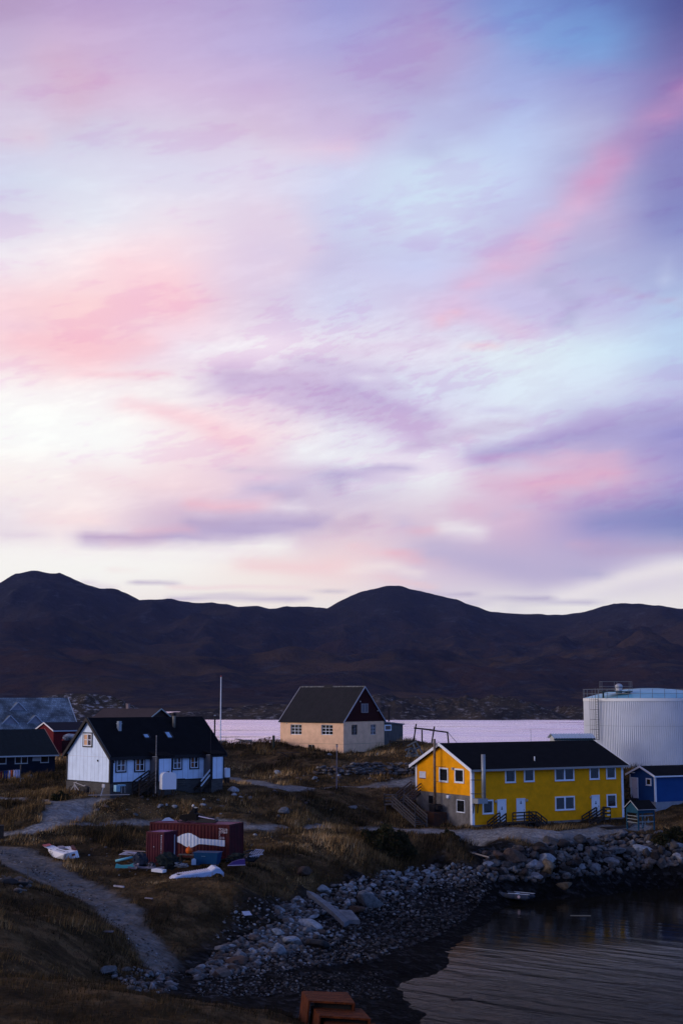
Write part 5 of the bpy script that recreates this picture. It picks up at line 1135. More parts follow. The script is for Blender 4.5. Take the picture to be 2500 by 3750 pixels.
PALEB = mat('pale_blue_edge', (.36, .42, .50), .5); MB().bar((SL + .2, -.3, ze - .3 * s_ + .14), (SL + .2, SW / 2, ze + rise + .14), .08, .16).build('bargeboard', PALEB, sr)
DGM = mat('dormer_face', (.26, .27, .33), .7, var=.25, vscale=6)
for px, py, w in ((67, 2601, 1.05), (38, 2650, 1.05), (130, 2649, 1.05)):
    p = on_roof(SF, px, py, s_, ze + .14); h = 1.05; d = h / s_
    V_ = [(p[0] - w, p[1], p[2]), (p[0] + w, p[1], p[2]), (p[0], p[1] - .12, p[2] + h), (p[0], p[1] + d + .1, p[2] + h)]
    do = MB().add([(p[0] - w, p[1] + .02, p[2] - .05), (p[0] + w, p[1] + .02, p[2] - .05), (p[0], p[1] + .02, p[2] + h * .97)], [(0, 1, 2)]).build('dormer', DGM, sr)
    MB().add([(p[0] - w - .12, p[1] - .14, p[2] - .04), (p[0], p[1] - .14, p[2] + h + .05), (p[0], p[1] + d + .2, p[2] + h + .05), (p[0] - w - .12, p[1] + .05, p[2] + .02)], [(0, 1, 2, 3)]).add([(p[0] + w + .12, p[1] - .14, p[2] - .04), (p[0], p[1] - .14, p[2] + h + .05), (p[0], p[1] + d + .2, p[2] + h + .05), (p[0] + w + .12, p[1] + .05, p[2] + .02)], [(3, 2, 1, 0)]).build('dormer_roof', SHG, do)
    e = MB(); e.bar((p[0] - w - .14, p[1] - .16, p[2] - .05), (p[0], p[1] - .16, p[2] + h + .05), .06, .11); e.bar((p[0] + w + .14, p[1] - .16, p[2] - .05), (p[0], p[1] - .16, p[2] + h + .05), .06, .11); e.build('dormer_edge', PALEB, do)

# ------------------------------------------------------------------ red shed and the brown roof behind the white house
QT = R(42); cn = PT(195, 2766, 185.0); QF = FR(cn[0], cn[1], cn[2] - .1, QT); qr = QF.empty('red_shed'); tag(qr, 'dark red boarded shed with white trimmed low gable behind the white house', 'shed')
QW = solve_W(QF, 133.5); ze = QF.front(195.5, 2675)[1]; rise = max(.8, QF.hit(158.8, 2648, 1, 0, 0, 0)[2] - ze); QL = 14; s_ = rise / (QW / 2)
REDB = seams('red_shed_boards', (.12, .010, .014), (.05, .006, .008), 1 / .22, .12)
body(qr, 'wall', QL, QW, -1.5, ze, rise, REDB); roof(qr, QL, QW, ze, rise, mat('violet_black_roof', (.014, .012, .02), .8, var=.2), over=.25, gover=.2, t=.1)
bargeboard(qr, -.2, QW, ze, rise, mat('pinkish_white_barge', (.70, .66, .66), .5), over=.27, h=.17, t=.1); fascia(qr, QL, ze, s_, PALEB, over=.25, gover=.2, h=.16, t=.1)
NT = R(-25); ap = PT(582.7, 2595, 160.0); NL = 7.1; NW = 6.0; rise = 1.35
# corner from apex: apex = o + L*ux + W/2*uy
ux = (math.cos(NT), math.sin(NT)); uy = (-math.sin(NT), math.cos(NT)); nz = 9.2
NF = FR(ap[0] - NL * ux[0] - NW / 2 * uy[0], ap[1] - NL * ux[1] - NW / 2 * uy[1], nz, NT); nr = NF.empty('brown_roofed_house'); tag(nr, 'low house with dull brown roof and short chimney seen just over the white house', 'house')
ze = ap[2] - nz - rise - .12; body(nr, 'wall', NL, NW, -1, ze, rise, mat('dark_brown_gable', (.028, .018, .014), .8)); roof(nr, NL, NW, ze, rise, mat('brown_felt_roof', (.050, .036, .038), .85, var=.2, vscale=1), over=.3, gover=.3, t=.12)
bargeboard(nr, NL + .3, NW, ze, rise, mat('teal_grey_barge', (.26, .33, .34), .6), over=.32, h=.13, t=.12, sgn=1, lift=.02)
p = on_roof(NF, 469, 2594, rise / (NW / 2), ze + .1); MB().box(p[0] - .16, p[0] + .16, p[1] - .16, p[1] + .16, p[2] - .5, p[2] + .45).box(p[0] - .2, p[0] + .2, p[1] - .2, p[1] + .2, p[2] + .451, p[2] + .53).build('chimney', mat('pinkish_chimney', (.20, .15, .15), .8), nr)
# crate, barrel and covered bundle between the red shed and the white house
gq = PT(236, 2764, 176); e_ = empty('red_cabinet', (gq[0], gq[1], gq[2] - .1), R(20)); tag(e_, 'upright narrow red metal cabinet standing beside the red shed', 'cabinet')
MB().box(-.28, .28, -.25, .25, 0, 1.95).build('body', mat('bright_red_metal', (.30, .025, .022), .5, var=.3), e_); MB().box(-.22, .22, -.275, -.252, .1, 1.85).build('door', mat('bright_red_metal', (.30, .025, .022), .5), e_)
gq = PT(262, 2700, 172); MB_ = MB().ball((0, 0, 0), 1.0, .8, .42, 14, 8, .14, 4); o = MB_.build('tarp_bundle', mat('wrinkled_grey_tarp', (.34, .38, .44), .6, col2=(.08, .09, .11), vscale=3.5, bump=1, bscale=5)); o.location = (gq[0], gq[1], gq[2]); tag(o, 'crumpled pale grey tarpaulin bundle on top of a dark red crate stack', 'tarpaulin')
MB().box(-1.0, 1.0, -.6, .6, -1.9, -.36).box(-.5, .95, -.66, -.61, -1.4, -.9).build('dark_red_crates', mat('dark_red_crate', (.05, .012, .012), .7, var=.4, vscale=2)).location = gq
o = COL.objects['dark_red_crates']; tag(o, 'stack of dark red crates under the crumpled tarpaulin beside the white gable', 'crates')

# ------------------------------------------------------------------ storage tank
tc_ = PT(2382, 2700, 178.0); TR = 8.15; tz = 8.4; tr = empty('storage_tank', (tc_[0], tc_[1], tz)); tag(tr, 'huge round white corrugated storage tank with domed top behind the yellow house', 'storage tank')
ztop = PT(2140, 2557, 176)[2] - tz; n = 208; V, F_ = [], []
TKM = mat('white_corrugated_cladding', (.66, .69, .74), .5, var=.10, vscale=.5)
prof = [(0, .13), (.40, .13), (.5, 0), (.9, 0)]
ring = []
for i in range(n):
    for f, d in prof: a = 2 * math.pi * (i + f) / n; ring.append(((TR - d) * math.cos(a), (TR - d) * math.sin(a)))
m_ = len(ring)
for z in (-1.2, ztop - .32): V += [(x, y, z) for x, y in ring]
F_ = [(k, (k + 1) % m_, m_ + (k + 1) % m_, m_ + k) for k in range(m_)]
add_mesh('cladding', V, F_, TKM, tr)
b = MB().tube((0, 0, ztop - .34), (0, 0, ztop), TR + .04, n=120, cap=True); b.build('rim_band', mat('rim_white', (.62, .64, .66), .5), tr)
b = MB().tube((0, 0, ztop * .62), (0, 0, ztop * .62 + .03), TR + .004, n=160, cap=False); b.build('seam_band', mat('seam_grey', (.30, .33, .36), .5), tr)
V = [(0, 0, ztop + 1.25)]; F_ = []; ns, nr_ = 64, 8
for j in range(1, nr_ + 1):
    rr_ = TR * j / nr_ * .995; z = ztop + .01 + 1.25 * (1 - (j / nr_) ** 2)
    for k in range(ns): a = 2 * math.pi * k / ns; V.append((rr_ * math.cos(a), rr_ * math.sin(a), z))
F_ = [(0, 1 + k, 1 + (k + 1) % ns) for k in range(ns)]
for j in range(nr_ - 1):
    for k in range(ns): a = 1 + j * ns + k; b_ = 1 + j * ns + (k + 1) % ns; F_.append((a, a + ns, b_ + ns, b_))
add_mesh('dome', V, F_, mat('turquoise_dome_paint', (.13, .38, .52), .4, col2=(.24, .48, .62), vscale=.4), tr, True)
RAILM = mat('grey_rail_steel', (.16, .17, .18), .5, metal=.4)
rl = MB(); nn_ = 36
for k in range(nn_):
    a0, a1 = 2 * math.pi * k / nn_, 2 * math.pi * (k + 1) / nn_; p0 = (TR * math.cos(a0), TR * math.sin(a0)); p1 = (TR * math.cos(a1), TR * math.sin(a1))
    rl.bar((*p0, ztop), (*p0, ztop + 1.1), .045)
    for z in (.55, 1.1): rl.bar((*p0, ztop + z), (*p1, ztop + z), .04)
rl.build('railing', RAILM, tr)
al = math.radians(-128.5)       # ladder position on the near left of the tank
# find angle whose column is px 2191
best = min(range(180, 300), key=lambda d: abs((1250 + (tc_[0] + TR * math.cos(math.radians(d))) / (tc_[1] + TR * math.sin(math.radians(d))) * FPX / math.cos(PITCH)) - 2190)); al = math.radians(best)
rx, ry = math.cos(al), math.sin(al); tx, ty = -ry, rx; zlow = PT(2193, 2711, 171)[2] - tz
ld = MB(); Rr = TR + .35
for s in (-.26, .26): ld.bar((Rr * rx + tx * s, Rr * ry + ty * s, zlow), (Rr * rx + tx * s, Rr * ry + ty * s, ztop + 1.2), .06)
z = zlow
while z < ztop: ld.bar((Rr * rx - tx * .26, Rr * ry - ty * .26, z), (Rr * rx + tx * .26, Rr * ry + ty * .26, z), .035); z += .3
lo_ = ld.build('ladder', RAILM, tr); cg = MB(); Rc = TR + 1.15
for k in range(5):
    z = zlow + .05 + (ztop - zlow) * k / 4.2
    P = [(Rr * rx - tx * .38, Rr * ry - ty * .38, z), (Rc * rx - tx * .36, Rc * ry - ty * .36, z), (Rc * rx + tx * .36, Rc * ry + ty * .36, z), (Rr * rx + tx * .38, Rr * ry + ty * .38, z)]
    for a, b_ in zip(P[:-1], P[1:]): cg.bar(a, b_, .05)
for s in (-.36, 0, .36): cg.bar((Rc * rx + tx * s, Rc * ry + ty * s, zlow), (Rc * rx + tx * s, Rc * ry + ty * s, ztop), .035)
cg.build('safety_cage', RAILM, lo_)
# platform with rails and vent on the near left of the dome
pc = ((TR - 1.0) * math.cos(al + .18), (TR - 1.0) * math.sin(al + .18)); pf = MB().box(pc[0] - 1.5, pc[0] + 2.2, pc[1] - .9, pc[1] + .9, ztop + .75, ztop + .85)
pf.box(pc[0] - 1.4, pc[0] - 1.2, pc[1] - .8, pc[1] - .6, ztop - .0, ztop + .75).box(pc[0] + 1.4, pc[0] + 1.6, pc[1] - .8, pc[1] - .6, ztop, ztop + .75); po_ = pf.build('platform', mat('dark_teal_steel', (.03, .055, .06), .6), tr)
rb = MB(); z0 = ztop + .85
Pq = [(pc[0] - 1.45, pc[1] - .85), (pc[0] + 2.15, pc[1] - .85), (pc[0] + 2.15, pc[1] + .85), (pc[0] - 1.45, pc[1] + .85), (pc[0] - 1.45, pc[1] - .85)]
for a, b_ in zip(Pq[:-1], Pq[1:]):
    for q in (a, ((a[0] + b_[0]) / 2, (a[1] + b_[1]) / 2)): rb.bar((*q, z0), (*q, z0 + 1.15), .045)
    for h in (.55, 1.15): rb.bar((*a, z0 + h), (*b_, z0 + h), .04)
rb.build('platform_railing', RAILM, po_)
MB().tube((pc[0] + .75, pc[1] + .1, ztop + .5), (pc[0] + .75, pc[1] + .1, ztop + 1.45), .38, n=18).ball((pc[0] + .75, pc[1] + .1, ztop + 1.40), .46, .46, .36, 18, 10).build('vent_cap', mat('dull_vent_metal', (.45, .47, .5), .4, metal=.5), tr, True)
MB().tube((TR * .55, -TR * .68, ztop + .2), (TR * .55, -TR * .68, ztop + 1.2), .32, n=12).build('roof_nozzle', mat('bright_vent_metal', (.7, .7, .72), .25, metal=.8), tr, True)
MB().tube((TR * .65, -TR * .60, ztop + .2), (TR * .65, -TR * .60, ztop + 1.35), .42, n=12).build('roof_nozzle', BLACKTRIM, tr, True)

# pump hut with corrugated roof
HT = R(14); cn = PT(2031, 2735, 166.0); HF = FR(cn[0], cn[1], 8.8, HT); hr_ = HF.empty('pump_hut'); tag(hr_, 'small pale hut with pale blue corrugated roof between the yellow house roof and the tank', 'hut')
HW = 1.5; ze = HF.front(2031, 2702)[1]; HL = HF.len_x(2172); rise = .38
MB().prism([(0, -1), (HW, -1), (HW, ze), (HW / 2, ze + rise), (0, ze)], 'x', 0, HL).build('wall', seams('ribbed_pale_cladding', (.50, .52, .52), (.22, .24, .25), 1 / .22, .35), hr_)
cm = mat('pale_blue_corrugated_roof', (.42, .50, .58), .4, var=.15); V, F_ = [], []; nc = int((HL + .5) / .05)
for i in range(nc + 1):
    x = -.25 + (HL + .5) * i / nc; dz_ = .045 * math.sin(x * 2 * math.pi / .33)
    for y, z in ((-.25, ze - .13), (HW / 2, ze + rise), (HW + .25, ze - .13)): V.append((x, y, z + .08 + dz_))
    if i: k = len(V) - 6; F_ += [(k, k + 3, k + 4, k + 1), (k + 1, k + 4, k + 5, k + 2)]
add_mesh('roof', V, F_, cm, hr_); MB().box(-.2, HL + .2, -.22, -.16, ze - .28, ze - .06).build('gutter', mat('dark_green_gutter', (.02, .045, .045), .5), hr_)

# ------------------------------------------------------------------ blue house on the right and fish stall
UT = R(26); cn = PT(2398.5, 2936.5, 148.0); UF = FR(cn[0], cn[1], cn[2] - .02, UT); ur = UF.empty('blue_house'); tag(ur, 'bright blue house with white trim and black roof on a pale concrete base', 'house')
UW = solve_W(UF, 2306.3); ze = UF.front(2398.5, 2841)[1]; rise = UF.hit(2346, 2806, 1, 0, 0, -.2)[2] - ze - .1; UL = UF.len_x(2545); s_ = rise / (UW / 2); print('blue', UW, ze, rise, UL)
BLUE = mat('blue_wall_paint', (.006, .055, .20), .6, var=.15, vscale=1)
MB().box(0, UL, 0, UW, -2.6, -.005).build('foundation', mat('pale_blue_grey_concrete', (.24, .26, .30), .8, var=.25, vscale=1), ur)
wb = MB().prism([(0, 0), (UW, 0), (UW, ze), (UW / 2, ze + rise), (0, ze)], 'x', 0, UL); clap(wb, FM, 0, ze, lambda z: (0, UL), .14, .015); wb.build('wall', BLUE, ur)
roof(ur, UL, UW, ze, rise, ROOFB, over=.35, gover=.3, t=.12); bargeboard(ur, -.3, UW, ze, rise, WHITE, over=.36, h=.2, t=.12); fascia(ur, UL, ze, s_, WHITE, over=.35, gover=.3, h=.14, t=.12)
MB().box(-.05, .12, -.05, -.017, 0, ze).build('corner_board', WHITE, ur); MB().box(-.05, -.01, -.05, .12, 0, ze).build('corner_board', WHITE, ur); MB().box(-.05, -.01, UW - .12, UW + .03, 0, ze).build('corner_board', WHITE, ur)
door(ur, AM, rect_side(UF, (2311,2847,2336,2922)), mat('pinkish_door', (.62, .58, .66), .5), WHITE); window(ur, AM, rect_side(UF, (2365,2850,2384,2876.5)), tw=.12)
u, v = UF.side(2320, 2829); MB().box(-.25, -.03, u - .2, u + .2, v - .04, v + .04).build('wall_lamp', WHITE, ur)
y0 = UF.side(2338, 2922)[0]; zf = UF.side(2320, 2923)[1]; dk = MB().box(-1.2, -.04, y0, UW + 2.2, zf - .08, zf); 
for yy in (y0 + .1, UW, UW + 2.1): dk.bar((-1.1, yy, -2.4), (-1.1, yy, zf - .08), .1)
dk = dk.build('deck', WOODD, ur); railing(dk, [(-1.12, y0 + .05, zf), (-1.12, UW + 2.1, zf)], WOODD, h=1.15, nrail=2)
KT = R(25); cn = PT(2336, 3030, 135.5); KF = FR(cn[0], cn[1], cn[2], KT); kr = KF.empty('fish_stall'); tag(kr, 'small open teal blue stall with black gable roof beside the yellow house', 'stall')
KW = solve_W(KF, 2292, .5); KL = KF.len_x(2396); ze = KF.front(2336, 2962)[1]; zp = KF.front(2336, 2979)[1]; rise = KF.hit(2309, 2934, 1, 0, 0, -.1)[2] - ze; TEAL = mat('teal_blue_paint', (.008, .055, .10), .7, var=.25, vscale=2); s_ = rise / (KW / 2); print('stall', KW, KL, ze, rise)
fp = MB()
for x in (.05, KL - .05):
    for y in (.05, KW - .05): fp.bar((x, y, -.3), (x, y, ze), .12)
fp.build('post', TEAL, kr); MB().box(.0, KL, -.02, .03, zp, ze).box(0, KL, KW - .03, KW + .02, zp, ze).box(-.02, .03, .031, KW - .031, zp, ze).box(KL - .03, KL + .02, .031, KW - .031, zp, ze).build('side_panel', TEAL, kr)
MB().prism([(.0, ze), (KW, ze), (KW / 2, ze + rise)], 'x', .0, .03).prism([(.0, ze), (KW, ze), (KW / 2, ze + rise)], 'x', KL - .03, KL).build('gable_panel', TEAL, kr)
roof(kr, KL, KW, ze, rise, ROOFB, over=.18, gover=.15, t=.05); bargeboard(kr, -.15, KW, ze, rise, mat('faded_beige_trim', (.32, .33, .34), .6), over=.2, h=.08, t=.05, th=.03); fascia(kr, KL, ze, s_, mat('faded_beige_trim', (.32, .33, .34), .6), over=.18, gover=.15, h=.06, t=.05)
rb = MB()
for z in (zp - .28, zp - .85): rb.box(.12, KL - .1, -.03, .01, z, z + .11)
for z in (zp - .3, zp - .6, zp - .9): rb.box(-.01, .02, .12, KW - .1, z, z + .06)
rb.build('rail', mat('grey_rail_wood', (.22, .25, .26), .8, var=.3), kr)
nt_ = MB(); r_ = random.Random(4)
for (x, y, w, top_, bot) in ((.2, .35, .28, zp - .05, .3), (.75, -.0, .22, zp - .2, .05), (1.15, .02, .25, zp - .3, .35), (.45, -.05, .18, .6, .0)):
    P = []
    for j in range(7):
        z = top_ + (bot - top_) * j / 6; ww = w * (.5 + .5 * math.sin(j * .9 + x * 3)) + .06
        P.append((x + r_.uniform(-.05, .05) - ww / 2, y - .04 * (j % 2), z)); P.append((x + r_.uniform(-.05, .05) + ww / 2, y + .05 * (j % 2), z))
    nt_.add(P, [(2 * j, 2 * j + 1, 2 * j + 3, 2 * j + 2) for j in range(6)])
o = nt_.build('hanging_net', mat('pale_hanging_net', (.30, .32, .30), .8, var=.4, vscale=8)); o.location = KF.o; o.rotation_euler = (0, 0, KT); tag(o, 'pale fishing net hanging in ragged folds from the teal blue stall', 'net')
g = G([(2306, 3022)])[0]; put_rock(g[0], g[1], .45, 'round pale grey stone under the left post of the teal stall', 'x', seed=5, zoff=.4); del COL.objects[-1]['group']
pk = MB(); r_ = random.Random(8)
for i in range(9): a = r_.uniform(-.25, .25); y = i * .12; pk.bar((-1.6 + r_.uniform(-.3, .3), y, .08 + .03 * (i % 3)), (1.4 + r_.uniform(-.5, .4), y + a, .1 + .03 * (i % 3)), .14, .04)
g = G([(2270, 3035)])[0]; o = pk.build('plank_pile', WOODD); o.location = g; o.rotation_euler = (0, 0, R(22)); tag(o, 'flat pile of old dark planks between the yellow house and the teal stall', 'planks')
# ------------------------------------------------------------------ containers
REDC = mat('dark_red_container_paint', (.065, .005, .009), .6, col2=(.035, .004, .006), vscale=1.2)
REDR = mat('faded_red_container_roof', (.30, .06, .10), .5, col2=(.18, .03, .05), vscale=1.5)
PURC = mat('maroon_container_paint', (.075, .008, .018), .6, col2=(.05, .006, .013), vscale=1.5)
PURR = mat('faded_magenta_roof', (.40, .10, .22), .4, col2=(.30, .07, .14), vscale=2)
WPAINT = mat('white_painted_shape', (.62, .66, .74), .55, var=.15, vscale=2)
def corr(u, per=.28, d=.036):                 # trapezoid corrugation depth at u
    f = (u / per) % 1.0
    return 0 if f < .25 else (d * (f - .25) / .25 if f < .5 else (d if f < .75 else d * (1 - f) / .25))
def corr_panel(mb, mp, u0, u1, v0, v1, per=.28, d=.036, off=0.0):
    us = [u0]; k = math.floor(u0 / per) * per
    while k < u1:
        for f in (0, .25, .5, .75):
            if u0 < k + f * per < u1: us.append(k + f * per)
        k += per
    us.append(u1); V = []
    for u in us: V += [mp(u, v0, off - corr(u, per, d)), mp(u, v1, off - corr(u, per, d))]
    mb.add(V, [(2 * i, 2 * i + 2, 2 * i + 3, 2 * i + 1) for i in range(len(us) - 1)])
def container(F, name, label, L_, W_, h, wm, rm, per=.28):
    r = F.empty(name); tag(r, label, 'container'); fm = mapper('F'); am = mapper('A'); bm_ = mapper('B', L_); wb = MB()
    for mp, a, b in ((fm, .12, L_ - .12), (am, .1, W_ - .1), (bm_, .1, W_ - .1), (lambda u, v, n: (u, W_ + n, v), .12, L_ - .12)): corr_panel(wb, mp, a, b, .15, h - .12, per, off=-.02)
    wb.build('wall', wm, r); fr = MB(); e = .002
    for x in (0, L_ - .13):
        for y in (0, W_ - .11): fr.box(x, x + .13, y, y + .11, 0, h)
    for y in (0, W_ - .08): fr.box(.13 + e, L_ - .13 - e, y + .003, y + .08, 0, .16); fr.box(.13 + e, L_ - .13 - e, y + .003, y + .08, h - .13, h - .004)
    for x in (0, L_ - .08): fr.box(x + .003, x + .08, .11 + e, W_ - .11 - e, 0, .16); fr.box(x + .003, x + .08, .11 + e, W_ - .11 - e, h - .13, h - .004)
    fr.build('frame', wm, r); rf = MB(); corr_panel(rf, lambda u, v, n: (u, v, h - .02 + n), .09, L_ - .09, .085, W_ - .085, .23, .03); rf.build('roof_panel', rm, r)
    return r
CT = R(-20); CL = 6.63; CW = 2.6; CH = 2.5; cc = PT(839.4, 3143, 108.0); CF = FR(cc[0] - CL * math.cos(CT), cc[1] - CL * math.sin(CT), cc[2] - .06, CT)
cr_ = container(CF, 'shipping_container', 'large dark red shipping container with a white painted shape along its side', CL, CW, CH, REDC, REDR)
def cpx(x, y): return (650 + x / 4.752, 2960 + y / 4.752)
topl = [(-5,497),(10,493),(80,455),(130,440),(180,432),(230,435),(265,455),(330,490),(380,525),(470,532),(600,543),(740,550),(822,556)]
botl = [(-5,590),(10,595),(60,615),(120,655),(175,680),(235,685),(290,665),(330,640),(375,622),(480,630),(540,638),(640,645),(750,662),(822,667)]
T_ = np.array([CF.front(*cpx(*p)) for p in topl]); B_2 = np.array([CF.front(*cpx(*p)) for p in botl]); us = np.arange(max(T_[0, 0], B_2[0, 0]), min(T_[-1, 0], B_2[-1, 0]), .035); V = []
for u in us: n_ = -.02 - corr(u) + .006; V += [(u, -n_, float(np.interp(u, B_2[:, 0], B_2[:, 1]))), (u, -n_, float(np.interp(u, T_[:, 0], T_[:, 1])))]
add_mesh('painted_shape', V, [(2 * i, 2 * i + 2, 2 * i + 3, 2 * i + 1) for i in range(len(us) - 1)], WPAINT, cr_)
def text_mesh(name, s, size, root, M_, m, spacing=1.0):
    cu = bpy.data.curves.new('t', 'FONT'); cu.body = s; cu.size = size; cu.space_line = spacing; cu.extrude = .002; cu.offset = size * .02
    t = bpy.data.objects.new('t', cu); COL.objects.link(t); bpy.context.view_layer.update()
    me = bpy.data.meshes.new_from_object(t.evaluated_get(bpy.context.evaluated_depsgraph_get())); bpy.data.objects.remove(t)
    me.materials.clear(); me.materials.append(m); o = bpy.data.objects.new(name, me); COL.objects.link(o); o.parent = root; o.matrix_local = M_; return o
from mathutils import Matrix, Vector
LET = mat('faded_white_lettering', (.42, .38, .42), .6)
u, v = CF.front(802, 3041)
text_mesh('lettering', 'TCLU\n277061\n3\n2210', .23, cr_, Matrix.Translation((u, -.03, v)) @ Matrix.Rotation(math.pi / 2, 4, 'X'), LET, .9)
u, v = CF.front(829, 3042); text_mesh('lettering', '8\n8', .2, cr_, Matrix.Translation((u, -.03, v)) @ Matrix.Rotation(math.pi / 2, 4, 'X'), LET, .9)
mT = R(-25); mc = PT(598.9, 3164, 105.4); ML, MW_, MH = 1.5, 1.85, 2.3
MF = FR(mc[0] - ML * math.cos(mT), mc[1] - ML * math.sin(mT), mc[2] - .05, mT); mr_ = container(MF, 'small_container', 'small maroon container with faded magenta roof in front of the large one', ML, MW_, MH, PURC, PURR, .22)
u, v = MF.front(590, 3063); text_mesh('lettering', 'M\nR\nK\nU\n2\n0\n0\n7\n1\n8\n4', .14, mr_, Matrix.Translation((u, -.01, v)) @ Matrix.Rotation(math.pi / 2, 4, 'X'), mat('pale_lettering', (.5, .5, .6), .6), 1.05)
MB().box(ML - .02 + .002, ML + .01, MW_ * .78, MW_ * .84, .5, MH - .3).build('pale_bar', LET, mr_); u, v = MF.front(564.5, 3101); MB().ball((u, -.03, v), .045, .02, .045).build('lock', LET, mr_)
# snowmobile on the container roof
sm = CF.w(.0, 0, 0); u0 = CF.hit(662, 3012, 0, 1, 0, 1.1)[0]; so = CF.w(u0, 1.15, CH); sl = empty('snowmobile', so, CT); tag(sl, 'black snowmobile with windshield lying on top of the large red container', 'snowmobile')
BKP = mat('black_plastic', (.006, .006, .007), .6, var=.2, spec=.05); 
MB().prism([(.0,.30),(.1,.52),(.75,.62),(1.0,.80),(1.25,.72),(1.45,.60),(1.5,.20),(.5,.12),(.1,.18)], 'y', -.32, .32).build('hood', BKP, sl)
MB().prism([(.92,.78),(1.12,1.12),(1.3,1.06),(1.26,.7)], 'y', -.26, .26).build('windshield', mat('smoked_screen', (.012, .013, .016), .15), sl)
MB().prism([(1.5,.30),(1.46,.66),(2.0,.46),(2.7,.42),(2.75,.30)], 'y', -.18, .18).build('seat', BKP, sl); MB().prism([(1.2,.12),(1.3,.0),(2.9,.0),(3.05,.14),(2.95,.28),(1.4,.30)], 'y', -.2, .2).build('track', BLACKTRIM, sl)
for s in (-1, 1): MB().prism([(-.15,.16),(-.05,.02),(1.0,.0),(1.0,.05),(.0,.08)], 'y', s * .42 - .06, s * .42 + .06).bar((.55, s * .42, .05), (.7, s * .25, .3), .05).build('ski', BKP, sl)
MB().bar((1.28, -.38, .98), (1.28, .38, .98), .05).bar((1.28, 0, .7), (1.28, 0, .98), .05).build('handlebar', BKP, sl)
MB().prism([(1.55,.44),(1.6,.50),(2.5,.36),(2.9,.30),(2.9,.27),(2.4,.31)], 'y', -.24, -.185).build('side_trim', mat('violet_white_trim', (.40, .38, .55), .5), sl)
o = MB().ball((0, 0, 0), .10, n=14).build('pale_float', mat('pale_float_plastic', (.62, .58, .52), .5), None, True); o.location = (so[0] + 1.0 * math.cos(CT), so[1] + 1.0 * math.sin(CT), so[2] + 1.22); tag(o, 'small pale round float perched on the snowmobile windshield', 'float')
p = CF.w(CF.hit(612, 3000, 0, 1, 0, 1.4)[0], 1.5, CH); o = MB().prism([(-.45, 0), (-.2, .2), (.1, .24), (.5, .02)], 'y', -.2, .2).build('blue_sheet', mat('light_blue_sheet', (.30, .40, .58), .5, bump=.4)); o.location = p; tag(o, 'folded light blue sheet on the left of the large container roof', 'sheet')
# fish tub, buoy, bench, jug
def pos(px, py, D=None):
    if D: return PT(px, py, D)
    g = G([(px, py)])[0]; return (g[0], g[1], g[2])
BTUB = mat('blue_plastic_tub', (.006, .05, .13), .45, var=.2, vscale=2)
p = PT(761, 3166, 104.6); t = empty('fish_tub', (p[0], p[1], p[2]), R(-12)); tag(t, 'big blue plastic fish tub standing before the large container', 'tub')
w0, w1, h = .78, .90, .90; 
def frustum(mb, w0, d0, w1, d1, z0, z1): 
    V = [(-w0, -d0, z0), (w0, -d0, z0), (w0, d0, z0), (-w0, d0, z0), (-w1, -d1, z1), (w1, -d1, z1), (w1, d1, z1), (-w1, d1, z1)]
    return mb.add(V, [(3,2,1,0),(4,5,6,7),(0,1,5,4),(1,2,6,5),(2,3,7,6),(3,0,4,7)])
frustum(MB(), w0, .5, w1, .58, .1, h - .06).box(-.7, -.45, -.5, .5, 0, .099).box(.45, .7, -.5, .5, 0, .099).build('body', BTUB, t); MB().box(-.94, .94, -.62, .62, h - .059, h).build('rim', BTUB, t); MB().box(-.3, .0, -.598, -.57, .62, .65).build('label_strip', mat('pale_blue_strip', (.1, .2, .3), .5), t)
p = PT(692, 3127, 105.6); o = MB().ball((0, 0, .245), .245, n=20, m=14).tube((0, 0, .47), (0, 0, .54), .05).build('orange_buoy', mat('orange_buoy_rubber', (.60, .10, .008), .45), None, True); o.location = p; tag(o, 'round orange buoy resting on a plank under the white painted shape', 'buoy')
bn = empty('plank_bench', (p[0], p[1], p[2] - .02), R(-14)); tag(bn, 'rough plank bench under the orange buoy', 'bench'); MB().box(-.75, .5, -.2, .2, -.07, 0).build('seat', WOODG, bn)
for x in (-.6, .35): MB().box(x - .06, x + .06, -.15, .15, -.75, -.071).build('leg', WOODD, bn)
p = PT(710, 3167, 104.0); o = MB().box(-.16, .16, -.11, .11, 0, .36).prism([(-.16, .361), (.16, .361), (.06, .44), (-.06, .44)], 'y', -.08, .08).build('jerry_can', mat('pale_blue_plastic', (.32, .44, .58), .4)); o.location = p; tag(o, 'pale blue plastic can standing left of the blue fish tub', 'can')
p = PT(582, 3193, 102.2); o = MB().box(-.46, .46, -.26, .26, 0, .2).box(-.2, .25, -.15, .1, .201, .23).build('foam_block', mat('white_foam', (.74, .72, .74), .6, var=.1)); o.location = p; o.rotation_euler = (0, R(3), R(-24)); tag(o, 'flat white foam block lying in front of the small container', 'block')
# upturned white slatted boat cover
p = PT(714, 3222, 101.0); t = empty('boat_cover', (p[0], p[1], p[2] + .05), R(24)); tag(t, 'long white ribbed boat canopy lying upturned on the grass edge', 'boat canopy')
CAN = mat('white_canopy_gelcoat', (.66, .66, .74), .4, var=.2, vscale=2); LB = mat('light_blue_gelcoat', (.34, .46, .66), .4, var=.2, vscale=2)
pts = [(-1.75,.12),(-1.5,.30),(-1.1,.42),(1.0,.62),(1.35,.85),(1.65,.8),(1.9,.52)]; V = []; F_ = []
for x, z in pts: V += [(x, -.42, z * .9), (x, .48, z), (x - .02, -.58, z * .9 - .34)]
for i in range(len(pts) - 1): k = 3 * i; F_ += [(k, k + 3, k + 4, k + 1), (k + 2, k + 5, k + 3, k)]
o = add_mesh('shell', V, F_, CAN, t); md = o.modifiers.new('s', 'SOLIDIFY'); md.thickness = .03
rb = MB()
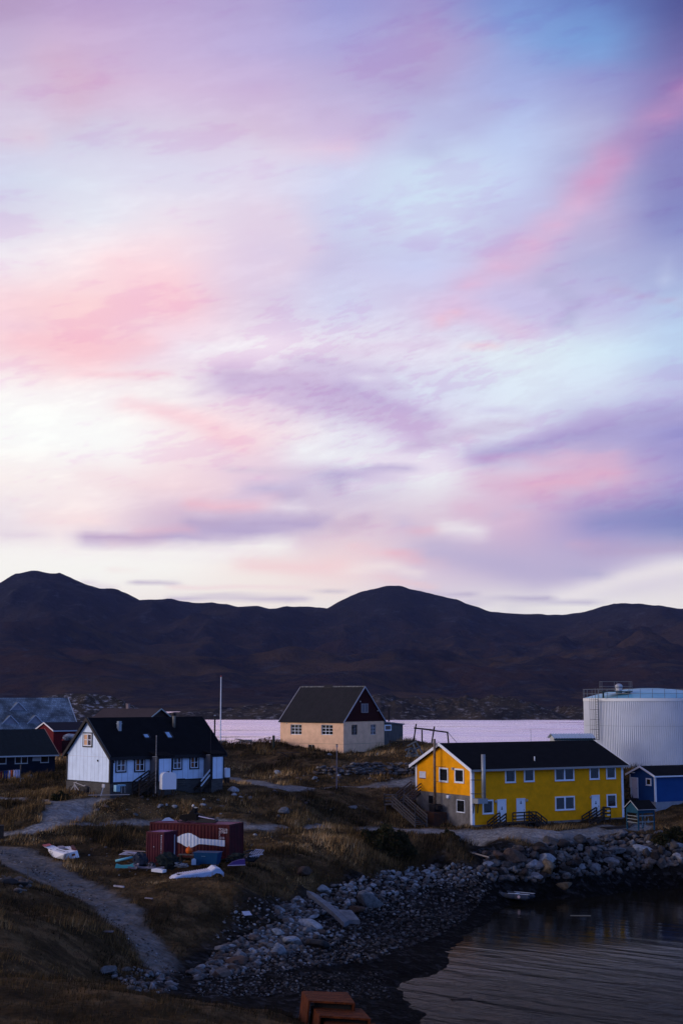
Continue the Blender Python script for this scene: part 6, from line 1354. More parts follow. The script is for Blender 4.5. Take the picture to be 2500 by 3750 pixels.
for i in range(13): x = -1.1 + i * .17; z = .42 + (x + 1.1) / 2.1 * .2; rb.bar((x, -.41, z * .9 + .02), (x, .47, z + .02), .035, .03)
rb.build('rib', mat('rib_shadow_grey', (.45, .42, .52), .5), t); sk = MB()
for i in range(len(pts) - 1): (a, za_), (b_, zb_) = pts[i], pts[i + 1]; sk.add([(a, -.6, za_ * .9 - .05), (b_, -.6, zb_ * .9 - .05), (b_, -.62, zb_ * .9 - .36), (a, -.62, za_ * .9 - .36)], [(0, 1, 2, 3)])
sk.build('side_skirt', LB, t); MB().tube((1.5, .05, .86), (1.5, .05, .9), .12).box(-1.3, -1.0, -.2, .1, .37, .42).build('hole', BLACKTRIM, t)
# white boat cabin part on the track, from matched outline points
bz = 5.35; A0 = [(290,475),(405,525),(412,600),(640,680),(850,712),(1010,706),(1255,655),(1180,520),(900,440),(560,370)]; C0 = [(320,350),(440,402),(520,452),(700,515),(890,572),(1005,545),(1205,492),(1020,382),(720,405),(505,312)]
g = G([(214, 3140)])[0]; bz = g[2]; t = empty('boat_cabin_top', (g[0], g[1], bz)); tag(t, 'white fibreglass boat cabin top with red corner dumped beside the dirt track', 'boat part')
def bpx(p): return (100 + p[0] / 6.533, 3040 + p[1] / 6.533)
bot = [PZ(*bpx(p), bz - .02 + (.25 if i == 0 else 0)) for i, p in enumerate(A0)]; tops = [PZ(*bpx(p), bz + h) for p, h in zip(C0, (.62,.60,.50,.48,.48,.48,.48,.48,.50,.62))]
bot[7] = (tops[7][0] + .15, tops[7][1] + .25, bz); bot[8] = (tops[8][0] + .1, tops[8][1] + .25, bz); bot[9] = (tops[9][0] - .05, tops[9][1] + .2, bz + .2)
V = [tuple(np.array(p) - np.array((g[0], g[1], bz))) for p in bot + tops]; n_ = 10
o = add_mesh('shell', V, [(k, (k + 1) % n_, n_ + (k + 1) % n_, n_ + k) for k in range(n_)] + [(n_ + 2, n_ + 3, n_ + 4, n_ + 5, n_ + 6, n_ + 7, n_ + 8), (n_, n_ + 1, n_ + 2, n_ + 8, n_ + 9)], mat('white_gelcoat', (.78, .78, .82), .35), t)
def tp(x, y, h=.5): q = PZ(*bpx((x, y)), bz + h); return (q[0] - g[0], q[1] - g[1], h)
def patch(name, pl, m, h0=.5, th=.03): 
    P = [tp(*q[:2], (q[2] if len(q) > 2 else h0)) for q in pl]; n_ = len(P); V = [(a, b, c + .012) for a, b, c in P] + [(a, b, c + th) for a, b, c in P]
    return add_mesh(name, V, [tuple(range(n_, 2 * n_))] + [(k, (k + 1) % n_, n_ + (k + 1) % n_, n_ + k) for k in range(n_)], m, t)
REDP = mat('faded_red_panel', (.42, .04, .06), .5)
patch('red_panel', [(335,352,.635),(395,378,.63),(545,330,.655),(495,314,.66)], REDP); patch('red_panel', [(402,383,.61),(450,402,.60),(585,362,.63),(550,336,.65)], REDP)
patch('hatch', [(730,398),(770,440),(920,430),(865,388)], mat('violet_grey_hatch', (.16, .15, .22), .4), .5, .06); patch('opening', [(830,455),(925,480),(1010,465),(935,440)], BLACKTRIM, .49, .02)
patch('dark_red_cushion', [(1045,400,.49),(1070,470,.48),(1175,490,.48),(1120,395,.49)], mat('maroon_cushion', (.06, .01, .014), .7), .5, .12)
hb = MB()
for a, b in (((705,460),(790,482)), ((790,482),(915,515)), ((550,462),(590,468)), ((950,522),(990,528))): hb.bar(np.array(tp(*a, .53)), np.array(tp(*b, .53)), .03)
hb.build('hand_rail', BLACKTRIM, t); wn = MB()
def onside(i, f, g0, g1, h0, h1): 
    b0, b1 = np.array(V[i]), np.array(V[i + 1]); t0, t1 = np.array(V[10 + i]), np.array(V[11 + i]); out = []
    for ff, hh in ((g0, h0), (g1, h0), (g1, h1), (g0, h1)): lo_ = b0 + (b1 - b0) * ff; up_ = t0 + (t1 - t0) * ff; q = lo_ + (up_ - lo_) * hh; nn = np.cross(b1 - b0, t0 - b0); nn = nn / np.linalg.norm(nn); out.append(q + nn * f)
    return out
V = [tuple(np.array(p) - np.array((g[0], g[1], bz))) for p in bot + tops]
for i, g0, g1 in ((3, .28, .58), (5, .3, .65)):
    for f in (.012,): wn.add(onside(i, f, g0, g1, .42, .72), [(0, 1, 2, 3)])
wn.build('window', GLASS, t)
# inflatable dinghy on the beach
p = pos(1878, 3292); t = empty('rubber_dinghy', (p[0], p[1], p[2] + .02), R(-33)); tag(t, 'small grey inflatable dinghy pulled up on the dark beach', 'dinghy'); tb = MB(); path = [(1.45, -.55, .28)] + [(-.7 + .0 * k, -.55, .3) for k in range(1)] 
pth = [(1.5, -.55, .26), (.5, -.57, .27), (-.5, -.55, .30)] + [(-.75 - .55 * math.sin(a), -.55 * math.cos(a), .34) for a in np.linspace(.15, math.pi - .15, 8)] + [(-.5, .55, .30), (.5, .57, .27), (1.5, .55, .26)]
for a, b in zip(pth[:-1], pth[1:]): tb.tube(a, b, .22, n=12, cap=True)
tb.tube((1.5, -.55, .26), (1.75, -.55, .26), .22, .05, 12).tube((1.5, .55, .26), (1.75, .55, .26), .22, .05, 12)
tb.build('tube', mat('grey_hypalon', (.045, .055, .075), .7, col2=(.03, .037, .05), vscale=2), t, True); MB().box(-.9, 1.35, -.4, .4, .05, .1).build('floor', BLACKTRIM, t); MB().box(.15, .4, -.5, .5, .42, .46).build('seat', mat('pale_blue_bench', (.35, .48, .62), .5), t); MB().box(1.3, 1.36, -.42, .42, .08, .5).build('transom', WOODD, t)
for s in (-1, 1): MB().bar((-.2, s * .62, .50), (1.5, s * .5, .50), .05).bar((1.4, s * .5, .5), (1.75, s * .49, .5), .15, .03).build('oar', mat('pale_oar', (.45, .5, .58), .5), t)
MB().tube((.9, -.78, .3), (.9, -.80, .3), .13, n=16).build('badge', mat('pinkish_badge', (.5, .38, .42), .5), t)
# rusty steel boxes at the bottom edge
RS = mat('orange_rusted_steel', (.12, .028, .006), .95, col2=(.035, .008, .003), vscale=3.2, bump=.4, bscale=14, stretch=(1, 2, 1))
def rust_box(P, zt, label, h=.75):
    c = PZ(*P[0], zt); t = empty('rusty_steel_box', c, 0); tag(t, label, 'steel box', 'rusty steel boxes on the near bank')
    q = [np.array(PZ(*p, zt)) - c for p in P]; dn = np.array((0, 0, 1.0)); th = .06
    def plate(name, a, b, c_, d, n_, m): V = [a, b, c_, d, a + n_, b + n_, c_ + n_, d + n_]; return add_mesh(name, V, [(3,2,1,0),(4,5,6,7),(0,1,5,4),(1,2,6,5),(2,3,7,6),(3,0,4,7)], m, t)
    plate('top_plate', q[0], q[1], q[2], q[3], -dn * th, RS); dl = np.array((-.10, 0, 0))
    plate('side_plate', q[0] - dn * .005, q[3] - dn * .005, q[3] - dn * h + dl, q[0] - dn * h + dl, np.array((-.05, 0, -.01)), RS); plate('side_plate', q[1] - dn * .07, q[2] - dn * .07, q[2] - dn * h, q[1] - dn * h, np.array((-.05, 0, 0)), RS)
    plate('recess_shade_panel', q[3] + np.array((.12, .22, -.07)), q[2] + np.array((-.12, .22, -.07)), q[2] + np.array((-.12, .22, -h)), q[3] + np.array((.12, .22, -h)), np.array((0, .04, 0)), mat('recess_shade_black', (.012, .010, .009), .8))  # near-black sheet set into the open front paints the shade of its recess
    return t
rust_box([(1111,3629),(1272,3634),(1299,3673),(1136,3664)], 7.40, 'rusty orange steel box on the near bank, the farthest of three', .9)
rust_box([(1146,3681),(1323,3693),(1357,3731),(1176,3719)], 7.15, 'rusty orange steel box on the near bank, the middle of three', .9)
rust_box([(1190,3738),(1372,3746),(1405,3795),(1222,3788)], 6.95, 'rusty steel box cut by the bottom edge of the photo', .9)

# ------------------------------------------------------------------ poles and masts
def pole(name, px, pyt, pyb, D, r, m, label, cat, r2=None):
    b = PT(px, pyb, D); zt = PT(px, pyt, D)[2]; o = MB().tube((0, 0, -.6), (0, 0, zt - b[2]), r, r2 or r, 10).build(name, m); o.location = b; tag(o, label, cat); return o
fp = PT(807, 2719, 180); t = empty('flagpole', fp); tag(t, 'tall thin white flagpole standing right of the white house', 'flagpole'); zt = PT(808, 2479, 180)[2] - fp[2]
MB().tube((0, 0, -.5), (0, 0, zt), .085, .05, 10).build('pole', WHITE, t); MB().ball((0, 0, zt + .08), .1).build('finial', mat('red_finial', (.3, .05, .04), .5), t)
put_rock(fp[0], fp[1], .8, 'dark low stone mound at the foot of the white flagpole', 'x', seed=3, name='rock'); del COL.objects[-1]['group']
p = PT(786, 2722, 170); t = empty('dark_post', p); tag(t, 'dark slender post between the white house roof and the flagpole', 'post'); h = PT(786, 2622, 170)[2] - p[2]; MB().tube((0, 0, -.5), (0, 0, h), .09, n=8).build('shaft', BLACKTRIM, t); MB().box(-.1, .1, -.1, .1, h, h + .12).build('cap', STEEL, t)
bm_ = mat('striped_birch_mast', (.34, .32, .31), .7, col2=(.05, .045, .045), vscale=1.5, stretch=(.1, .1, 2)); pole('wooden_mast', 570.5, 2693, 2880, 129.5, .038, bm_, 'thin pale mottled mast in front of the left porch of the white house', 'mast')
pole('thin_mast', 770.5, 2673, 2860, 136.3, .03, BLACKTRIM, 'very thin dark mast in front of the right porch of the white house', 'mast')
p = PT(1232, 2893, 144.5); t = empty('street_lamp', p); tag(t, 'thin grey lamp post beside the upper gravel path below the beige house', 'street lamp'); h = PT(1234, 2727, 144.5)[2] - p[2]
PG = mat('violet_grey_post', (.14, .13, .16), .6); MB().tube((0, 0, -.5), (.03, 0, h - .25), .06, .045, 8).build('post', PG, t); MB().tube((.03, 0, h - .25), (.03, 0, h - .02), .11, .09, 10).build('lamp_glass', mat('dull_lamp_glass', (.35, .28, .27), .3), t); MB().tube((.03, 0, h - .019), (.03, 0, h + .04), .15, .06, 10).build('lamp_cap', BLACKTRIM, t)
pole('thin_marker_pole', 1943, 2668, 2722, 185, .03, mat('pale_marker', (.3, .3, .34), .6), 'very thin pole against the fjord behind the yellow house roof', 'pole')
# clothes line at the left edge
p = PT(76.5, 2872, 148.5); t = empty('clothes_line', p); tag(t, 'clothes line on a grey wooden post in front of the dark blue house', 'clothes line'); ph = PT(73, 2800, 148.5)[2] - p[2]
MB().bar((0, 0, -.5), (-.06, 0, ph), .11).build('post', WOODG, t); la = np.array((-.05, 0, PT(70, 2818, 148.5)[2] - p[2])); lb2 = np.array(PT(-60, 2830, 144.5)) - np.array(p); MB().tube(la, lb2, .012, n=5).build('line', PG, t)
cl = [((.55,.53,.68),3,'white shirt on the clothes line, nearest the post'), ((.50,.48,.66),11,'pale lavender shirt on the clothes line, second from the post'), ((.52,.50,.66),19,'pale lavender shirt on the clothes line, third from the post'), ((.50,.10,.035),28,'orange garment on the clothes line'), ((.52,.52,.68),36,'white shirt on the clothes line between the orange and the blue garments'), ((.015,.05,.20),46,'blue garment on the clothes line, right one of two'), ((.012,.045,.16),54,'blue garment on the clothes line, left one of two'), ((.13,.012,.02),66,'dark red garment on the clothes line at the photo edge')]
dl = lb2 - la; tot = np.linalg.norm(dl); r_ = random.Random(2)
for i, (c, dpx, lb_) in enumerate(cl):
    q = la + dl * ((dpx + 2) / 130); w = .115; h = .74 + r_.uniform(-.08, .1); dn_ = dl / tot; V = []; F_ = []
    for j in range(5):
        for k in range(5): sx = (k / 4 - .5) * 2 * w * (1 - .12 * (j > 2)); V.append(np.array(p) + q + dn_ * sx + np.array((.03 * math.sin(k * 2 + i), .05 * math.sin(k * 1.7 + j), -h * j / 4 + (.05 if j == 0 and k in (0, 4) else 0))))
    for j in range(4):
        for k in range(4): a = j * 5 + k; F_.append((a, a + 1, a + 6, a + 5))
    V = [v - (np.array(p) + q) for v in V]; o = add_mesh('garment', V, F_, mat('cloth_%d' % i, c, .8, bump=.3), None, True); o.location = np.array(p) + q; md = o.modifiers.new('s', 'SOLIDIFY'); md.thickness = .012; tag(o, lb_, 'garment', 'clothes drying on the line')
# drying rack right of the beige house
def w2(px, py, D=178.5): return np.array(PT(px, py, D))
b0 = w2(1545, 2722); t = empty('drying_rack', b0); tag(t, 'leaning dark timber rack frame on the crest right of the beige house', 'rack')
for a, b in (((1523,2651,178),(1512,2716,178)), ((1544,2673,179.6),(1545,2724,179.6)), ((1590,2660,178),(1577,2724,178)), ((1637,2679,179.6),(1643,2726,179.6))): MB().bar(w2(*a) - b0, w2(*b) - b0 - (0, 0, .4), .17).build('post', WOODD, t)
MB().bar(w2(1515, 2666, 178.8) - b0, w2(1588, 2674, 178.8) - b0, .2).bar(w2(1570, 2673, 178.6) - b0, w2(1640, 2682, 178.6) - b0, .18).build('beam', WOODD, t); MB().tube(w2(1639, 2682) - b0, w2(1672, 2720) - b0, .03, n=5).build('stay_wire', BLACKTRIM, t)
b0 = w2(1470, 2722, 176); t = empty('rail_fence', b0); tag(t, 'low dark rail fence beside the plank annex of the beige house', 'fence')
MB().bar(w2(1424, 2715, 175.6) - b0, w2(1520, 2716, 176) - b0, .12).build('rail', WOODD, t)
for px in (1428, 1478): MB().bar(w2(px, 2710, 175.8) - b0, w2(px, 2738, 175.8) - b0, .13).build('post', WOODD, t)
TIM = mat('blue_grey_old_timber', (.13, .15, .17), .85, col2=(.05, .055, .06), vscale=5)
b0 = w2(1515, 2768, 165); mb = MB()
for a, b in (((1490,2732),(1520,2716)), ((1484,2769),(1545,2768)), ((1520,2712),(1552,2768)), ((1482,2748),(1508,2738)), ((1508,2750),(1538,2735)), ((1490,2768),(1500,2738)), ((1500,2758),(1525,2752)), ((1530,2768),(1512,2725)), ((1485,2744),(1515,2742)), ((1492,2760),(1530,2764))): mb.bar(w2(*a, 165 + random.uniform(-.5, .5)) - b0, w2(*b, 165 + random.uniform(-.5, .5)) - b0, .16)
o = mb.build('timber_heap', TIM); o.location = b0; tag(o, 'heap of crossed blue grey timbers above the right end of the stone wall', 'timber')
# debris left of the beige house
b0 = w2(905, 2722, 179); t = empty('plank_table', b0); tag(t, 'old planks laid slanting over a dark post on the crest left of the beige house', 'planks')
MB().bar(w2(864, 2706, 179) - b0, w2(936, 2718, 178) - b0, .5, .08).build('plank', WOODG, t); MB().bar(w2(869, 2720, 179) - b0, w2(932, 2719, 178) - b0, .4, .07).build('plank', WOODD, t); MB().box(-.9, .6, -.3, .3, .15, .45).build('bundle', mat('slate_blue_bundle', (.07, .08, .11), .7, col2=(.3, .33, .4), vscale=4), t); MB().bar(w2(919, 2718, 178) - b0, w2(920, 2756, 177) - b0, .17).build('post', WOODD, t)
b0 = w2(972, 2730, 179); t = empty('pallet_stack', b0); tag(t, 'stack of two broken brown wooden pallets on rubbish left of the beige house', 'pallets')
for k, (y0_, y1_, dx_) in enumerate((((948,2712),(998,2714),0), ((949,2710),(990,2704),0))):
    a = w2(*y0_) - b0; b = w2(*y1_) - b0; pm = MB(); pm.bar(a, b, .9, .04).bar(a + (0, 0, .14), b + (0, 0, .14), .9, .04)
    for f in (.04, .5, .96): q = a + (b - a) * f + (0, 0, .07); pm.box(q[0] - .08, q[0] + .08, q[1] - .4, q[1] + .4, q[2] - .05, q[2] + .05)
    pm.build('pallet', mat('red_brown_wood', (.17, .08, .05), .8, col2=(.09, .045, .03), vscale=5), t)
o = MB().box(-1.1, .6, -.4, .4, -.5, .2).box(.5, 1.2, -.3, .5, -.5, .35).build('rubbish', mat('dark_rubbish', (.045, .03, .028), .9, col2=(.02, .016, .016), vscale=4)); o.location = b0 + np.array((.2, .2, -.1)); tag(o, 'dark rubbish heap under the two broken pallets', 'rubbish')
pole('weathered_post', 1001.5, 2693, 2740, 177, .16, mat('mossy_post', (.035, .04, .032), .9), 'thick dark green wooden post close to the left corner of the beige house', 'post')
o = MB().bar((-1.3, 0, 0), (1.3, 0, .05), .5, .07).bar((-.9, -.1, .05), (.2, .1, -.5), .1).bar((.5, 0, 0), (.5, 0, -.6), .12).build('broken_table', WOODD); o.location = w2(1055, 2757, 168); tag(o, 'broken grey plank table in the grass left of the lamp post', 'table')
# stone wall
wl = G([(1148,2836),(1220,2836),(1300,2838),(1390,2838),(1480,2836),(1530,2832)]); ww, ff, tt = [], [], []; b = 0; r_ = np.random.RandomState(9); cum = [0]
for i in range(len(wl) - 1): cum.append(cum[-1] + np.hypot(*(wl[i + 1][:2] - wl[i][:2])))
rowsz = [0, .27, .54, .80, 1.05]
for ri, rz in enumerate(rowsz):
    s = r_.uniform(0, .3)
    while s < cum[-1]:
        r = r_.uniform(.20, .46); k = min(np.searchsorted(cum, s + r) - 1, len(wl) - 2); k = max(k, 0); f = np.clip((s + r - cum[k]) / (cum[k + 1] - cum[k]), 0, 1); q = wl[k] + (wl[k + 1] - wl[k]) * f
        if ri >= 3 and (s < 3 or r_.rand() < .15): s += 2 * r; continue
        v, f_ = RSH[r_.randint(12)]; v = v * (r, r * .9, r * .78); a = r_.uniform(0, 6.28); c_, s_2 = math.cos(a), math.sin(a); v = np.stack([v[:, 0] * c_ - v[:, 1] * s_2, v[:, 0] * s_2 + v[:, 1] * c_, v[:, 2]], 1) + (q[0] + r_.uniform(-.1, .1), q[1] + .1 + rz * .35 + r_.uniform(-.1, .1), q[2] + .15 + rz + r_.uniform(-.09, .09))
        ww.append(v); ff.append(f_ + b); b += len(v); z_ = r_.choice([.42, .56, .62, .66, .84, .87, .9], 1)[0] + r_.uniform(0, .05); tt.append(np.tile([z_, z_, z_, 1], (len(v), 1))); s += 1.6 * r
sw = add_mesh('dry_stone_wall', np.concatenate(ww), np.concatenate(ff), RKM, attr={'tone': np.concatenate(tt)}); tag(sw, 'dry stone wall of rough bluish boulders holding the terrace below the beige house', 'stone wall')
# ------------------------------------------------------------------ small litter and planks
def litter(name, px, py, D, dims, rot, m, label, cat, z=.05, lean=(0, 0)):
    p = pos(px, py) if D is None else PT(px, py, D); o = MB().box(-dims[0] / 2, dims[0] / 2, -dims[1] / 2, dims[1] / 2, 0, dims[2]).build(name, m); o.location = (p[0], p[1], p[2] + z); o.rotation_euler = (R(lean[0]), R(lean[1]), R(rot)); tag(o, label, cat); return o
PAPER = mat('pale_violet_board', (.42, .44, .54), .6, var=.2)
litter('pale_board', 904, 3352, None, (.55, .45, .02), 30, PAPER, 'square pale board lying on the scree below the grass bank', 'board', .12, (28, 0))
litter('grey_board', 386, 3416, None, (.95, .35, .05), -6, mat('dull_grey_board', (.14, .13, .15), .8), 'flat grey board lying on the dark slope left of the track', 'board')
litter('white_driftwood', 436, 3257, None, (.95, .10, .10), -38, mat('whitish_wood', (.42, .40, .46), .7, var=.4, vscale=6), 'whitish driftwood plank on the slope below the containers', 'plank', .15)
litter('pale_plank', 545, 3300, None, (.6, .12, .06), -32, mat('greyish_wood', (.25, .22, .25), .7), 'short pale plank right of the driftwood on the brown slope', 'plank', .15)
litter('grey_stake', 103, 3226, None, (.09, .07, .95), 5, WOODG, 'short grey wooden stake standing in grass beside the dirt track', 'stake', -.05)
litter('driftwood_pole', 1755, 3156, None, (2.0, .10, .10), -42, mat('bleached_pole', (.30, .25, .21), .7), 'bleached driftwood pole at the left end of the rock slope', 'driftwood', .55, (0, 8))
litter('rotten_crate', -12, 3074, None, (1.1, .9, 1.05), 12, mat('dark_rotten_wood', (.035, .03, .027), .9, col2=(.016, .014, .013), vscale=4), 'dark weathered wooden crate cut by the left edge of the photo', 'crate')
litter('floating_plank', 2125, 3397, None, (1.6, .14, .05), -4, mat('pale_wet_wood', (.2, .18, .14), .4), 'pale plank floating on the dark cove water', 'plank', 0).location[2] = -.01
for px, py, w, lb_ in ((1680, 3660, .65, 'long dark rock breaking the shallow water near the bottom'), (1708, 3637, .22, 'small dark rock in the water above the long one')):
    q = PZ(px, py, 0); o = put_rock(q[0], q[1], w, lb_, 'x', seed=px); del o['group']; o.location[2] = 0; o.scale = (w, w * .45, w * .28); o.rotation_euler = (0, 0, .05)
TEALP = mat('turquoise_plastic', (.06, .33, .36), .5, var=.2); 
o = MB().tube((-.75, -.1, .18), (.55, .2, .45), .09, n=10).build('teal_pipe', mat('pale_teal_pipe', (.16, .42, .50), .45), None, True); o.location = PT(462, 3162, 105); tag(o, 'pale teal pipe leaning on clutter left of the small container', 'pipe')
o = MB().prism([(-.68, 0), (-.62, .28), (-.3, .18), (.3, .2), (.62, .32), (.68, 0)], 'y', -.2, .2).build('turquoise_crate', TEALP); o.location = PT(458, 3178, 104.3); tag(o, 'turquoise plastic cradle lying in the grass under the teal pipe', 'plastic cradle')
o = MB().prism([(-.75, .02), (-.3, .22), (.5, .16), (.75, .0)], 'y', -.3, .3).build('white_sheet', mat('violet_white_sheet', (.48, .46, .58), .5, var=.3, vscale=3)); o.location = PT(474, 3130, 108); tag(o, 'crumpled whitish sheet on planks left of the small container', 'sheet')
for k, (a, b, lb_) in enumerate((((452,3115),(534,3118),'long thin pale plank behind the whitish sheet'), ((470,3125),(528,3139),'thin brown plank sloping right below the whitish sheet'))):
    A_2 = np.array(PT(*a, 107.6)); B_3 = np.array(PT(*b, 107)); o = MB().bar((0, 0, 0), B_3 - A_2, .12, .035).build('thin_plank', WOODG if k else mat('pinkish_plank', (.33, .27, .27), .7)); o.location = A_2; tag(o, lb_, 'plank')
def heap(name, px, py, D, rx, rz, m, label, cat, seed, n=26, smin=.1, smax=.32):
    r_ = random.Random(seed); mb = MB(); p = PT(px, py, D)
    mb.ball((0, 0, rz * .35), rx * .85, rx * .45, rz * .6, 12, 8, .22, seed)
    for i in range(n):
        x = r_.uniform(-rx, rx); z = r_.uniform(0, rz * max(.15, 1 - abs(x) / rx)); y = r_.uniform(-.4, .2) * rx; a = r_.uniform(0, 3.14); l = r_.uniform(smin, smax) * 1.6
        mb.bar((x, y, z), (x + math.cos(a) * l, y + r_.uniform(-.15, .15), z + abs(math.sin(a)) * l * .6), r_.uniform(.03, smax * .6), r_.uniform(.02, .12))
    o = mb.build(name, m); o.location = p; tag(o, label, cat); return o
CLT = mat('dark_mixed_clutter', (.010, .015, .016), .8, col2=(.022, .028, .028), vscale=6, spec=.03)
heap('scrap_heap', 514, 3168, 105, .62, .95, mat('dark_blue_scrap', (.014, .02, .036), .7, col2=(.035, .04, .055), vscale=5), 'dark blue heap of scrap against the left side of the small container', 'scrap', 3)
heap('fishing_gear_heap', 614, 3170, 103.2, .95, .95, CLT, 'dark green heap of fishing gear in front of the small container', 'fishing gear', 5, 40)
heap('low_scrap', 665, 3174, 103.0, .5, .25, mat('grey_scrap', (.08, .09, .11), .6, col2=(.26, .28, .33), vscale=8), 'low grey scrap between the small container and the blue can', 'scrap', 6, 14)
heap('flat_planks', 535, 3180, 103.0, .7, .12, mat('grey_violet_planks', (.20, .18, .22), .7, var=.4, vscale=6), 'flat grey planks on the ground below the small container', 'planks', 8, 16, .3, .5)
heap('net_heap', 872, 3150, 106.2, .8, .55, mat('near_black_net', (.010, .013, .012), .8, col2=(.03, .035, .03), vscale=6), 'black heap of net at the right corner of the large container', 'net', 9, 30)
t = empty('pulk_sled', PT(866, 3170, 104.6), R(10)); tag(t, 'violet plastic sled lying right of the blue fish tub', 'sled'); MB().prism([(-.62, .02), (-.3, .28), (.2, .42), (.58, .46), (.6, .06)], 'y', -.25, .25).build('hull', mat('violet_plastic', (.06, .035, .16), .4), t); MB().bar((-.66, -.27, .05), (.62, -.27, .07), .05, .05).build('edge', mat('lilac_edge', (.42, .36, .52), .5), t)
t = empty('wrecked_frame', PT(925, 3155, 106), R(12)); tag(t, 'wrecked black frame with a white lattice panel right of the containers', 'scrap'); mb = MB()
for i in range(6): mb.bar((-.5 + i * .17, -.3, .35), (.05 + i * .16, .1, .8), .05)
mb.bar((-.3, -.3, .4), (.72, -.3, .55), .07).bar((.2, .1, .85), (.75, .05, .8), .06); mb.build('lattice', mat('violet_white_lattice', (.34, .34, .42), .5), t); MB().ball((-.2, 0, .3), .6, .35, .32, 10, 7, .25, 7).bar((-.5, 0, .75), (.1, 0, .82), .1).build('body', BLACKTRIM, t)
# clutter by the white house
p = PT(286, 2908, 129.0); t = empty('bicycle_heap', p, R(-43)); tag(t, 'jumble of bicycles and metal frames leaning under the white gable wall', 'bicycles'); mb = MB()
for cx_, cz_ in ((-1.0, .34), (0.1, .34), (.55, .34), (1.5, .34)):
    for k in range(14): a, b_ = 2 * math.pi * k / 14, 2 * math.pi * (k + 1) / 14; mb.tube((cx_ + .33 * math.cos(a), .05 * (cx_ > 0), cz_ + .33 * math.sin(a)), (cx_ + .33 * math.cos(b_), .05 * (cx_ > 0), cz_ + .33 * math.sin(b_)), .03, n=5)
mb.build('wheel', mat('tyre_rubber', (.012, .012, .012), .8), t); mb = MB()
for a, b_ in (((-1, .34), (-.55, .85)), ((-.55, .85), (.1, .34)), ((-.4, .35), (-.55, .95)), ((-.95, .4), (-.4, .8)), ((.55, .34), (1.0, .85)), ((1.0, .85), (1.5, .34)), ((-.5, 1.0), (.9, .75)), ((-.7, .95), (-.2, 1.05))): mb.tube((a[0], 0, a[1]), (b_[0], 0, b_[1]), .028, n=6)
mb.build('bike_frame', mat('pale_metal_frame', (.4, .38, .38), .4, metal=.3), t); MB().box(.5, 1.0, -.1, .2, .3, .7).ball((1.25, 0, .5), .35, .2, .3, 8, 6, .2, 2).build('bag', BLACKTRIM, t)
p = PT(430, 2905, 128.6); t = empty('blue_chest', p, R(43)); tag(t, 'light blue chest and table standing against the plank base of the white house', 'chest'); MB().box(-.25, .18, -.2, .2, .15, .72).box(.18, .75, -.22, .2, .62, .74).build('box', mat('light_blue_paint', (.22, .42, .55), .5, var=.2), t); MB().bar((.3, -.2, 0), (.35, -.2, .62), .03).bar((.7, -.2, 0), (.66, -.2, .62), .03).build('leg', STEEL, t)
p = PT(379, 2907, 128.8); t = empty('white_drain_pipe', p, R(-20)); tag(t, 'white angled pipe leaning at the front corner of the white house base', 'pipe'); MB().box(-.12, .14, -.06, .06, .55, .85).bar((.0, 0, .6), (-.2, -.1, -.2), .08).build('pipe', mat('off_white_plastic', (.55, .52, .5), .6), t)
litter('long_board', 400, 2913, 128.2, (3.6, .18, .06), 14, mat('pale_long_board', (.30, .27, .26), .7), 'long pale board lying on the ground along the white house', 'board', .02)
litter('black_bin', 581, 2884, 133.6, (.7, .5, .95), 43, BLACKTRIM, 'black box between the stairs and the large white oil tank', 'bin')
p = PT(658, 2879, 135.0); t = empty('shelf_pallet', p, R(43)); tag(t, 'dark slatted pallet leaning against the base right of the large oil tank', 'pallet'); mb = MB()
for k in range(4): mb.box(-.6, .6, -.05, .0, .1 + k * .18, .16 + k * .18)
mb.build('slats', WOODG, t)
# broken concrete slab on the beach
SLB = mat('pale_grey_slab', (.15, .165, .19), .85, col2=(.08, .088, .105), vscale=2, bump=.3)
g0 = G([(1125, 3292)])[0]; g1 = G([(1262, 3412)])[0]; t = empty('concrete_slab', tuple(g0)); tag(t, 'long broken concrete slab sliding down from the grass bank onto the beach', 'slab')
q = g1 - g0; ln = np.linalg.norm(q[:2]); n1_ = np.array((q[1], -q[0], 0)) / ln
def slab(pts, th, m): n_ = len(pts); V = [np.array(a) for a in pts] + [np.array(a) - (0, 0, th) for a in pts]; return add_mesh('slab', V, [tuple(range(n_))] + [(k, n_ + k, n_ + (k + 1) % n_, (k + 1) % n_) for k in range(n_)] + [tuple(range(n_, 2 * n_))[::-1]], m, t)
up_ = np.array((0, 0, .55)); slab([up_ - q * .02, up_ + q * .62 - n1_ * .1, up_ + q * .98 + n1_ * .0, up_ + q * .93 + n1_ * -.55, up_ + q * .45 - n1_ * .62, up_ + q * .05 - n1_ * .35], .3, SLB)
slab([up_ + q * .60 - n1_ * .66, up_ + q * .9 - n1_ * .6, up_ + q * .99 - n1_ * 1.25 + (0, 0, .1), up_ + q * .70 - n1_ * 1.5 + (0, 0, .12)], .28, SLB)
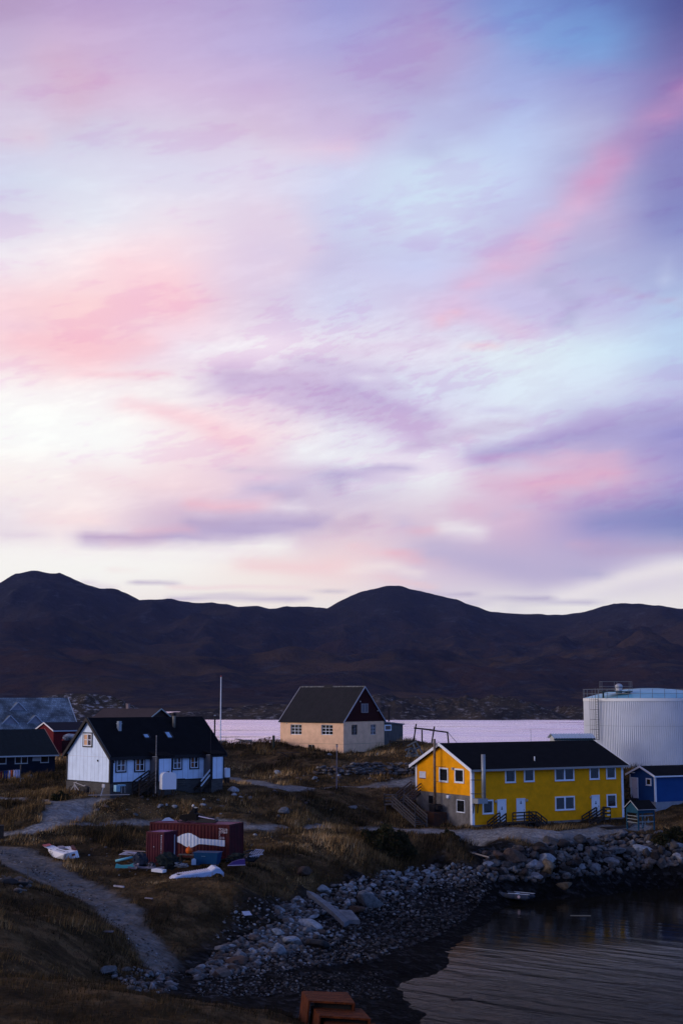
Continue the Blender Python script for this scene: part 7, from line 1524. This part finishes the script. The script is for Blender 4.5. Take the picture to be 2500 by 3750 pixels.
# ------------------------------------------------------------------ bush and grass
def leaf_cloud(name, cx_, cy_, cz_, rx, ry, rz, n, m, seed, parent=None, size=.09):
    r_ = np.random.RandomState(seed); d = r_.normal(size=(n, 3)); d /= np.linalg.norm(d, axis=1)[:, None]; d[:, 2] = np.abs(d[:, 2]); rad = r_.uniform(.55, 1.0, n) ** .6
    lump = 1 + .22 * np.sin(d[:, 0] * 5 + seed) * np.cos(d[:, 1] * 6) + .12 * np.sin(d[:, 2] * 9 + d[:, 0] * 7); P = d * rad[:, None] * lump[:, None] * (rx, ry, rz) + (cx_, cy_, cz_)
    a = r_.normal(size=(n, 3)) * size; b = r_.normal(size=(n, 3)) * size * .6; V = np.stack([P - a, P + b, P + a, P - b], 1).reshape(-1, 3); F_ = np.arange(4 * n).reshape(n, 4); col = np.repeat(r_.rand(n), 4)
    return add_mesh(name, V, F_, m, parent, attr={'tone': np.stack([col, col, col, np.ones_like(col)], 1)})
def tone_mat(name, stops, rough=.8, trans=0.0):
    m = bpy.data.materials.new(name); m.use_nodes = True; t = m.node_tree; b = t.nodes['Principled BSDF']; a = t.nodes.new('ShaderNodeAttribute'); a.attribute_name = 'tone'; s = t.nodes.new('ShaderNodeSeparateColor'); t.links.new(a.outputs[0], s.inputs[0]); r = t.nodes.new('ShaderNodeValToRGB'); e = r.color_ramp.elements
    while len(e) < len(stops): e.new(.5)
    for i, (p_, c) in enumerate(stops): e[i].position = p_; e[i].color = (*c, 1)
    t.links.new(s.outputs[0], r.inputs[0]); t.links.new(r.outputs[0], b.inputs['Base Color']); b.inputs['Roughness'].default_value = 1; b.inputs['Specular IOR Level'].default_value = .02; return m
LEAF = tone_mat('dark_willow_leaves', [(0, (.012, .015, .008)), (.5, (.026, .028, .013)), (.85, (.045, .036, .018)), (1, (.08, .05, .025))])
def bush(px, py, D, rx, rz, n, label, seed, name='bush'):
    p = PT(px, py, D); p = (p[0], p[1], Hs(p[0], p[1])); t = empty(name, p); tag(t, label, 'bush'); leaf_cloud('foliage', 0, 0, -.1, rx, rx * .8, rz, n, LEAF, seed, t); st = MB(); r_ = random.Random(seed)
    for i in range(9): a = r_.uniform(0, 6.28); st.tube((0, 0, -.1), (math.cos(a) * rx * .6, math.sin(a) * rx * .5, rz * .75), .035, .012, 5)
    st.build('stems', WOODD, t)
bush(1415, 3085, 125.5, 2.4, 2.2, 10000, 'large dark rounded bush at the end of the lower path', 11); bush(2420, 3015, 137, 1.0, 1.1, 1600, 'small dark bush right of the teal stall', 12, 'small_bush'); bush(2470, 3010, 138, 1.3, 1.2, 2200, 'dark reddish bush under the blue house at the right edge', 13, 'small_bush'); bush(225, 2898, 129.5, .9, .8, 1400, 'low dark shrub at the left foot of the white gable', 14, 'small_bush')
bush(1640, 3040, 135.2, .9, .7, 1200, 'low dark shrub at the left corner of the yellow house base', 15, 'small_bush')
GRS = tone_mat('autumn_grass', [(0, (.012, .011, .007)), (.3, (.055, .036, .017)), (.5, (.15, .092, .038)), (.7, (.29, .17, .068)), (.88, (.50, .32, .145)), (1, (.66, .47, .25))])
rg = np.random.RandomState(21)
FOOT = [YF, WF, BF, DF, UF, CF, MF]; FD = [(YL, YW), (WL, WW), (BL, BW), (DL, DW), (UL, UW), (CL, CW), (ML, MW_)]
def grass(n, y0, y1, ulo, uhi, hmul, wid, dk=1.0):
    y = np.sqrt(rg.uniform(y0 ** 2, y1 ** 2, n)); x = rg.uniform(ulo, uhi, n) * y
    ro, be = masks(x, y); z = H(x, y); keep = (ro < .14 + rg.rand(n) * .12) & (poly_dist(x, y + 1.0, [(q_[0], q_[1], 0) for q_ in wl]) > 1.3) & (be < .3 + rg.rand(n) * .2) & (z > .6)
    for F, (l, w) in zip(FOOT, FD):
        dx_, dy_ = x - F.o[0], y - F.o[1]; lx = dx_ * F.c + dy_ * F.s; ly = -dx_ * F.s + dy_ * F.c; keep &= ~((lx > -.1) & (lx < l + .1) & (ly > -.1) & (ly < w + .1))
    tall = np.clip(fbm(x / 6, y / 6, 2, 101) * 1.3 + fbm(x / 1.5, y / 1.5, 2, 107) * 1.1 + .42, 0, 1); keep &= rg.rand(n) < .35 + .65 * tall
    x, y, z, tall = x[keep], y[keep], z[keep], tall[keep]; n = len(x); z = z + fbm(x / .9, y / .9, 2, 41) * .22
    h = (.10 + .50 * tall ** 1.5) * rg.uniform(.6, 1.3, n) * hmul; a = rg.uniform(0, math.pi, n); w = wid * rg.uniform(.6, 1.4, n); lean = rg.normal(size=(n, 2)) * .22 * h[:, None] + np.stack([h * .22, 0 * h], 1)
    patch_ = np.clip(.40 + fbm(x / 5.5, y / 5.5, 3, 111) * 1.1 + fbm(x / 1.3, y / 1.3, 2, 117) * .45, 0, 1); tone = np.clip((patch_ * .72 + rg.normal(size=n) * .15 + tall * .16) * dk, 0, 1)
    A = np.stack([x - np.cos(a) * w, y - np.sin(a) * w, z - .05], 1); B = np.stack([x + np.cos(a) * w, y + np.sin(a) * w, z - .05], 1); C_ = np.stack([x + lean[:, 0], y + lean[:, 1], z + h], 1)
    return np.stack([A, B, C_], 1).reshape(-1, 3), np.repeat(tone, 3)
parts = [grass(60000, 36, 62, -.30, .30, .36, .011, .62), grass(130000, 60, 100, -.30, .28, .72, .019, .85), grass(260000, 98, 150, -.28, .28, 1.0, .028), grass(120000, 150, 200, -.27, .25, 1.15, .04)]
V = np.concatenate([p[0] for p in parts]); tn = np.concatenate([p[1] for p in parts])
o = add_mesh('grass', V, np.arange(len(V)).reshape(-1, 3), GRS, attr={'tone': np.stack([tn, tn, tn, np.ones_like(tn)], 1)}); tag(o, 'dry brown autumn grass covering the meadow and banks', 'grass', kind='stuff')

# ------------------------------------------------------------------ air
hz = MB().box(-5800, 5800, -1200, 9200, -7.5, 620).build('haze', None); hz['kind'] = 'stuff'; tag(hz, 'thin blue evening haze in the air between here and the far mountains')
hm_ = bpy.data.materials.new('evening_air'); hm_.use_nodes = True; t = hm_.node_tree; t.nodes.clear(); o_ = t.nodes.new('ShaderNodeOutputMaterial'); pv = t.nodes.new('ShaderNodeVolumePrincipled')
pv.inputs['Color'].default_value = (.44, .50, .95, 1); pv.inputs['Density'].default_value = 1.6e-5; pv.inputs['Anisotropy'].default_value = 0; t.links.new(pv.outputs[0], o_.inputs['Volume']); hz.data.materials.append(hm_)
